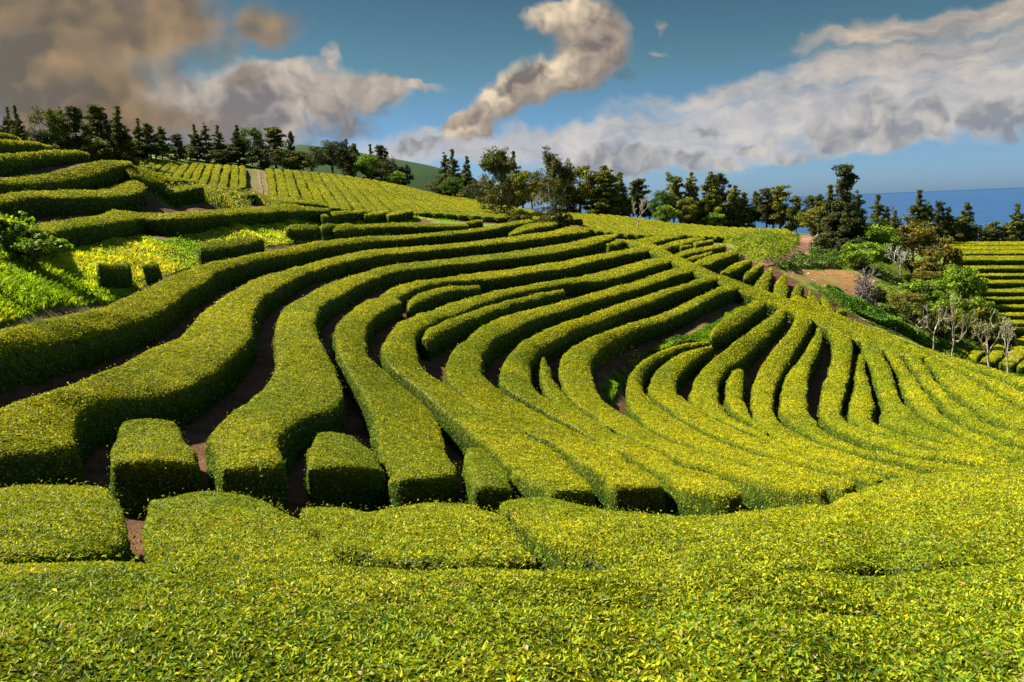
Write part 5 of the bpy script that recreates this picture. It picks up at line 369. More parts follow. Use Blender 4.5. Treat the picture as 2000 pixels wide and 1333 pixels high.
TREES=[
 ("cone",-70.97,112.00,10.51,5.75,1.94,"dark narrow conifer cut by the left picture edge"),
 ("cone",-69.28,112.00,10.19,6.63,1.79,"dark conifer second from the left edge, narrow spire"),
 ("cone",-66.95,110.00,9.68,7.06,2.20,"tallest dark conifer of the trio at the left edge"),
 ("broad",-67.24,118.00,9.88,7.53,4.88,"dark spreading broad tree right of the three left edge conifers"),
 ("cone",-66.32,120.00,9.72,8.05,2.08,"narrow conifer poking above the dark spreading tree"),
 ("ragged",-65.57,122.00,9.59,8.54,3.58,"ragged dark pine just right of the spreading broad tree"),
 ("ragged",-65.18,128.00,9.83,9.22,3.93,"tall ragged pine with open sky between its limbs"),
 ("cone",-63.60,128.00,9.20,8.36,2.22,"short dark conifer tucked beside the tall open-limbed pine"),
 ("cone",-63.60,132.00,9.60,9.64,3.70,"tall tiered conifer in the middle of the upper left row"),
 ("cone",-64.12,140.00,10.64,7.57,2.43,"tiered conifer before the thin trees on the left skyline"),
 ("ragged",-63.31,142.00,10.62,6.91,2.65,"slim ragged tree next to the thinnest skyline tree"),
 ("ragged",-62.68,145.00,10.80,6.47,2.71,"thin ragged tree with bare lower trunk on the left skyline"),
 ("ragged",-61.64,150.00,11.09,5.26,3.00,"low ragged tree standing alone in the gap of the skyline"),
 ("cone",-62.09,160.00,12.03,7.15,2.77,"first of three equal conifers above the striped field"),
 ("cone",-59.95,160.00,11.64,7.65,2.99,"middle of three equal conifers above the striped field"),
 ("cone",-57.40,160.00,11.21,7.58,2.99,"last of three equal conifers above the striped field"),
 ("cone",-54.28,162.00,10.85,8.02,3.46,"dense conifer beside the yellowish umbrella tree"),
 ("broad",-53.05,166.00,10.93,7.89,4.87,"yellowish umbrella-shaped tree above the twin track"),
 ("ragged",-48.63,168.00,10.30,8.64,5.38,"open-crowned tree with bare twigs right of the umbrella tree"),
 ("ragged",-45.60,170.00,9.96,8.21,1.59,"thin lollipop-topped tree standing against blue sky"),
 ("bushdark",-48.41,160.00,9.62,4.41,6.40,"dark low bush under the umbrella tree"),
 ("bushdark",-43.29,162.00,8.99,4.57,6.70,"dark low bush under the thin lollipop-topped tree"),
 ("bushdark",-56.90,158.00,10.95,2.88,7.37,"dark low bush below the three equal conifers"),
 ("bushdark",-63.02,152.00,11.55,2.48,6.08,"dark low bush below the lone low ragged tree"),
 ("bushdark",-64.82,140.00,10.87,3.37,6.53,"dark low bush below the tiered conifers"),
 ("bushdark",-64.68,124.00,9.41,4.11,6.61,"dark low bush below the ragged pines"),
 ("bare",-48.93,200.00,12.04,5.79,3.47,"bare brownish shrub on the distant hill crest"),
 ("broad",-36.77,168.00,8.34,7.50,8.06,"big rounded bright green tree left of the hill"),
 ("cone",-34.99,176.00,8.35,8.22,2.58,"conifer tip rising out of the rounded green tree"),
 ("ragged",-32.93,174.00,7.82,7.50,3.48,"dark tree between the rounded green tree and the pale green one"),
 ("cone",-29.69,176.00,7.15,8.09,2.82,"conifer behind the pale green round tree"),
 ("broadlight",-29.09,166.00,6.64,5.80,5.09,"pale green round tree at the right end of the left wood"),
 ("ragged",-27.23,174.00,6.50,8.37,3.94,"dark ragged tree at the right end of the left wood"),
 ("bare",-24.05,172.00,5.63,6.90,3.67,"sparse twiggy tree leaning out beside the hill"),
 ("bushlight",-23.30,165.00,5.21,3.37,4.40,"light green round bush at the field crest"),
 ("bushdark",-22.17,172.00,5.13,5.03,3.90,"dark bush under the sparse twiggy tree"),
 ("cone",-12.97,172.00,2.78,9.72,3.44,"left conifer of the pair standing in front of the hill"),
 ("cone",-11.06,170.00,2.30,10.63,3.85,"right and taller conifer of the pair in front of the hill"),
 ("cone",-7.62,160.00,1.30,9.34,3.20,"single dense conifer left of the half-bare tree"),
 ("broad",-15.30,172.00,3.33,3.27,4.13,"low green tree at the foot of the conifer pair"),
 ("halfbare",-1.30,110.00,-1.54,10.03,6.01,"big half-bare grey-branched tree standing among the field rows"),
 ("cone",1.74,150.00,-0.72,11.28,3.00,"conifer behind and between the two half-bare trees"),
 ("broadyellow",3.10,145.00,-1.03,7.78,5.41,"yellow-green round tree between the two half-bare trees"),
 ("halfbare",4.93,92.00,-2.66,9.54,5.40,"biggest half-bare tree with pale branches at the end of the long hedges"),
 ("bushdark",1.42,100.00,-2.19,2.00,3.07,"dark bush at the foot between the two half-bare trees"),
 ("bushdark",6.62,92.00,-2.92,2.11,2.21,"dark bush right of the biggest half-bare tree"),
 ("broadyellow",14.70,156.00,-2.45,10.15,6.45,"broad brownish-green tree right of the biggest half-bare tree"),
 ("conelit",12.29,158.00,-2.20,8.89,4.21,"dark conifer hidden behind the broad brownish-green tree"),
 ("conelit",19.58,154.00,-2.90,10.29,6.78,"dense sunlit conifer left of the pale dead tree"),
 ("conelit",22.70,156.00,-3.26,9.34,3.95,"narrow sunlit conifer just left of the pale dead tree"),
 ("ragged",26.74,158.00,-3.86,8.56,5.06,"grey-green thin-crowned tree behind the pale dead tree"),
 ("deadfan",17.97,108.00,-4.55,5.62,2.88,"pale dead fan-shaped tree standing alone in the flat field"),
 ("broad",29.64,150.00,-4.57,6.74,4.40,"low green tree right of the pale dead tree"),
 ("raggedlit",32.64,152.00,-4.95,10.45,4.86,"tall ragged tree, first right of the pale dead tree"),
 ("conelit",36.16,152.00,-5.41,10.77,3.65,"dark spire between the ragged tree and the tall broad tree"),
 ("conelit",39.26,150.00,-5.83,10.97,5.80,"tall broad sunlit tree in the middle of the field edge wood"),
 ("ragged",42.14,154.00,-6.08,11.09,3.49,"thin tree with grey bare twigs behind the tall broad tree"),
 ("conelit",43.93,150.00,-6.28,8.73,3.60,"brownish conifer right of the tall broad tree"),
 ("conelit",45.82,150.00,-6.43,7.55,3.20,"lower dark conifer at the field edge"),
 ("ragged",48.64,152.00,-6.65,7.89,2.03,"slim see-through tree before the twin dark trees"),
 ("ragged",49.52,148.00,-6.71,8.49,4.54,"left of the twin dark trees at the end of the field"),
 ("raggedlit",51.47,146.00,-6.83,8.86,5.06,"right of the twin dark trees at the end of the field"),
 ("broadyellow",33.90,147.00,-5.22,5.82,3.92,"low yellow-green tree under the dark spire"),
 ("bushlight",29.81,146.00,-4.71,4.05,3.89,"light green bush at the wood edge right of the dead tree"),
 ("bushdark",53.14,145.00,-6.98,4.88,4.83,"dark green bush left of the round yellow-green tree"),
 ("ragged",59.70,160.00,-7.70,7.73,2.56,"small lollipop tree against the sea, left of the round yellow tree"),
 ("ragged",61.89,158.00,-7.99,8.00,3.16,"small flat-topped tree behind the round yellow tree"),
 ("ragged",62.67,156.00,-8.13,8.28,2.70,"small dark tree touching the tall spire group"),
 ("broadyellow",51.00,128.00,-6.98,5.13,4.95,"round yellow-green tree above the dirt road"),
 ("cone",52.06,125.00,-7.23,8.72,4.17,"dark conifer left of the tallest sparse tree"),
 ("sparse",40.02,92.00,-6.93,10.31,5.64,"tallest sparse dark tree rising above the sea horizon"),
 ("cone",43.83,97.00,-8.06,8.39,2.85,"dark conifer right behind the tallest sparse tree"),
 ("bushlight",45.08,95.00,-9.32,5.48,5.07,"bright green leafy tree right of the tallest sparse tree"),
 ("bushlight",35.97,78.00,-7.68,2.83,3.74,"bright green bush in front at the corner of the clearing"),
 ("bushdark",36.58,87.00,-7.00,2.31,3.25,"dark bush between the dirt road and the tallest tree"),
 ("cone",78.94,165.00,-10.41,9.94,4.40,"left conifer of the small group before the sea"),
 ("cone",79.84,163.00,-10.61,7.63,3.26,"middle conifer of the small group before the sea"),
 ("cone",80.09,160.00,-10.78,6.96,2.77,"lowest conifer of the small group before the sea"),
 ("bare",86.64,175.00,-11.11,8.67,5.13,"pale bare shrub behind the small conifer group"),
 ("cone",85.01,160.00,-11.31,11.44,4.69,"big pointed conifer standing against the sea"),
 ("cone",88.12,162.00,-11.46,8.99,3.89,"conifer joined to the right of the big pointed one"),
 ("ragged",92.06,165.00,-11.61,9.32,2.64,"thin dark tree with a small head against the sea"),
 ("cone",94.04,165.00,-11.71,8.05,4.62,"stout dark conifer right of the thin small-headed tree"),
 ("cone",98.49,166.00,-11.95,8.98,5.09,"dark conifer with a tiered tip right of centre in the sea row"),
 ("ragged",106.86,170.00,-12.32,4.92,4.08,"low dark tree in the dip of the sea row"),
 ("cone",110.65,168.00,-12.36,8.69,4.70,"dark conifer near the right edge against the sea"),
 ("bushdark",96.86,168.00,-11.87,5.80,6.72,"dark low bush in the sea row, left"),
 ("bushdark",103.91,170.00,-12.24,4.18,6.80,"dark low bush in the dip of the sea row"),
 ("bushdark",109.92,170.00,-12.41,4.54,7.48,"dark low bush beside the right edge conifer"),
 ("broadolive",51.49,98.00,-11.17,7.46,4.97,"olive-brown spreading tree right of the bright green one"),
 ("broadolive",52.10,92.00,-11.71,6.19,3.68,"olive round bush tree left of the far terraces"),
 ("bushlight",45.97,78.00,-12.01,4.46,3.95,"bright green dome-shaped tree before the far terraces"),
 ("broadolive",41.29,76.00,-10.28,2.47,3.04,"yellow-olive bush left of the bright green dome"),
 ("palebare",40.95,80.00,-8.94,3.69,3.31,"pale silvery bare tree"),
 ("purplebare",30.25,61.00,-9.94,4.03,4.47,"large purple-grey bare tree with dense fine twigs"),
 ("fruit",31.33,56.00,-11.94,3.74,2.24,"leftmost of four crooked orchard trees, low and drooping"),
 ("fruitleaf",32.20,55.00,-12.39,5.45,2.42,"crooked orchard tree with yellow-green new leaves"),
 ("fruitleaf",32.32,51.00,-12.40,4.56,2.11,"crooked orchard tree with a forked double trunk"),
 ("fruit",32.42,49.00,-12.27,4.11,1.63,"rightmost of four crooked orchard trees"),
 ("broad",-68.88,116.00,10.19,3.96,4.33,"dark rounded tree between the left trio and the spreading tree"),
 ("broad",-67.63,122.00,10.15,3.78,4.88,"low dark tree under the narrow conifer on the left"),
 ("broad",-67.09,128.00,10.42,4.52,5.12,"dark tree filling the gap below the ragged pines"),
 ("broad",-66.18,134.00,10.66,4.31,5.54,"dark low tree beneath the short dark conifer"),
 ("broad",-66.42,142.00,11.53,3.65,5.68,"low dark tree left of the tiered conifer"),
 ("broad",-64.29,146.00,11.27,3.08,5.26,"small dark tree under the slim ragged trees"),
 ("broad",-62.74,158.00,11.99,3.08,4.85,"small dark tree beside the first of three conifers"),
 ("broad",-56.45,162.00,11.22,4.11,5.62,"dark tree filling between the conifers and umbrella tree"),
 ("broad",-51.85,168.00,10.86,4.23,6.72,"dark tree under the yellowish umbrella tree"),
 ("broad",-46.47,168.00,9.95,4.18,6.27,"dark tree under the open-crowned twiggy tree"),
 ("broad",-43.53,170.00,9.63,3.03,4.99,"low dark tree at the right edge of the upper wood"),
 ("broadyellow",17.49,158.00,-2.64,5.38,5.27,"yellow-green tree in front of the wood, right of the biggest half-bare tree"),
 ("broad",24.97,158.00,-3.57,4.68,4.85,"dark tree behind the pale dead tree, left side"),
 ("broad",28.56,156.00,-4.22,4.45,5.20,"dark tree behind the pale dead tree, right side"),
 ("broad",34.29,154.00,-5.13,5.51,5.13,"dark tree beneath the tall ragged one"),
 ("broadyellow",37.81,153.00,-5.61,5.63,4.69,"dark low tree beneath the dark spire"),
 ("broadyellow",42.88,153.00,-6.16,5.78,5.51,"dark low tree right of the tall sunlit one"),
 ("broad",47.33,152.00,-6.55,4.99,4.66,"dark low tree under the lower dark conifer"),
 ("broad",51.49,150.00,-6.86,5.51,6.00,"dark low tree below the twin dark trees"),
 ("bushlight",39.25,147.00,-5.88,3.40,3.92,"sunlit green bush at the foot of the tall sunlit tree"),
 ("broad",43.02,100.00,-7.24,5.53,4.00,"dark leafy tree at the foot of the tallest sparse tree"),
 ("bushlight",43.91,90.00,-8.95,4.44,3.60,"bright green bush right of the tallest sparse tree"),
 ("broadolive",47.22,86.00,-10.04,2.78,3.44,"olive bush between the olive tree and the green dome"),
 ("bushdark",30.29,64.00,-9.68,1.91,2.13,"dark bush at the left foot of the purple-grey tree"),
 ("bushdark",31.51,60.00,-10.85,2.22,2.80,"dark bush at the right foot of the purple-grey tree"),
 ("bushdark",35.35,62.00,-12.14,2.69,2.89,"dark bush behind the leftmost orchard tree"),
 ("broadyellow",39.41,66.00,-12.78,3.54,3.08,"yellow-green bush behind the leafy orchard tree"),
 ("broadyellow",42.73,68.00,-13.80,3.26,2.72,"yellow-green bush behind the forked orchard tree"),
 ("bushlight",37.84,70.00,-10.53,2.54,3.27,"bright green bush between the olive bush and the green dome"),
 ("broadolive",33.93,65.00,-10.05,1.59,2.60,"olive bush right of the purple-grey tree"),
 ("bushlight",35.78,62.00,-12.34,4.05,2.48,"bright green bush behind the leftmost orchard trees"),
 ("bushlight",40.57,66.00,-13.32,4.03,2.46,"bright green bush between two leafy orchard trees"),
 ("broad",-43.01,176.00,9.91,4.22,5.87,"dark tree at the left edge of the hill"),
 ("broad",-33.22,172.00,7.80,5.21,6.88,"dark green tree below the conifer tips"),
 ("broad",-27.14,172.00,6.41,5.05,6.42,"low dark green tree under the ragged end tree"),
 ("broad",-10.82,168.00,2.19,4.84,6.72,"dark green low tree beneath the conifer pair"),
 ("broad",-4.81,150.00,0.47,5.12,6.00,"dark green tree behind the left half-bare tree"),
 ("broadyellow",1.04,148.00,-0.62,6.38,5.92,"yellow-green tree right behind the left half-bare tree"),
 ("broad",5.04,152.00,-1.27,8.47,6.08,"dark tree between the half-bare trees, farther back"),
 ("broad",9.78,156.00,-1.95,8.16,6.24,"dark tree behind the biggest half-bare tree"),
]
SPOTS={'bush3': [-14.92, 24.14, -1.18], 'bush4': [-15.49, 23.99, -0.83], 'bush5': [-18.86, 31.91, -0.75], 'p1': [43.75, 109.23, -6.24], 'p2': [50.79, 128.1, -6.96]}# ---------------------------------------------------------------- numeric helpers
rng = np.random.default_rng(7)
def dec(s, k=6):
    q = np.array(s.split(), float).reshape(-1, k); return np.cumsum(q, 0)/100
def _hash(i, j, k, seed):
    n = (i*374761393+j*668265263+k*2147483647+seed*974711).astype(np.int64) & 0xffffffff
    n = ((n ^ (n >> 13))*1274126177) & 0xffffffff
    n = ((n ^ (n >> 16))*2246822519) & 0xffffffff
    return ((n ^ (n >> 15)) & 0xffff)/65535.
def vnoise(P, scale, seed=0):
    p = np.asarray(P)*scale; i = np.floor(p).astype(np.int64); f = p-i; f = f*f*(3-2*f)
    x, y, z = i[:, 0], i[:, 1], i[:, 2]; out = 0
    for a in (0, 1):
        for b in (0, 1):
            for c in (0, 1):
                wgt = (f[:, 0] if a else 1-f[:, 0])*(f[:, 1] if b else 1-f[:, 1])*(f[:, 2] if c else 1-f[:, 2])
                out = out+wgt*_hash(x+a, y+b, z+c, seed)
    return out*2-1
HB = .85
CPTS = np.array(CONTROL.split(), float).reshape(-1, 3)/100
def _warp(X, Y):
    r = np.hypot(X, Y); s = np.log1p(r/10.)*10/np.maximum(r, 1e-6); return np.stack([X*s, Y*s], -1)
def _tps(d): return np.where(d > 0, .5*d*np.log(np.maximum(d, 1e-12)), 0)
_q = _warp(CPTS[:, 0], CPTS[:, 1]); _n = len(_q)
_A = np.c_[np.ones(_n), CPTS[:, :2]]
_M = np.block([[_tps(((_q[:, None]-_q[None])**2).sum(-1))+.03*np.eye(_n), _A], [_A.T, np.zeros((3, 3))]])
_s = np.linalg.solve(_M, np.r_[CPTS[:, 2], 0, 0, 0])
def TOP(X, Y):
    """height of the clipped tea table at x, y; the soil lies HB below it"""
    X = np.asarray(X, float); sh = X.shape; X = X.ravel(); Y = np.asarray(Y, float).ravel(); o = np.empty(len(X))
    for i in range(0, len(X), 20000):
        x, y = X[i:i+20000], Y[i:i+20000]
        o[i:i+20000] = _tps(((_warp(x, y)[:, None]-_q[None])**2).sum(-1))@_s[:_n]+_s[_n]+_s[_n+1]*x+_s[_n+2]*y
    return o.reshape(sh)
def SOIL(X, Y): return TOP(X, Y)-HB
def inpoly(X, Y, poly):
    p = np.array(poly); r = np.zeros(X.shape, bool); n = len(p)
    for i in range(n):
        x0, y0 = p[i]; x1, y1 = p[(i+1) % n]
        r ^= ((y0 > Y) != (y1 > Y)) & (X < (x1-x0)*(Y-y0)/((y1-y0) if y1 != y0 else 1e-9)+x0)
    return r
# ---------------------------------------------------------------- object helpers
def mesh(name, V, F, mat, parent=None, col=None, smooth=False, F3=None):
    """V (n,3), F (m,4) quads, F3 (k,3) triangles; col (n,3) per-point colour"""
    me = bpy.data.meshes.new(name); V = np.ascontiguousarray(V, np.float32)
    F = np.zeros((0, 4), np.int32) if F is None else np.asarray(F, np.int32).reshape(-1, 4)
    F3 = np.zeros((0, 3), np.int32) if F3 is None else np.asarray(F3, np.int32).reshape(-1, 3)
    nl = F.size+F3.size; npoly = len(F)+len(F3)
    me.vertices.add(len(V)); me.vertices.foreach_set('co', V.ravel())
    me.loops.add(nl); me.loops.foreach_set('vertex_index', np.concatenate([F.ravel(), F3.ravel()]))
    me.polygons.add(npoly); me.polygons.foreach_set('loop_start', np.concatenate([np.arange(len(F))*4, F.size+np.arange(len(F3))*3]).astype(np.int32))
    me.polygons.foreach_set('loop_total', np.concatenate([np.full(len(F), 4), np.full(len(F3), 3)]).astype(np.int32))
    if smooth is not False:
        sm = np.zeros(npoly, bool)
        if smooth is True: sm[:] = True
        else: sm[smooth] = True
        me.polygons.foreach_set('use_smooth', sm)
    else: me.polygons.foreach_set('use_smooth', np.zeros(npoly, bool))
    if col is not None:
        at = me.attributes.new('Col', 'FLOAT_COLOR', 'POINT'); c4 = np.ones((len(V), 4), np.float32); c4[:, :3] = col; at.data.foreach_set('color', c4.ravel())
    me.update(calc_edges=True)
    if mat: me.materials.append(mat)
    o = bpy.data.objects.new(name, me); COL.objects.link(o)
    if parent: o.parent = parent
    return o
def tag(o, label, cat, group=None):
    o['label'] = label; o['category'] = cat
    if group: o['group'] = group
    return o
def empty(name, loc, label, cat, group=None):
    o = bpy.data.objects.new(name, None); o.location = loc; o.empty_display_size = .2; COL.objects.link(o); return tag(o, label, cat, group)
# ---------------------------------------------------------------- materials
def material(name, build):
    m = bpy.data.materials.new(name); m.use_nodes = True; t = NT(m.node_tree); t.n.clear()
    sh = build(t); t.l.new(sh, t.new('ShaderNodeOutputMaterial').inputs[0]); return m
def principled(t, color, rough=.6, spec=.3, normal=None):
    b = t.new('ShaderNodeBsdfPrincipled'); t.put(b.inputs['Base Color'], color if not isinstance(color, tuple) else (*color, 1))
    t.put(b.inputs['Roughness'], rough); t.put(b.inputs['Specular IOR Level'], spec)
    if normal is not None: t.l.new(normal, b.inputs['Normal'])
    return b.outputs[0]
def leafy(rough, spec, trans, scale=6., var=.35):
    def f(t):
        a = t.new('ShaderNodeAttribute', attribute_name='Col').outputs['Color']
        pos = t.new('ShaderNodeNewGeometry').outputs['Position']
        n = t.noise(pos, scale, 3, .6)
        c = t.mix(1., a, t.mix(t.rng(n, .25, .75), (1-var, 1-var, 1-var), (1+var, 1+var, 1+var*.6)), 'MULTIPLY')
        p = principled(t, c, rough, spec)
        tr = t.new('ShaderNodeBsdfTranslucent'); t.l.new(t.mix(1., c, (1.25, 1.15, .6), 'MULTIPLY'), tr.inputs[0])
        mx = t.new('ShaderNodeMixShader'); mx.inputs[0].default_value = trans
        t.l.new(p, mx.inputs[1]); t.l.new(tr.outputs[0], mx.inputs[2]); return mx.outputs[0]
    return f
M_TEA = material('tea_leaves', leafy(.5, .08, .28))
M_TREE = material('tree_foliage', leafy(.65, .1, .22, 1.2))
M_GRASS = material('grass_blades', leafy(.6, .1, .5, 1.5))
def bark(c0, c1, scale=7):
    def f(t):
        pos = t.new('ShaderNodeTexCoord').outputs['Object']
        n = t.noise(pos, scale, 5, .65)
        b = t.new('ShaderNodeBump'); b.inputs['Strength'].default_value = .5; b.inputs['Distance'].default_value = .03; t.l.new(n, b.inputs['Height'])
        return principled(t, t.mix(t.rng(n, .35, .68), c0, c1), .85, .15, b.outputs[0])
    return f
M_BARK = material('dark_bark', bark((.045, .035, .026), (.13, .105, .08)))
M_PALE = material('pale_bark', bark((.20, .16, .11), (.46, .40, .31)))
M_SILVER = material('silver_bark', bark((.24, .23, .18), (.45, .44, .36)))
M_PURPLE = material('purple_bark', bark((.10, .075, .07), (.26, .21, .20)))
def soil_m(t):
    a = t.new('ShaderNodeAttribute', attribute_name='Col').outputs['Color']; s = t.new('ShaderNodeSeparateColor'); t.l.new(a, s.inputs[0])
    pos = t.new('ShaderNodeNewGeometry').outputs['Position']
    n1 = t.noise(pos, 1.7, 6, .65); n2 = t.noise(pos, 22, 4, .6); n3 = t.noise(pos, .35, 4, .6)
    soil = t.mix(t.rng(n1, .3, .7), (.045, .019, .009), (.105, .048, .021)); soil = t.mix(t.rng(n2, .56, .72), soil, (.17, .10, .05))
    grass = t.mix(t.rng(n1, .3, .7), (.045, .085, .010), (.14, .18, .025)); grass = t.mix(t.rng(n3, .5, .75), grass, (.17, .16, .04))
    dirt = t.mix(t.rng(n1, .3, .7), (.13, .062, .022), (.21, .11, .038)); dirt = t.mix(t.rng(n3, .50, .62), dirt, (.12, .13, .02)); dirt = t.mix(t.rng(n2, .62, .75), dirt, (.27, .18, .10))
    k = t.mix(s.outputs[1], soil, grass); k = t.mix(s.outputs[2], k, dirt)
    b = t.new('ShaderNodeBump'); b.inputs['Strength'].default_value = .7; b.inputs['Distance'].default_value = .06; t.l.new(t.math('ADD', n1, n2), b.inputs['Height'])
    return principled(t, k, .95, .1, b.outputs[0])
M_GROUND = material('soil_and_grass', soil_m)
def road_m(t):
    pos = t.new('ShaderNodeNewGeometry').outputs['Position']; n = t.noise(pos, 1.2, 6, .65); n2 = t.noise(pos, 14, 4, .6)
    c = t.mix(t.rng(n, .3, .7), (.125, .060, .036), (.20, .11, .068)); c = t.mix(t.rng(n2, .6, .75), c, (.26, .18, .12))
    b = t.new('ShaderNodeBump'); b.inputs['Strength'].default_value = .5; b.inputs['Distance'].default_value = .04; t.l.new(n2, b.inputs['Height'])
    return principled(t, c, .95, .1, b.outputs[0])
M_ROAD = material('red_dirt', road_m)
def path_m(t):
    pos = t.new('ShaderNodeNewGeometry').outputs['Position']; n = t.noise(pos, 3, 5, .6)
    return principled(t, t.mix(n, (.20, .13, .06), (.32, .23, .12)), .95, .1)
M_PATH = material('pale_earth', path_m)
def sea_m(t):
    pos = t.new('ShaderNodeNewGeometry').outputs['Position']
    mp = t.new('ShaderNodeMapping'); t.l.new(pos, mp.inputs[0]); mp.inputs[3].default_value = (.0012, .0045, .001)
    n = t.noise(mp.outputs[0], 1., 5, .6)
    c = t.mix(t.rng(n, .3, .7), (.012, .045, .105), (.018, .058, .130))
    b = t.new('ShaderNodeBump'); b.inputs['Strength'].default_value = .25; b.inputs['Distance'].default_value = 1.; t.l.new(t.noise(pos, .05, 4, .6), b.inputs['Height'])
    return principled(t, c, .55, .12, b.outputs[0])
M_SEA = material('sea_water', sea_m)
def hill_m(t):
    pos = t.new('ShaderNodeNewGeometry').outputs['Position']; n = t.noise(pos, .08, 6, .6); n2 = t.noise(pos, .9, 4, .6)
    c = t.mix(t.rng(n, .3, .7), (.008, .026, .004), (.016, .040, .006)); c = t.mix(t.rng(n2, .35, .7), c, (.014, .036, .008))
    b = t.new('ShaderNodeBump'); b.inputs['Strength'].default_value = .6; b.inputs['Distance'].default_value = .8; t.l.new(n2, b.inputs['Height'])
    return principled(t, c, .9, .1, b.outputs[0])
M_HILL = material('far_pasture', hill_m)
def stone_m(t):
    n = t.noise(t.new('ShaderNodeNewGeometry').outputs['Position'], 6, 5, .6); return principled(t, t.mix(n, (.20, .15, .10), (.42, .35, .26)), .9, .2)
M_STONE = material('pale_stone', stone_m)
def flat(name, c, rough=.8): return material(name, lambda t: principled(t, t.mix(t.noise(t.new('ShaderNodeNewGeometry').outputs['Position'], 40, 2), tuple(q*.85 for q in c), tuple(min(1, q*1.12) for q in c)), rough, .25))

# ---------------------------------------------------------------- ground, sea, far hill
def axis(lo, hi, core0, core1, d0, g=1.07):
    out = list(np.arange(core0, core1, d0)); s = d0; x = out[-1]
    while x < hi: s = min(s*g, 9); x += s; out.append(x)
    s = d0; x = core0; pre = []
    while x > lo: s = min(s*g, 9); x -= s; pre.append(x)
    return np.array(pre[::-1]+out)
ax = axis(-230, 260, -20, 30, .42); ay = axis(-60, 330, 2, 62, .36)
GX, GY = np.meshgrid(ax, ay); XX, YY = GX.ravel(), GY.ravel()
GZ = SOIL(XX, YY)
def lerp6(Q, n):
    t = np.linspace(0, 1, len(Q)); u = np.linspace(0, 1, n); return np.stack([np.interp(u, t, Q[:, k]) for k in range(6)], 1)
rad = np.hypot(XX*.8, YY-20); GZ -= np.maximum(0, YY-171)*.22+np.maximum(0, rad-178)**1.55*.022+np.maximum(0, XX-75)**1.5*.01
PP = np.c_[XX, YY, 0*XX]
GZ += .05*vnoise(PP, 1.1, 1)+.03*vnoise(PP, 2.9, 2)+.25*vnoise(PP, .12, 3)*np.clip((rad-60)/80, 0, 1)
allr = np.concatenate([(lambda q: (q[:, :2]+q[:, 3:5])/2)(dec(h[2])) for h in HEDGES]+[(lambda q: (q[:, :2]+q[:, 3:5])/2)(lerp6(dec(s), 40)) for k_ in 'ABCD' for s in FIELDS[k_]])
# soil shows close to the hedges, grass everywhere else
cell = {}
for x, y in allr: cell.setdefault((int(x//2), int(y//2)), 1)
near = np.array([any((int(x//2)+i, int(y//2)+j) in cell for i in (-1, 0, 1) for j in (-1, 0, 1)) for x, y in zip(XX, YY)])
gm = np.where(near, 0., 1.); gm[(YY < 12) & (abs(XX) < 20)] = 0
for k in ('bank', 'clumps', 'mound', 'strip', 'pocket', 'weeds', 'scrub', 'trackG'): gm[inpoly(XX, YY, GROUND[k])] = 1
dm = np.zeros(len(XX)); dm[inpoly(XX, YY, GROUND['clearing'])] = 1
nx_, ny_ = len(ax), len(ay)
def blur(m): 
    m = m.reshape(ny_, nx_); k = m.copy(); k[1:-1, 1:-1] = (m[1:-1, 1:-1]*2+m[:-2, 1:-1]+m[2:, 1:-1]+m[1:-1, :-2]+m[1:-1, 2:])/6; return k.ravel()
gm = blur(gm); dm = blur(dm)
ii = (np.arange(ny_-1)[:, None]*nx_+np.arange(nx_-1)[None]).ravel()
g_ = mesh('ground', np.c_[XX, YY, GZ], np.c_[ii, ii+1, ii+nx_+1, ii+nx_], M_GROUND, col=np.c_[0*gm, gm, dm], smooth=True); g_['kind'] = 'structure'
# sea
an = np.linspace(0, 2*np.pi, 97)[:-1]; rr = np.array([1, 300, 900, 2500, 8000, 30000, 120000.])
V = np.concatenate([np.c_[r*np.cos(an), r*np.sin(an), np.full(96, -160.)] for r in rr]); F = []
for k in range(len(rr)-1):
    for i in range(96): j = (i+1) % 96; F.append((k*96+i, k*96+96+i, k*96+96+j, k*96+j))
s_ = mesh('sea', V, F, M_SEA); s_['kind'] = 'structure'
# far pasture hill behind the left wood
hx = np.linspace(-330, 90, 90); hy = np.linspace(380, 640, 40); HX, HY = np.meshgrid(hx, hy); HX, HY = HX.ravel(), HY.ravel()
crest = np.interp(HX, [-330, -190, -116, -87, -63, -52, -44, -30, -12, 20, 90], [38, 35, 41, 36.5, 31, 28.5, 26.5, 22, 14, -10, -60])
HZ = crest-((HY-470)/90)**2*22-np.maximum(0, (HY-470))*.05+.5*vnoise(np.c_[HX, HY, 0*HX], .05, 4)
ii = (np.arange(39)[:, None]*90+np.arange(89)[None]).ravel()
h_ = mesh('hill', np.c_[HX, HY, HZ], np.c_[ii, ii+1, ii+91, ii+90], M_HILL, smooth=True); h_['kind'] = 'structure'
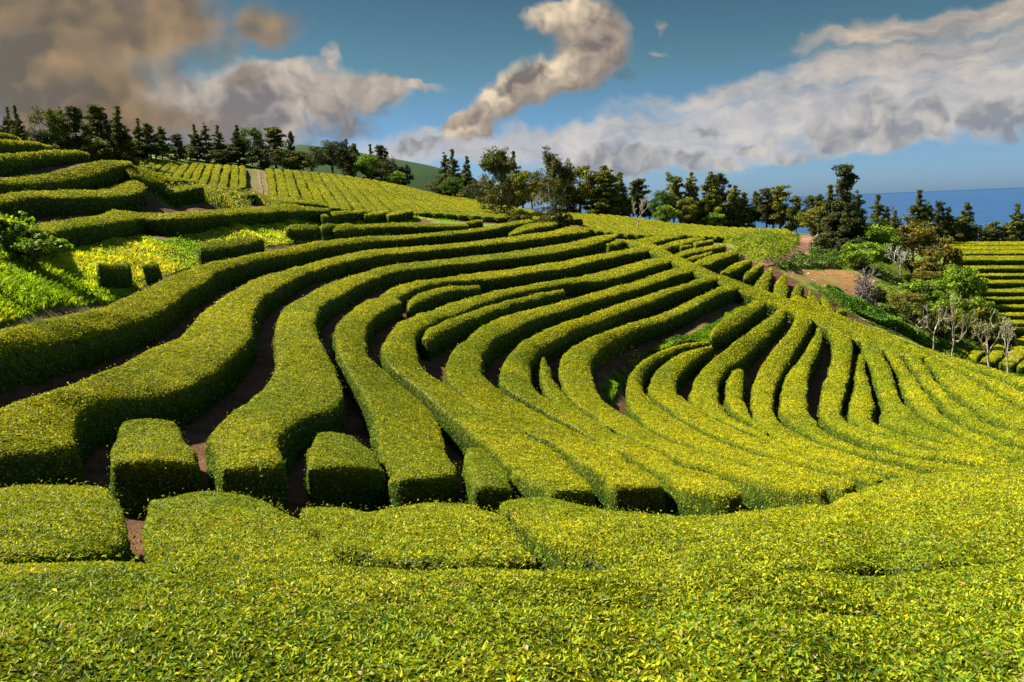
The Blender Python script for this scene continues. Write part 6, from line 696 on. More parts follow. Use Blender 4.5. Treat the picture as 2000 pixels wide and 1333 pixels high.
# dirt road and footpath as sheets just above the ground
def lerp_poly(P, n):
    P = np.array(P, float); s = np.r_[0, np.cumsum(np.hypot(*np.diff(P, axis=0).T))]; t = np.linspace(0, s[-1], n); return np.c_[np.interp(t, s, P[:, 0]), np.interp(t, s, P[:, 1])]
def gz(X, Y):
    """height of the ground sheet itself (bilinear)"""
    i = np.clip(np.searchsorted(ax, X)-1, 0, nx_-2); j = np.clip(np.searchsorted(ay, Y)-1, 0, ny_-2)
    fx = (X-ax[i])/(ax[i+1]-ax[i]); fy = (Y-ay[j])/(ay[j+1]-ay[j]); Z = GZ.reshape(ny_, nx_)
    return (Z[j, i]*(1-fx)+Z[j, i+1]*fx)*(1-fy)+(Z[j+1, i]*(1-fx)+Z[j+1, i+1]*fx)*fy
def sheet(name, L, R, mat, lift, n=120, m=9):
    a = lerp_poly(L, n); b = lerp_poly(R, n); t = np.linspace(0, 1, m)
    P = (a[:, None]*(1-t)[None, :, None]+b[:, None]*t[None, :, None]).reshape(-1, 2)
    wob = vnoise(np.c_[P, 0*P[:, 0]], .8, 9)*.18; P[:, 0] += wob
    z = gz(P[:, 0], P[:, 1])+lift; ii = (np.arange(n-1)[:, None]*m+np.arange(m-1)[None]).ravel()
    o = mesh(name, np.c_[P, z], np.c_[ii, ii+1, ii+m+1, ii+m], mat, smooth=True); o['kind'] = 'structure'; return o
rl, rr_ = np.array(GROUND['roadL']), np.array(GROUND['roadR'])
sheet('dirt_road', np.vstack([rl, rl[-1]+(rl[-1]-rl[-2])*1.2]), np.vstack([rr_, rr_[-1]+(rr_[-1]-rr_[-2])*1.2]), M_ROAD, .06)
fp = np.array(GROUND['foot']); sheet('footpath', fp+(-.25, -.25), fp+(.3, .3), M_PATH, .07, 90, 4)
for k in ('trackA', 'trackB'):
    q = np.array(GROUND[k]); sheet('dirt_track', q+(-.24, 0), q+(.24, 0), M_ROAD, .10, 60, 4)
# ---------------------------------------------------------------- tea hedges
FLUSH = np.array([(.42, .385, .004), (.33, .335, .004), (.50, .42, .005)]); MID = np.array([(.13, .185, .006), (.18, .225, .006)]); OLD = np.array([(.040, .092, .010), (.060, .120, .011), (.028, .070, .010)]); DRY = np.array([(.34, .25, .14), (.24, .15, .07)])
NLEAF = 0
def smooth_path(Q, k=2):
    for _ in range(k):
        q = Q.copy(); q[1:-1] = (Q[:-2]+2*Q[1:-1]+Q[2:])/4; Q = q
    return Q
def hedge_body(Q, hgt=HB, seed=0, coarse=1., inset=.055, cap=.30):
    c = (Q[:, :3]+Q[:, 3:])/2; L = np.r_[0, np.cumsum(np.linalg.norm(np.diff(c, axis=0), axis=1))]
    Yc = max(2., np.median(c[:, 1])); ds = np.maximum(.12, .011*np.maximum(3, c[:, 1]))*coarse
    # even spacing that grows with distance
    t = [0.]
    while t[-1] < L[-1]: t.append(t[-1]+np.interp(t[-1], L, ds))
    t = np.array(t[:-1]+[L[-1]]) if len(t) > 2 else np.linspace(0, L[-1], 4)
    Q = smooth_path(np.stack([np.interp(t, L, Q[:, k]) for k in range(6)], 1), 3)
    A, B = Q[:, :3], Q[:, 3:]; h = (B-A)/2; hw = np.maximum(.01, np.linalg.norm(h[:, :2], axis=1)); k_ = (np.minimum(inset, .35*hw)/hw)[:, None]; A = A+h*k_; B = B-h*k_
    def ext(A, B, At, Bt):
        # rounded end: a few shrinking rings past the tip
        c = (A+B)/2; h = (B-A)/2; hw = np.linalg.norm(h[:2])
        d = c-(At+Bt)/2; d[2] = 0; d /= max(1e-6, np.linalg.norm(d)); r = min(cap, .6*hw)
        return [(c+d*r*e-h*sc, c+d*r*e+h*sc) for e, sc in ((.35, .96), (.68, .84), (.90, .64), (1., .36))]
    k = min(3, len(A)-1)
    s0 = ext(A[0], B[0], A[k], B[k]); s1 = ext(A[-1], B[-1], A[-1-k], B[-1-k])
    A = np.vstack([[q[0] for q in s0[::-1]], A, [q[0] for q in s1]]); B = np.vstack([[q[1] for q in s0[::-1]], B, [q[1] for q in s1]])
    N = len(A); c = (A+B)/2; h = (B-A)/2; hw = np.maximum(.02, np.hypot(h[:, 0], h[:, 1])); hn = h/hw[:, None]
    r = np.minimum(.11, .5*hw)
    prof = [(-1, .05, 0), (-1, .03, .12), (-1, .05, .38), (-1, .03, .68), (-1, .0, 1), (-1, -.32, 2), (-1, -1., 3), (-.5, 0, 4), (0, 0, 5), (.5, 0, 4), (1, -1., 3), (1, -.32, 2), (1, .0, 1), (1, .03, .68), (1, .05, .38), (1, .03, .12), (1, .05, 0)]
    S = []; top = []
    gA = SOIL(A[:, 0], A[:, 1])-.12; gB = SOIL(B[:, 0], B[:, 1])-.12
    gA = np.minimum(gA, A[:, 2]-.45*hgt); gB = np.minimum(gB, B[:, 2]-.45*hgt)
    for sgn, off, kind in prof:
        if kind in (3, 2, 1):
            l = sgn*(hw+off*r) if kind != 1 else sgn*hw
            P = c+hn*l[:, None]; P[:, 2] -= {3: .012, 2: .3, 1: 1.}[kind]*r*(1 if kind != 3 else 1)
        elif kind in (4, 5):
            P = c+h*sgn; P[:, 2] += .02 if kind == 4 else .035
        else:
            l = sgn*(hw+off-(.06 if kind < .2 else 0)); P = c+hn*l[:, None]; g = gA if sgn < 0 else gB
            zt = (c+hn*(sgn*hw)[:, None])[:, 2]-r; P[:, 2] = g+(zt-g)*kind
        S.append(P); top.append(kind >= 2)
    K = len(S); P = np.stack(S, 1)
    P[:4, :, 2] -= np.array([.06, .03, .01, .0])[:, None]*np.array(top); P[-4:, :, 2] -= np.array([.0, .01, .03, .06])[:, None]*np.array(top)
    P = P.reshape(-1, 3)
    n1 = np.stack([vnoise(P, .75, seed+11+k) for k in range(3)], 1); n2 = np.stack([vnoise(P, 2.6, seed+21+k) for k in range(3)], 1)
    n3 = vnoise(P, 1.25, seed+31); P = P+n1*(.08, .08, .04)+n2*(.045, .045, .024); P[:, 2] += .035*n3*np.tile(np.array(top), N)
    ii = (np.arange(N-1)[:, None]*K+np.arange(K-1)[None]).ravel(); F = np.c_[ii, ii+K, ii+K+1, ii+1]
    topv = np.tile(np.array([0, 0, .05, .15, .55, .9, 1, 1, 1, 1, 1, .9, .55, .15, .05, 0, 0.]), N)
    # close both ends with strips
    E = [(j, j+1, K-2-j, K-1-j) for j in range(K//2-1)]; E0 = np.array(E); E1 = (N-1)*K+E0[:, ::-1]
    F = np.vstack([F, E0, E1]); return P, F, topv
def leaf_cloud(P, F, topv, seed, dens=1., smin=.052, kd=.0025, tone=.62):
    """leaves standing on the hedge's faces, each a small folded blade"""
    g = np.random.default_rng(seed)
    a, b, c, d = (P[F[:, k]] for k in range(4))
    nrm = np.cross(c-a, d-b); ar = np.linalg.norm(nrm, axis=1)/2; nrm /= np.maximum(1e-9, 2*ar)[:, None]
    if nrm[topv[F].mean(1) > .9][:, 2].mean() < 0: nrm = -nrm
    ctr = (a+b+c+d)/4; dist = np.linalg.norm(ctr, axis=1); tv = topv[F].mean(1)
    # face outwards: tops up, sides away from the hedge's middle line
    Lf = np.clip(kd*dist, smin, .34); Lf = np.where(tv < .4, Lf*1.15, Lf)
    num = ar/(.34*Lf**2)*dens*np.interp(dist, [5, 12, 30], [2.1, 1.6, 1.15])*np.where(tv > .4, 1.15, .95); num = np.where(ctr[:, 1] < -1, 0, num)
    cnt = np.floor(num+g.random(len(num))).astype(int); idx = np.repeat(np.arange(len(F)), cnt); n = len(idx)
    if n == 0: return None
    u, v = g.random(n), g.random(n)
    pos = (a[idx]*((1-u)*(1-v))[:, None]+b[idx]*(u*(1-v))[:, None]+c[idx]*(u*v)[:, None]+d[idx]*((1-u)*v)[:, None])
    N = nrm[idx]; t = tv[idx]; L = Lf[idx]*g.uniform(.7, 1.3, n)
    rv = g.normal(size=(n, 3)); rv -= N*(rv*N).sum(1)[:, None]; rv /= np.linalg.norm(rv, axis=1)[:, None]
    lift = np.where(t > .4, g.uniform(.1, 1.25, n), g.uniform(.2, .9, n)); dirv = rv+N*lift[:, None]
    dirv[:, 2] += np.where(t > .4, 0, g.normal(.15, .45, n)); dirv /= np.linalg.norm(dirv, axis=1)[:, None]
    side = np.cross(dirv, N+.35*g.normal(size=(n, 3))); side /= np.maximum(1e-6, np.linalg.norm(side, axis=1))[:, None]
    fold = np.cross(side, dirv)
    base = pos-dirv*(.25*L)[:, None]+N*(.012*g.random(n))[:, None]-N*(np.where(t > .4, .015, .03)*g.random(n))[:, None]
    shoot = (t > .3) & (g.random(n) < .012); base = base+N*(shoot*g.uniform(.03, .10, n))[:, None]
    W = L*g.uniform(.34, .5, n)
    l_ = base+dirv*(.45*L)[:, None]+side*(W/2)[:, None]+fold*(.10*L)[:, None]; r_ = base+dirv*(.45*L)[:, None]-side*(W/2)[:, None]+fold*(.10*L)[:, None]
    tip = base+dirv*L[:, None]-fold*(.14*L*g.random(n))[:, None]
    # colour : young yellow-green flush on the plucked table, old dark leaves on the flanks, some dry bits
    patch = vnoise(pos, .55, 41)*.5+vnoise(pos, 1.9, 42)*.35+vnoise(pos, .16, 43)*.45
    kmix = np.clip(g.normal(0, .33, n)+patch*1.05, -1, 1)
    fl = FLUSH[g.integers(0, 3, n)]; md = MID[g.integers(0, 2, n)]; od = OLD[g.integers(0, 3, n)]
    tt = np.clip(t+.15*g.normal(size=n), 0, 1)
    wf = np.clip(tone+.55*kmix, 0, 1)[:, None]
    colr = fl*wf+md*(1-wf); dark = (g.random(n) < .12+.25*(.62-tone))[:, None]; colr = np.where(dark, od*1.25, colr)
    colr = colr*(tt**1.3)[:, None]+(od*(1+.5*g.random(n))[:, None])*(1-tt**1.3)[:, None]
    lit_tip = (t < .5) & (g.random(n) < .13); colr = np.where(lit_tip[:, None], md*g.uniform(.8, 1.5, n)[:, None], colr)  # brighter flank leaves: sun on protruding tips put into their colour
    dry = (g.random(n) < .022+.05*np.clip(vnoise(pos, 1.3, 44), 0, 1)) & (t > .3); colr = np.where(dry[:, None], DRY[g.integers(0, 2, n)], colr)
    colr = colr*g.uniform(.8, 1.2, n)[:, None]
    V = np.stack([base, l_, tip, r_], 1)
    near_ = dist.min() < 13.5
    if near_:
        mid = base+dirv*(.52*L)[:, None]-fold*(.02*L)[:, None]
        V = np.stack([base, l_, tip, r_, mid], 1); i = np.arange(n)*5
        F3 = np.concatenate([np.c_[i, i+4, i+1], np.c_[i, i+3, i+4], np.c_[i+1, i+4, i+2], np.c_[i+4, i+3, i+2]])
        return V.reshape(-1, 3), F3, np.repeat(colr, 5, 0), n
    i = np.arange(n)*4; F3 = np.concatenate([np.c_[i, i+2, i+1], np.c_[i, i+3, i+2]])
    return V.reshape(-1, 3), F3, np.repeat(colr, 4, 0), n
def tea(Q, label, group, seed, dens=1., hgt=HB, name='tea_hedge', coarse=1., smin=.052, kd=.0025, inset=.055, tone=.62):
    global NLEAF
    P, F, tv = hedge_body(Q, hgt, seed, coarse, inset, .10 if smin < .05 else .30)
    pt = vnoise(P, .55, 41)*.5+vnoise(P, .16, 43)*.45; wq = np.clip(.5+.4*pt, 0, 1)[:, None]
    dk = np.clip(np.linalg.norm(P, axis=1)/22, .35, 1)[:, None]; top = (FLUSH[1]*.62*wq+MID[0]*.75*(1-wq))*dk; col = top*(tv**1.5)[:, None]+np.array([.016, .036, .008])*(1-tv**1.5)[:, None]  # body darker near the camera: shade between the leaves put into its colour
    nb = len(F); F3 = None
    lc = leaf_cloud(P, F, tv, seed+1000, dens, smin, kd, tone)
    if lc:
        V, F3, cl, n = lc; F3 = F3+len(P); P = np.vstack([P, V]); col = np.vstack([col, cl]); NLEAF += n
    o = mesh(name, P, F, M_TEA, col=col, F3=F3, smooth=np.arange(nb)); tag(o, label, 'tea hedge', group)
    # the object's origin at the hedge's own foot
    c0 = P[:nb].mean(0); return o
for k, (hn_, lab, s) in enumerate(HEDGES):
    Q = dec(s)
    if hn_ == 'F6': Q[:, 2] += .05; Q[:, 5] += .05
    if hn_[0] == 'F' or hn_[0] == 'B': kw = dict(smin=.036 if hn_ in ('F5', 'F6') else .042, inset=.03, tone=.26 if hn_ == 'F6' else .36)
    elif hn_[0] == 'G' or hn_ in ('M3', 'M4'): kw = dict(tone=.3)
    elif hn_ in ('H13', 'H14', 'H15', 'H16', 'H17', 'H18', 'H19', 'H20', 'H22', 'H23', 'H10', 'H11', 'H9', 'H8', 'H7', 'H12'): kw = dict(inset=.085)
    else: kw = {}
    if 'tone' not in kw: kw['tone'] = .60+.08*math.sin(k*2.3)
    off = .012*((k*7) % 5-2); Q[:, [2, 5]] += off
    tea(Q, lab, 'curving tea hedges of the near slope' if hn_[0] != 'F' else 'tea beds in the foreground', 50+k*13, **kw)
ORD = 'first second third fourth fifth sixth seventh eighth ninth tenth eleventh twelfth thirteenth fourteenth fifteenth sixteenth seventeenth eighteenth nineteenth twentieth twenty-first twenty-second twenty-third twenty-fourth twenty-fifth twenty-sixth twenty-seventh twenty-eighth twenty-ninth'.split()
FL = {'A': ('{} tea row from the left in the striped field left of the twin track', 'tea rows left of the twin track'), 'B': ('{} tea row right of the twin track, counted from the track', 'tea rows right of the twin track'),
      'C': ('{} tea row from the left in the flat field around the pale dead tree', 'tea rows of the flat field'), 'D': ('{} tea terrace from the top in the far field at the right edge', 'tea terraces at the right edge'), 'V': ('{} tea block of the valley behind the bare orchard trees', 'tea blocks behind the orchard trees')}
for kf, rows in FIELDS.items():
    for i, s in enumerate(rows):
        Q = dec(s); t = np.linspace(0, 1, len(Q)); tt = np.linspace(0, 1, 40); Q = np.stack([np.interp(tt, t, Q[:, k]) for k in range(6)], 1)
        jit = vnoise(np.c_[Q[:, 0]+i*3.7, Q[:, 1], Q[:, 2]], .22, 77)*.22; Q[:, 0] += jit; Q[:, 3] += jit
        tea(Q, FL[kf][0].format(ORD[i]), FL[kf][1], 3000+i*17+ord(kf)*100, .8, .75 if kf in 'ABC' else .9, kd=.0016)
print('leaves', NLEAF)
# ---------------------------------------------------------------- trees and bushes
def tubes(chains, sides=6):
    """chains: list of (points (n,3), radii (n,)) -> one mesh of tapered tubes"""
    VV, FF, o = [], [], 0
    for P, r in chains:
        P = np.asarray(P, float); n = len(P); T = np.gradient(P, axis=0); T /= np.maximum(1e-9, np.linalg.norm(T, axis=1))[:, None]
        ref = np.where(abs(T[:, 2:3]) > .9, np.array([[1., 0, 0]]), np.array([[0, 0, 1.]])); a = np.cross(T, ref); a /= np.linalg.norm(a, axis=1)[:, None]; b = np.cross(T, a)
        an = np.arange(sides)*2*np.pi/sides
        V = P[:, None]+(a[:, None]*np.cos(an)[None, :, None]+b[:, None]*np.sin(an)[None, :, None])*np.asarray(r)[:, None, None]
        VV.append(V.reshape(-1, 3)); i = (np.arange(n-1)[:, None]*sides+np.arange(sides)[None]); j = (np.arange(n-1)[:, None]*sides+(np.arange(sides)[None]+1) % sides)
        FF.append(np.stack([i, j, j+sides, i+sides], -1).reshape(-1, 4)+o); o += n*sides
    return np.vstack(VV), np.vstack(FF)
def cards(ctr, size, g, out=None, aspect=.62, upb=.25):
    """leaf sprays: small irregular four-sided blades at the given points"""
    n = len(ctr); N = g.normal(size=(n, 3)); 
    if out is not None: N += out*1.1
    N[:, 2] += upb; N /= np.linalg.norm(N, axis=1)[:, None]
    a = np.cross(N, g.normal(size=(n, 3))); a /= np.linalg.norm(a, axis=1)[:, None]; b = np.cross(N, a); s = size[:, None] if np.ndim(size) else size
    k = g.uniform(.6, 1.15, (4, n, 1))
    V = np.stack([ctr-a*s*.5*k[0], ctr-b*s*.5*aspect*k[1]+N*s*.08, ctr+a*s*.5*k[2], ctr+b*s*.5*aspect*k[3]+N*s*.08], 1).reshape(-1, 3)
    i = np.arange(n)*4; return V, np.c_[i, i+1, i+2, i+3]
PAL = {'dark': ((.022, .034, .010), (.050, .060, .014), (.085, .090, .020)), 'lit': ((.060, .078, .010), (.15, .16, .014), (.24, .22, .018)), 'mid': ((.034, .052, .010), (.085, .10, .014), (.15, .15, .018)),  # lit: sunlight painted into the foliage colour of the central trees
       'green': ((.030, .068, .012), (.060, .12, .016), (.10, .17, .022)), 'bright': ((.075, .13, .010), (.15, .24, .014), (.22, .31, .02)), 'yellow': ((.075, .095, .012), (.16, .17, .016), (.24, .23, .02)), 'olive': ((.055, .055, .010), (.13, .115, .016), (.21, .17, .022)), 'grey': ((.06, .066, .030), (.11, .11, .045), (.16, .15, .07))}  # yellow serves yellow-green trees and sunlight painted on some central ones
def clump(c, rad, n, g, size, pal, flatz=.7, V=None):
    u = g.normal(size=(n, 3)); u /= np.linalg.norm(u, axis=1)[:, None]; q = u*(g.random(n)**.45)[:, None]*rad; q[:, 2] *= flatz
    ctr = np.asarray(c)+q; v, f = cards(ctr, size*g.uniform(.65, 1.35, n), g, u)
    p = np.array(PAL[pal]); t = np.clip(g.beta(2, 2.4)+.22*g.normal(size=n), 0, 1)*2; k = np.minimum(t.astype(int), 1); fr = (t-k)[:, None]
    col = p[k]*(1-fr)+p[k+1]*fr
    return v, f, np.repeat(col, 4, 0)
class Crown:
    def __init__(s): s.V, s.F, s.C, s.o = [], [], [], 0
    def add(s, t):
        s.V.append(t[0]); s.F.append(t[1]+s.o); s.C.append(t[2]); s.o += len(t[0])
    def get(s): return np.vstack(s.V), np.vstack(s.F), np.vstack(s.C)
def trunk_chain(H, r, g, lean=.02, top=.97):
    n = 9; z = np.linspace(-.04*H, H*top, n); P = np.c_[np.cumsum(g.normal(0, lean*H/8, n)), np.cumsum(g.normal(0, lean*H/8, n)), z]; P -= P[1]*(1, 1, 0); return P, r*(1.02-np.linspace(0, 1, n))**.8+.015
def conifer(seed, W=3.4, H=9., pal='dark', dens=1., gap=.0):
    g = np.random.default_rng(seed); cr = Crown(); P, r = trunk_chain(H, .20, g); ch = [(P, r)]
    z = .06*H; az = g.random()*6
    bulge = [g.uniform(.7, 1.15) for _ in range(7)]
    while z < .985*H:
        f = z/H; prof = (min(1, f/.12))**.5*(1-f)**.62*1.22*np.interp(f, np.linspace(0, 1, 7), bulge)
        for _ in range(3 if f < .8 else 2):
            az += 2.4+g.normal(0, .35); R = max(.12, W/2*prof*g.uniform(.55, 1.12))
            if g.random() < gap: continue
            b0 = np.array([np.interp(z, P[:, 2], P[:, 0]), np.interp(z, P[:, 2], P[:, 1]), z]); d = np.array([math.cos(az), math.sin(az), 0])
            tip = b0+d*R+np.array([0, 0, R*g.uniform(-.18, .22)]); mid = (b0+tip)/2+np.array([0, 0, -.05*R])
            ch.append((np.array([b0, mid, tip]), np.array([.045, .03, .012])))
            for q in np.linspace(.45, 1, max(1, int(R/.5)+1)):
                c = b0+(tip-b0)*q; rad = .26+.16*R*q
                cr.add(clump(c+g.normal(0, .10, 3), rad*1.05, int((32+42*R*q)*dens), g, .26, pal, .66))
        z += H*.030*g.uniform(.7, 1.4)*(1-.3*f)
    cr.add(clump(P[-1], .22, 16, g, .22, pal, 1.3))
    return tubes(ch, 5), cr.get()
def ragged(seed, W=4., H=8.5, pal='dark', n=17, low=.3):
    n = int(n*1.5)
    g = np.random.default_rng(seed); cr = Crown(); P, r = trunk_chain(H, .17, g, .05); ch = [(P, r)]; az = g.random()*6
    for i in range(n):
        f = low+(1-low)*(i+.5)/n; z = f*H*.97; az += 2.4+g.normal(0, .5); R = W/2*g.uniform(.35, 1.)*(1.05-.75*max(0, f-.35)/.65)
        b0 = np.array([np.interp(z, P[:, 2], P[:, 0]), np.interp(z, P[:, 2], P[:, 1]), z]); d = np.array([math.cos(az), math.sin(az), 0])
        tip = b0+d*R+np.array([0, 0, R*g.uniform(.15, .75)]); mid = b0+(tip-b0)*.5+np.array([0, 0, -.12*R])
        ch.append((np.array([b0, mid, tip]), np.array([.06, .045, .015])))
        for _ in range(g.integers(2, 5)): cr.add(clump(tip+g.normal(0, .28, 3)*(1, 1, .6), g.uniform(.38, .72), g.integers(50, 95), g, .29, pal, .62))
        if g.random() < .7: cr.add(clump(mid+g.normal(0, .2, 3), .42, 40, g, .28, pal, .6))
    cr.add(clump(P[-1], .5, 60, g, .26, pal, .8))
    return tubes(ch, 5), cr.get()
def broad(seed, W=5., H=5., pal='green', low=.12, n=46, size=.26):
    g = np.random.default_rng(seed); cr = Crown(); P, r = trunk_chain(H*.75, .16, g, .05); ch = [(P, r)]
    zc = H*(low+.5*(1-low)); rz = H*(1-low)/2; az = 0
    for i in range(n):
        u = g.normal(size=3); u /= np.linalg.norm(u); u[2] = u[2]*.9+.12; k = g.uniform(.55, .88)
        c = np.array([u[0]*W/2*k, u[1]*W/2*k, zc+u[2]*rz*k]); s = (W+H)/2
        cr.add(clump(c, s*g.uniform(.085, .15), int(g.uniform(80, 130)), g, size*1.05, pal, .72))
        if i % 3 == 0: b0 = P[g.integers(2, len(P)-1)]; ch.append((np.array([b0, (b0+c)/2+(0, 0, -.1), c]), np.array([.06, .04, .012])))
    return tubes(ch, 5), cr.get()
def branching(seed, H, spread, depth, kids, ratio, r0, up=.35, bend=.25, first=.3, forks=None, leaf=None):
    """a bare crown: trunk that forks again and again into crooked tapering limbs"""
    g = np.random.default_rng(seed); ch = []; tips = []
    def grow(p, d, L, r, k):
        n = 5; P = [p]; q = d.copy()
        for _ in range(n-1):
            q = q+g.normal(0, bend, 3)*.5; q[2] += up*.12; q /= np.linalg.norm(q); P.append(P[-1]+q*L/(n-1))
        r1 = r*.62; ch.append((np.array(P), np.maximum(.0042*H, np.linspace(r, r1, n))))
        if k == 0: tips.append(P[-1]); return
        m = kids if isinstance(kids, int) else g.integers(kids[0], kids[1]+1)
        for i in range(m):
            a = 2*np.pi*(i+g.random()*.7)/m; s = np.cross(q, (0.3, .2, 1.)); s /= np.linalg.norm(s)+1e-9; s2 = np.cross(q, s)
            w = q+(s*math.cos(a)+s2*math.sin(a))*spread*g.uniform(.6, 1.25); w[2] += up*.3; w /= np.linalg.norm(w)
            st = P[-1] if i or k < depth-1 or True else P[-2]
            if g.random() < .3 and k < depth: st = P[g.integers(2, n)]
            grow(st, w, L*ratio*g.uniform(.75, 1.2), r1*.85, k-1)
    grow(np.array([0, 0, -.05*H]), np.array([.05*g.normal(), .05*g.normal(), 1.]), H*first, r0, depth)
    crown = None
    if leaf:
        cr = Crown()
        for t in tips:
            if g.random() < leaf[0]: cr.add(clump(t, leaf[1], leaf[2], g, leaf[3], leaf[4], .8))
        crown = cr.get()
    return tubes(ch, 4), crown
def halfbare(seed):
    tr, _ = branching(seed, 9.5, .62, 5, (2, 3), .70, .24, .45, .3, .34)
    g = np.random.default_rng(seed); t2, cr = branching(seed+1, 9.5, .62, 5, (2, 3), .70, .24, .45, .3, .34)
    V = tr[0]; zmax = V[:, 2].max(); c = Crown(); pick = V[g.integers(0, len(V), 1150)]
    for p in pick:
        f = p[2]/zmax
        if f < .12: continue
        if g.random() < (.75 if f > .80 else .34): c.add(clump(p+g.normal(0, .25, 3), g.uniform(.26, .5), int(g.uniform(12, 26)), g, .25, 'mid' if g.random() < .6 else 'grey', .7))
    for k in range(100):
        a = g.random()*6.28; z = g.uniform(.03, .62)*zmax; R = 2.9*g.uniform(.3, 1)*(1-.4*z/zmax); c.add(clump((R*math.cos(a), R*math.sin(a), z), g.uniform(.4, .8), int(g.uniform(34, 76)), g, .27, ('mid', 'olive', 'grey')[k % 3], .7))
    return tr, c.get()
def sparse(seed):
    g = np.random.default_rng(seed); a = ragged(seed, 2.3, 10, 'dark', 13, .42); b = conifer(seed+1, 5.6, 5.9, 'dark', .9, .15)
    V = np.vstack([a[1][0], b[1][0]]); F = np.vstack([a[1][1], b[1][1]+len(a[1][0])]); Cc = np.vstack([a[1][2], b[1][2]])
    return (np.vstack([a[0][0], b[0][0]]), np.vstack([a[0][1], b[0][1]+len(a[0][0])])), (V, F, Cc)
KIND = {'cone': [lambda s=s: conifer(s, W, H, p, d, gp) for s, W, H, p, d, gp in ((11, 3.2, 9, 'dark', 1, .05), (12, 3.6, 9.5, 'dark', .9, .2), (13, 2.8, 8.5, 'mid', 1, .1), (14, 3.8, 8, 'dark', 1, .12), (15, 3.0, 9, 'mid', .9, .22))],
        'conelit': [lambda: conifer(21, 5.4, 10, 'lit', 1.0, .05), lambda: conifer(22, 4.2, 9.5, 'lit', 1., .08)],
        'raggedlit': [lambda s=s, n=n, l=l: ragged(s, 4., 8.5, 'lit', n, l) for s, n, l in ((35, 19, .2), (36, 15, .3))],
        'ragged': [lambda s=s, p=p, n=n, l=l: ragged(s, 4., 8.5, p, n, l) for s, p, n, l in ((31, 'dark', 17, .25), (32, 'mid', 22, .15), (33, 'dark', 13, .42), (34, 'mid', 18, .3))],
        'broad': [lambda s=s, p=p: broad(s, 6., 7., p, .18, 60) for s, p in ((41, 'mid'), (42, 'green'), (43, 'dark'))],
        'broadlight': [lambda: broad(45, 5, 5.5, 'bright', .12, 50)], 'broadyellow': [lambda: broad(46, 5.2, 5.5, 'yellow', .06, 56), lambda: broad(47, 4.6, 6, 'yellow', .1, 50)],
        'broadolive': [lambda: broad(48, 5, 6.5, 'olive', .04, 56), lambda: broad(49, 4, 4.5, 'olive', .03, 46)],
        'bushdark': [lambda: broad(51, 5, 3.2, 'dark', .0, 44), lambda: broad(52, 5, 3.4, 'mid', .0, 44)], 'bushlight': [lambda: broad(53, 4.6, 4.6, 'bright', .02, 56, .24), lambda: broad(54, 4.6, 4., 'bright', .0, 56, .24)],
        'shrub': [lambda: broad(55, 1.6, 1.0, 'bright', .0, 30, .12), lambda: broad(56, 1.5, .9, 'green', .0, 30, .12)],
        'halfbare': [lambda: halfbare(61), lambda: halfbare(64)], 'sparse': [lambda: sparse(71)],
        'bare': [lambda: branching(81, 5, .75, 5, (2, 3), .72, .10, .4, .3, .25)], 'deadfan': [lambda: branching(82, 5.6, .55, 5, (3, 3), .66, .17, .5, .22, .42)],
        'palebare': [lambda: branching(83, 3.7, .62, 5, (3, 3), .70, .10, .45, .22, .26)], 'purplebare': [lambda: branching(84, 4., .80, 6, (3, 3), .72, .13, .25, .34, .22)],
        'fruit': [lambda: branching(85, 3.8, .85, 5, (2, 3), .72, .15, .10, .45, .40, leaf=(.10, .18, 8, .10, 'yellow')), lambda: branching(86, 4., .75, 5, (2, 3), .70, .15, .2, .42, .42, leaf=(.12, .18, 8, .10, 'yellow'))],
        'fruitleaf': [lambda: branching(87, 4.6, .72, 5, (2, 3), .72, .15, .3, .40, .36, leaf=(.75, .26, 14, .11, 'yellow')), lambda: branching(88, 4.4, .75, 5, (2, 3), .72, .16, .25, .42, .34, leaf=(.55, .24, 12, .11, 'yellow'))]}
BARKOF = {'deadfan': M_PALE, 'palebare': M_SILVER, 'purplebare': M_PURPLE, 'fruit': M_PALE, 'fruitleaf': M_PALE, 'halfbare': M_SILVER, 'bare': M_PURPLE}
NAMEOF = {'raggedlit': 'ragged_tree', 'cone': 'conifer_tree', 'conelit': 'conifer_tree', 'ragged': 'ragged_tree', 'sparse': 'sparse_tree', 'broad': 'broadleaf_tree', 'broadlight': 'broadleaf_tree', 'broadyellow': 'broadleaf_tree', 'broadolive': 'broadleaf_tree', 'bushdark': 'bush', 'bushlight': 'bush', 'shrub': 'shrub', 'halfbare': 'half_bare_tree', 'bare': 'bare_tree', 'deadfan': 'bare_tree', 'palebare': 'bare_tree', 'purplebare': 'bare_tree', 'fruit': 'orchard_tree', 'fruitleaf': 'orchard_tree'}
PROTO = {}; USED = {}
def plant(kind, x, y, z, h, w, label, group=None, turn=None):
    k = USED.get(kind, 0); USED[kind] = k+1; var = k % len(KIND[kind]); key = (kind, var)
    if key not in PROTO:
        (tv, tf), cr = KIND[kind][var]()
        allv = tv if cr is None else np.vstack([tv, cr[0]])
        zt = np.quantile(allv[:, 2], .9995); rr = np.quantile(np.hypot(allv[:, 0], allv[:, 1]), .95); sc = np.array([.5/rr, .5/rr, 1/zt])
        PROTO[key] = (tv*sc, tf, None if cr is None else (cr[0]*sc, cr[1], cr[2]), [])
    tv, tf, cr, made = PROTO[key]; nm = NAMEOF[kind]; cat = 'bush' if 'bush' in nm or 'shrub' in nm else 'tree'
    root = empty(nm, (x, y, z-.05), label, cat, group); root.scale = (w, w, h); root.rotation_euler = (0, 0, (k*2.399) % 6.283 if turn is None else turn)
    if not made:
        made.append(mesh('trunk', tv, tf, BARKOF.get(kind, M_BARK), root, smooth=True))
        if cr is not None: made.append(mesh('crown', cr[0], cr[1], M_TREE, root, col=cr[2]))
    else:
        for m in made: c = m.copy(); COL.objects.link(c); c.parent = root
    return root
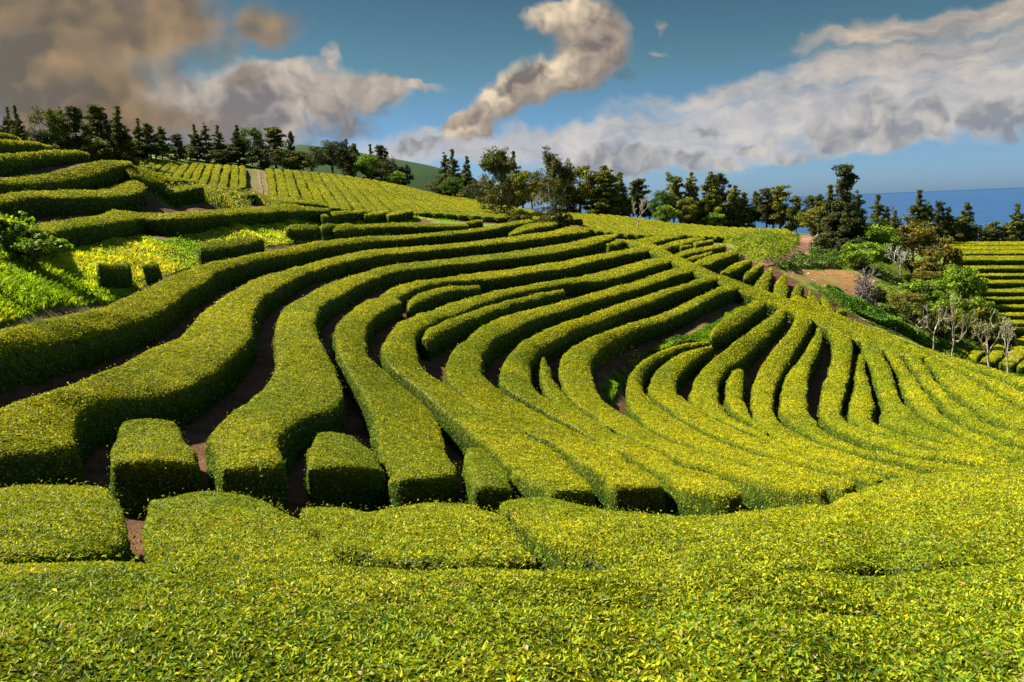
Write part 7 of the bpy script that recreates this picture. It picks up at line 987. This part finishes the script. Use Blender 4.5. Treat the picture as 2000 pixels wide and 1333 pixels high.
GRP = {'raggedlit': 'ragged trees along the skyline', 'cone': 'conifers along the skyline', 'conelit': 'conifers along the skyline', 'ragged': 'ragged trees along the skyline', 'fruit': 'bare orchard trees', 'fruitleaf': 'bare orchard trees', 'bushdark': 'dark bushes', 'bushlight': 'bright green bushes', 'broad': 'broadleaf trees', 'broadyellow': 'yellow-green trees', 'broadolive': 'olive bushes'}
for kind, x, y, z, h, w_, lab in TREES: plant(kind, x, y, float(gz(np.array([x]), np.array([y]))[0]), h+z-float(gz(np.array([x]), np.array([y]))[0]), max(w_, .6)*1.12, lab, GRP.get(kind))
for key, kind, w_, h, lab in (('bush3', 'shrub', 2.2, 1.1, 'brownish overgrown bush at the left end of the grass bank'), ('bush4', 'shrub', 1.3, 1.2, 'dark bush cut by the left picture edge above the bank'), ('bush5', 'shrub', 1.5, 1.0, 'leafy bush at the left end of the long straight hedge')):
    x, y, z = SPOTS[key]; plant(kind, x, y, float(gz(np.array([x]), np.array([y]))[0]), h, w_, lab, 'bushes on the grass bank')
# ---------------------------------------------------------------- grass, weeds, scrub
def scatter(poly, n, g):
    p = np.array(poly); lo, hi = p.min(0), p.max(0); out = np.zeros((0, 2))
    while len(out) < n:
        q = g.uniform(lo, hi, (n*2, 2)); 
        # as many again near the camera as far away
        out = np.vstack([out, q[inpoly(q[:, 0], q[:, 1], p)]])
    return out[:n]
def blades(poly, n, g, hmin, hmax, kw, palette, lean=.5):
    q = scatter(poly, n*2, g); d = np.hypot(q[:, 0], q[:, 1]); q = q[g.random(len(q)) < np.clip((22/d)**1.6, .08, 1)]; n = len(q); d = np.hypot(q[:, 0], q[:, 1])
    P = np.c_[q, gz(q[:, 0], q[:, 1])-.03]; cl = vnoise(np.c_[q, 0*q[:, 0]], .9, 5)*.5+.5; cl2 = vnoise(np.c_[q, 0*q[:, 0]], .3, 6)*.5+.5
    h = (hmin+(hmax-hmin)*cl**1.5)*g.uniform(.6, 1.3, n); w = np.maximum(.008, kw*d)*g.uniform(.7, 1.3, n); a = g.random(n)*6.283; ln = g.uniform(.1, 1, n)*lean
    dx = np.c_[np.cos(a), np.sin(a), 0*a]; sd = np.c_[-np.sin(a), np.cos(a), 0*a]
    V = np.stack([P-sd*w[:, None], P+sd*w[:, None], P+dx*(h*ln*.35)[:, None]+sd*(w*.7)[:, None]+np.c_[0*h, 0*h, h*.6], P+dx*(h*ln)[:, None]+np.c_[0*h, 0*h, h*(1-.3*ln)]], 1)
    pal = np.array(palette); t = np.clip(cl2*1.1-.1+.25*g.normal(size=n), 0, .999)*(len(pal)-1); k = t.astype(int); col = pal[k]*(1-(t-k))[:, None]+pal[k+1]*(t-k)[:, None]
    i = np.arange(n)*4; return V.reshape(-1, 3), np.c_[i, i+1, i+2, i+3], np.repeat(col, 4, 0)
def mound(poly, n, g, hgt, size, palette, sc=.6, base=.15):
    q = scatter(poly, n, g); nz = np.clip(vnoise(np.c_[q, 0*q[:, 0]], sc, 15)*.8+.45+.25*vnoise(np.c_[q, 0*q[:, 0]], sc*2.6, 16), 0, 1.3)
    H = base+hgt*nz; u = 1-g.random(n)**2.2; P = np.c_[q, gz(q[:, 0], q[:, 1])+H*u]
    V, F = cards(P, size*g.uniform(.6, 1.4, n), g, upb=.8); pal = np.array(palette); t = np.clip(.5+.5*vnoise(np.c_[q, 0*q[:, 0]], 1.1, 17)+.2*g.normal(size=n), 0, .999)*(len(pal)-1); k = t.astype(int)
    return V, F, np.repeat(pal[k]*(1-(t-k))[:, None]+pal[k+1]*(t-k)[:, None], 4, 0)
def stuff(name, parts, mat, label, cat):
    V = np.vstack([p[0] for p in parts]); o = 0; FF = []
    for p in parts: FF.append(p[1]+o); o += len(p[0])
    ob = mesh(name, V, np.vstack(FF), mat, col=np.vstack([p[2] for p in parts])); ob['kind'] = 'stuff'; tag(ob, label, cat); return ob
g = np.random.default_rng(99)
GR = ((.10, .20, .008), (.22, .34, .008), (.36, .42, .010), (.50, .40, .05)); GRD = ((.05, .12, .008), (.11, .21, .009), (.22, .30, .012))
stuff('bank_grass', [blades(GROUND['bank'], 200000, g, .08, .34, .0008, GR, .95), mound(GROUND['bank'], 9000, g, .30, .16, GRD, .8, .0), blades(GROUND['clumps'], 22000, g, .15, .6, .0008, GR), mound(GROUND['clumps'], 6000, g, .7, .17, GRD, .7)], M_GRASS, 'long bright green grass covering the bank below the straight hedge', 'grass')
stuff('rough_grass', [blades(GROUND['mound'], 30000, g, .2, .8, .0008, ((.06, .10, .012), (.16, .18, .02), (.30, .26, .07))), mound(GROUND['mound'], 9000, g, 1.1, .24, ((.05, .085, .012), (.14, .16, .018), (.24, .2, .05)), .5)], M_GRASS, 'rough yellowish grass mounds below the striped field', 'grass')
stuff('strip_weeds', [blades(GROUND['strip'], 50000, g, .06, .30, .0008, GRD), mound(GROUND['strip'], 9000, g, .28, .17, GRD, .9, .04)], M_GRASS, 'green weeds filling the strip beside the curved earth path', 'weeds')
fl = np.array(GROUND['strip'][2:5]); fc = fl.mean(0); fq = fc+g.normal(0, 1, (140, 2))*(.5, .9); V, F = cards(np.c_[fq, gz(fq[:, 0], fq[:, 1])+.32], np.full(140, .10), g, upb=1.)
stuff('wild_flowers', [(V, F, np.tile((.62, .46, .02), (len(V), 1)))], M_GRASS, 'yellow wild flowers among the weeds of the strip', 'flowers')
stuff('hillside_weeds', [mound(GROUND['weeds'], 20000, g, 1.15, .27, ((.06, .10, .01), (.15, .20, .014), (.27, .28, .03)), .45, .1), mound(GROUND['pocket'], 2500, g, .3, .22, GRD, .6)], M_GRASS, 'yellow-green weeds covering the slope beside the red dirt road', 'weeds')
stuff('scrub', [mound(GROUND['scrub'], 26000, g, .75, .18, ((.035, .10, .010), (.08, .18, .012), (.14, .25, .018)), .55, .15)], M_TREE, 'low dark green scrub along the outer edge of the crest', 'scrub')
stuff('roadside_bushes', [mound(GROUND['roadside'], 8000, g, .9, .25, ((.03, .075, .012), (.07, .13, .016), (.18, .22, .06)), .4, .2)], M_TREE, 'low leafy bushes between the dirt road and the clearing', 'scrub')
# rough grass over the open slopes beyond the clearing
slope = [(24, 58), (34, 50), (42, 58), (60, 78), (78, 100), (74, 130), (50, 128), (44, 98), (33, 80), (26, 70)]
sp = [p for p in [slope]]
q = scatter(slope, 60000, g); keep = ~(inpoly(q[:, 0], q[:, 1], GROUND['clearing']) | inpoly(q[:, 0], q[:, 1], np.vstack([GROUND['roadL'], GROUND['roadR'][::-1]]))); q = q[keep]
nzz = np.clip(.4+vnoise(np.c_[q, 0*q[:, 0]], .3, 33), 0, 1.3); P = np.c_[q, gz(q[:, 0], q[:, 1])+(.06+.35*nzz)*g.random(len(q))]
V, F = cards(P, .26*g.uniform(.6, 1.4, len(P)), g, upb=.7); t = np.clip(.5+.6*vnoise(np.c_[q, 0*q[:, 0]], .25, 34)+.15*g.normal(size=len(q)), 0, .999)[:, None]
stuff('slope_grass', [(V, F, np.repeat(np.array((.045, .085, .012))*(1-t)+np.array((.15, .19, .022))*t, 4, 0))], M_GRASS, 'rough green grass on the open slope around the clearing', 'grass')
# pale stones lying on the clearing
sv, sf, o = [], [], 0
cl = np.array(GROUND['clearing'])
for k in range(90):
    q = scatter(cl[3:9] if k < 50 else cl, 1, g)[0]; n = 8; r = g.uniform(.04, .15)
    th, ph = np.meshgrid(np.linspace(0, np.pi, 5), np.arange(6)*2*np.pi/6, indexing='ij'); U = np.stack([np.sin(th)*np.cos(ph), np.sin(th)*np.sin(ph), np.cos(th)*.6], -1).reshape(-1, 3)*r*g.uniform(.7, 1.3, (30, 1))
    sv.append(U+np.array([*q, float(gz(q[:1], q[1:2])[0])+.04])); i = (np.arange(4)[:, None]*6+np.arange(6)[None]); j = (np.arange(4)[:, None]*6+(np.arange(6)[None]+1) % 6); sf.append(np.stack([i, i+6, j+6, j], -1).reshape(-1, 4)+o); o += 30
rb = mesh('rubble', np.vstack(sv), np.vstack(sf), M_STONE); rb['kind'] = 'stuff'; tag(rb, 'pale stones and rubble strewn over the brown clearing', 'rubble')
# ---------------------------------------------------------------- two people resting by the dirt road
M_SKIN = flat('skin', (.50, .30, .20), .55); M_TEAL = flat('teal_cloth', (.01, .36, .33)); M_GREY = flat('pale_cloth', (.48, .47, .55)); M_DARKC = flat('dark_cloth', (.03, .03, .04)); M_HAIR = flat('hair', (.03, .022, .016), .5); M_SHOE = flat('white_shoe', (.75, .70, .66)); M_CAP = flat('cap', (.62, .58, .36))
def skin_mesh(name, nodes, edges, mat, parent, sub=2):
    me = bpy.data.meshes.new(name); me.from_pydata([n[0] for n in nodes], edges, []); o = bpy.data.objects.new(name, me); COL.objects.link(o); o.parent = parent
    sk = o.modifiers.new('skin', 'SKIN'); sk.use_smooth_shade = True
    for i, n in enumerate(nodes):
        r = n[1]; v = me.skin_vertices[0].data[i]; v.radius = (r, r) if not isinstance(r, tuple) else r; v.use_root = i == 0
    sb = o.modifiers.new('smooth', 'SUBSURF'); sb.levels = sb.render_levels = sub; me.materials.append(mat); return o
def sitting(loc, rz, lean, label, shirt, trousers, cap):
    """a person sitting on the verge with knees drawn up and arms round them"""
    t = empty('person', loc, label, 'person', 'people resting by the road'); t.rotation_euler = (0, 0, rz)
    b = lean; N = []; E = []
    def n(p, r): N.append((p, r)); return len(N)-1
    def e(a, c): E.append((a, c))
    pel = n((0, 0, .14), (.15, .12)); wa = n((0, b*.25, .32), (.135, .10)); ch_ = n((0, b*.6, .50), (.165, .11)); ne = n((0, b*.95, .64), .055); hd = n((0, b*1.1, .71), .075); h2 = n((0, b*1.15, .80), (.082, .095)); h3 = n((0, b*1.15, .88), .06)
    for a_, c_ in ((pel, wa), (wa, ch_), (ch_, ne), (ne, hd), (hd, h2), (h2, h3)): e(a_, c_)
    nose = n((0, b*1.15+.105, .79), .016); e(h2, nose)
    for s in (-1, 1):
        sh = n((s*.17, b*.62, .56), .062); el_ = n((s*.23, b*.8+.16, .36), .043); wr = n((s*.12, b*.8+.36, .38), .030); pm = n((s*.075, b*.8+.42, .385), .030); e(ch_, sh); e(sh, el_); e(el_, wr); e(wr, pm)
        for k, (dx, dz, L) in enumerate(((-.03, .03, .075), (-.035, .01, .085), (-.035, -.01, .08), (-.03, -.028, .062))): f1 = n((s*(.05+.004*k), b*.8+.45, .385+dz), .009); f2 = n((s*(.05-L*.7), b*.8+.455, .385+dz), .008); e(pm, f1); e(f1, f2)
        th = n((s*.075, b*.8+.40, .43), .010); e(wr, th)
        hp = n((s*.10, .04, .13), .095); kn = n((s*.13, .40, .46), .062); an_ = n((s*.12, .52, .07), .042); to = n((s*.13, .68, .035), .038); e(pel, hp); e(hp, kn); e(kn, an_); e(an_, to)
    skin_mesh('body', N, E, M_SKIN, t)
    sN = [((0, 0, .16), (.165, .135)), ((0, b*.25, .33), (.152, .118)), ((0, b*.6, .51), (.178, .125)), ((0, b*.85, .60), (.09, .08))]; sE = [(0, 1), (1, 2), (2, 3)]
    for s in (-1, 1): k = len(sN); sN += [((s*.175, b*.62, .56), .074), ((s*.222, b*.76+.10, .43), .062)]; sE += [(2, k), (k, k+1)]
    skin_mesh('shirt', sN, sE, shirt, t)
    tN = [((0, 0, .13), (.165, .13))]; tE = []
    for s in (-1, 1): k = len(tN); tN += [((s*.10, .05, .13), .105), ((s*.13, .40, .46), .074), ((s*.12, .50, .13), .056)]; tE += [(0, k), (k, k+1), (k+1, k+2)]
    skin_mesh('trousers', tN, tE, trousers, t)
    skin_mesh('hair', [((0, b*1.12-.02, .80), (.092, .10)), ((0, b*1.12-.03, .88), .072)], [(0, 1)], M_HAIR, t)
    if cap: skin_mesh('cap', [((0, b*1.15-.01, .875), (.092, .095)), ((0, b*1.15+.02, .915), .06), ((0, b*1.15+.15, .875), (.06, .02))], [(0, 1), (0, 2)], M_CAP, t)
    for s in (-1, 1): skin_mesh('shoe', [((s*.12, .50, .05), .052), ((s*.125, .60, .045), .05), ((s*.13, .70, .035), .04)], [(0, 1), (1, 2)], M_SHOE, t)
    return t
for key, dx, rz, lean, lab, sh_, tr_, cp in (('p1', .15, 2.4, .16, 'person in a bright teal top sitting bent forward beside the dirt road', M_TEAL, M_DARKC, False), ('p2', -.35, -2.6, .06, 'person in a pale grey top and cap sitting behind the one in teal', M_GREY, M_DARKC, True)):
    x, y, z = SPOTS[key]; x += dx; p_ = sitting((x, y, float(gz(np.array([x]), np.array([y]))[0])+(.05 if key == 'p1' else .3)), rz, lean, lab, sh_, tr_, cp); p_.scale = (1.1, 1.1, 1.1)
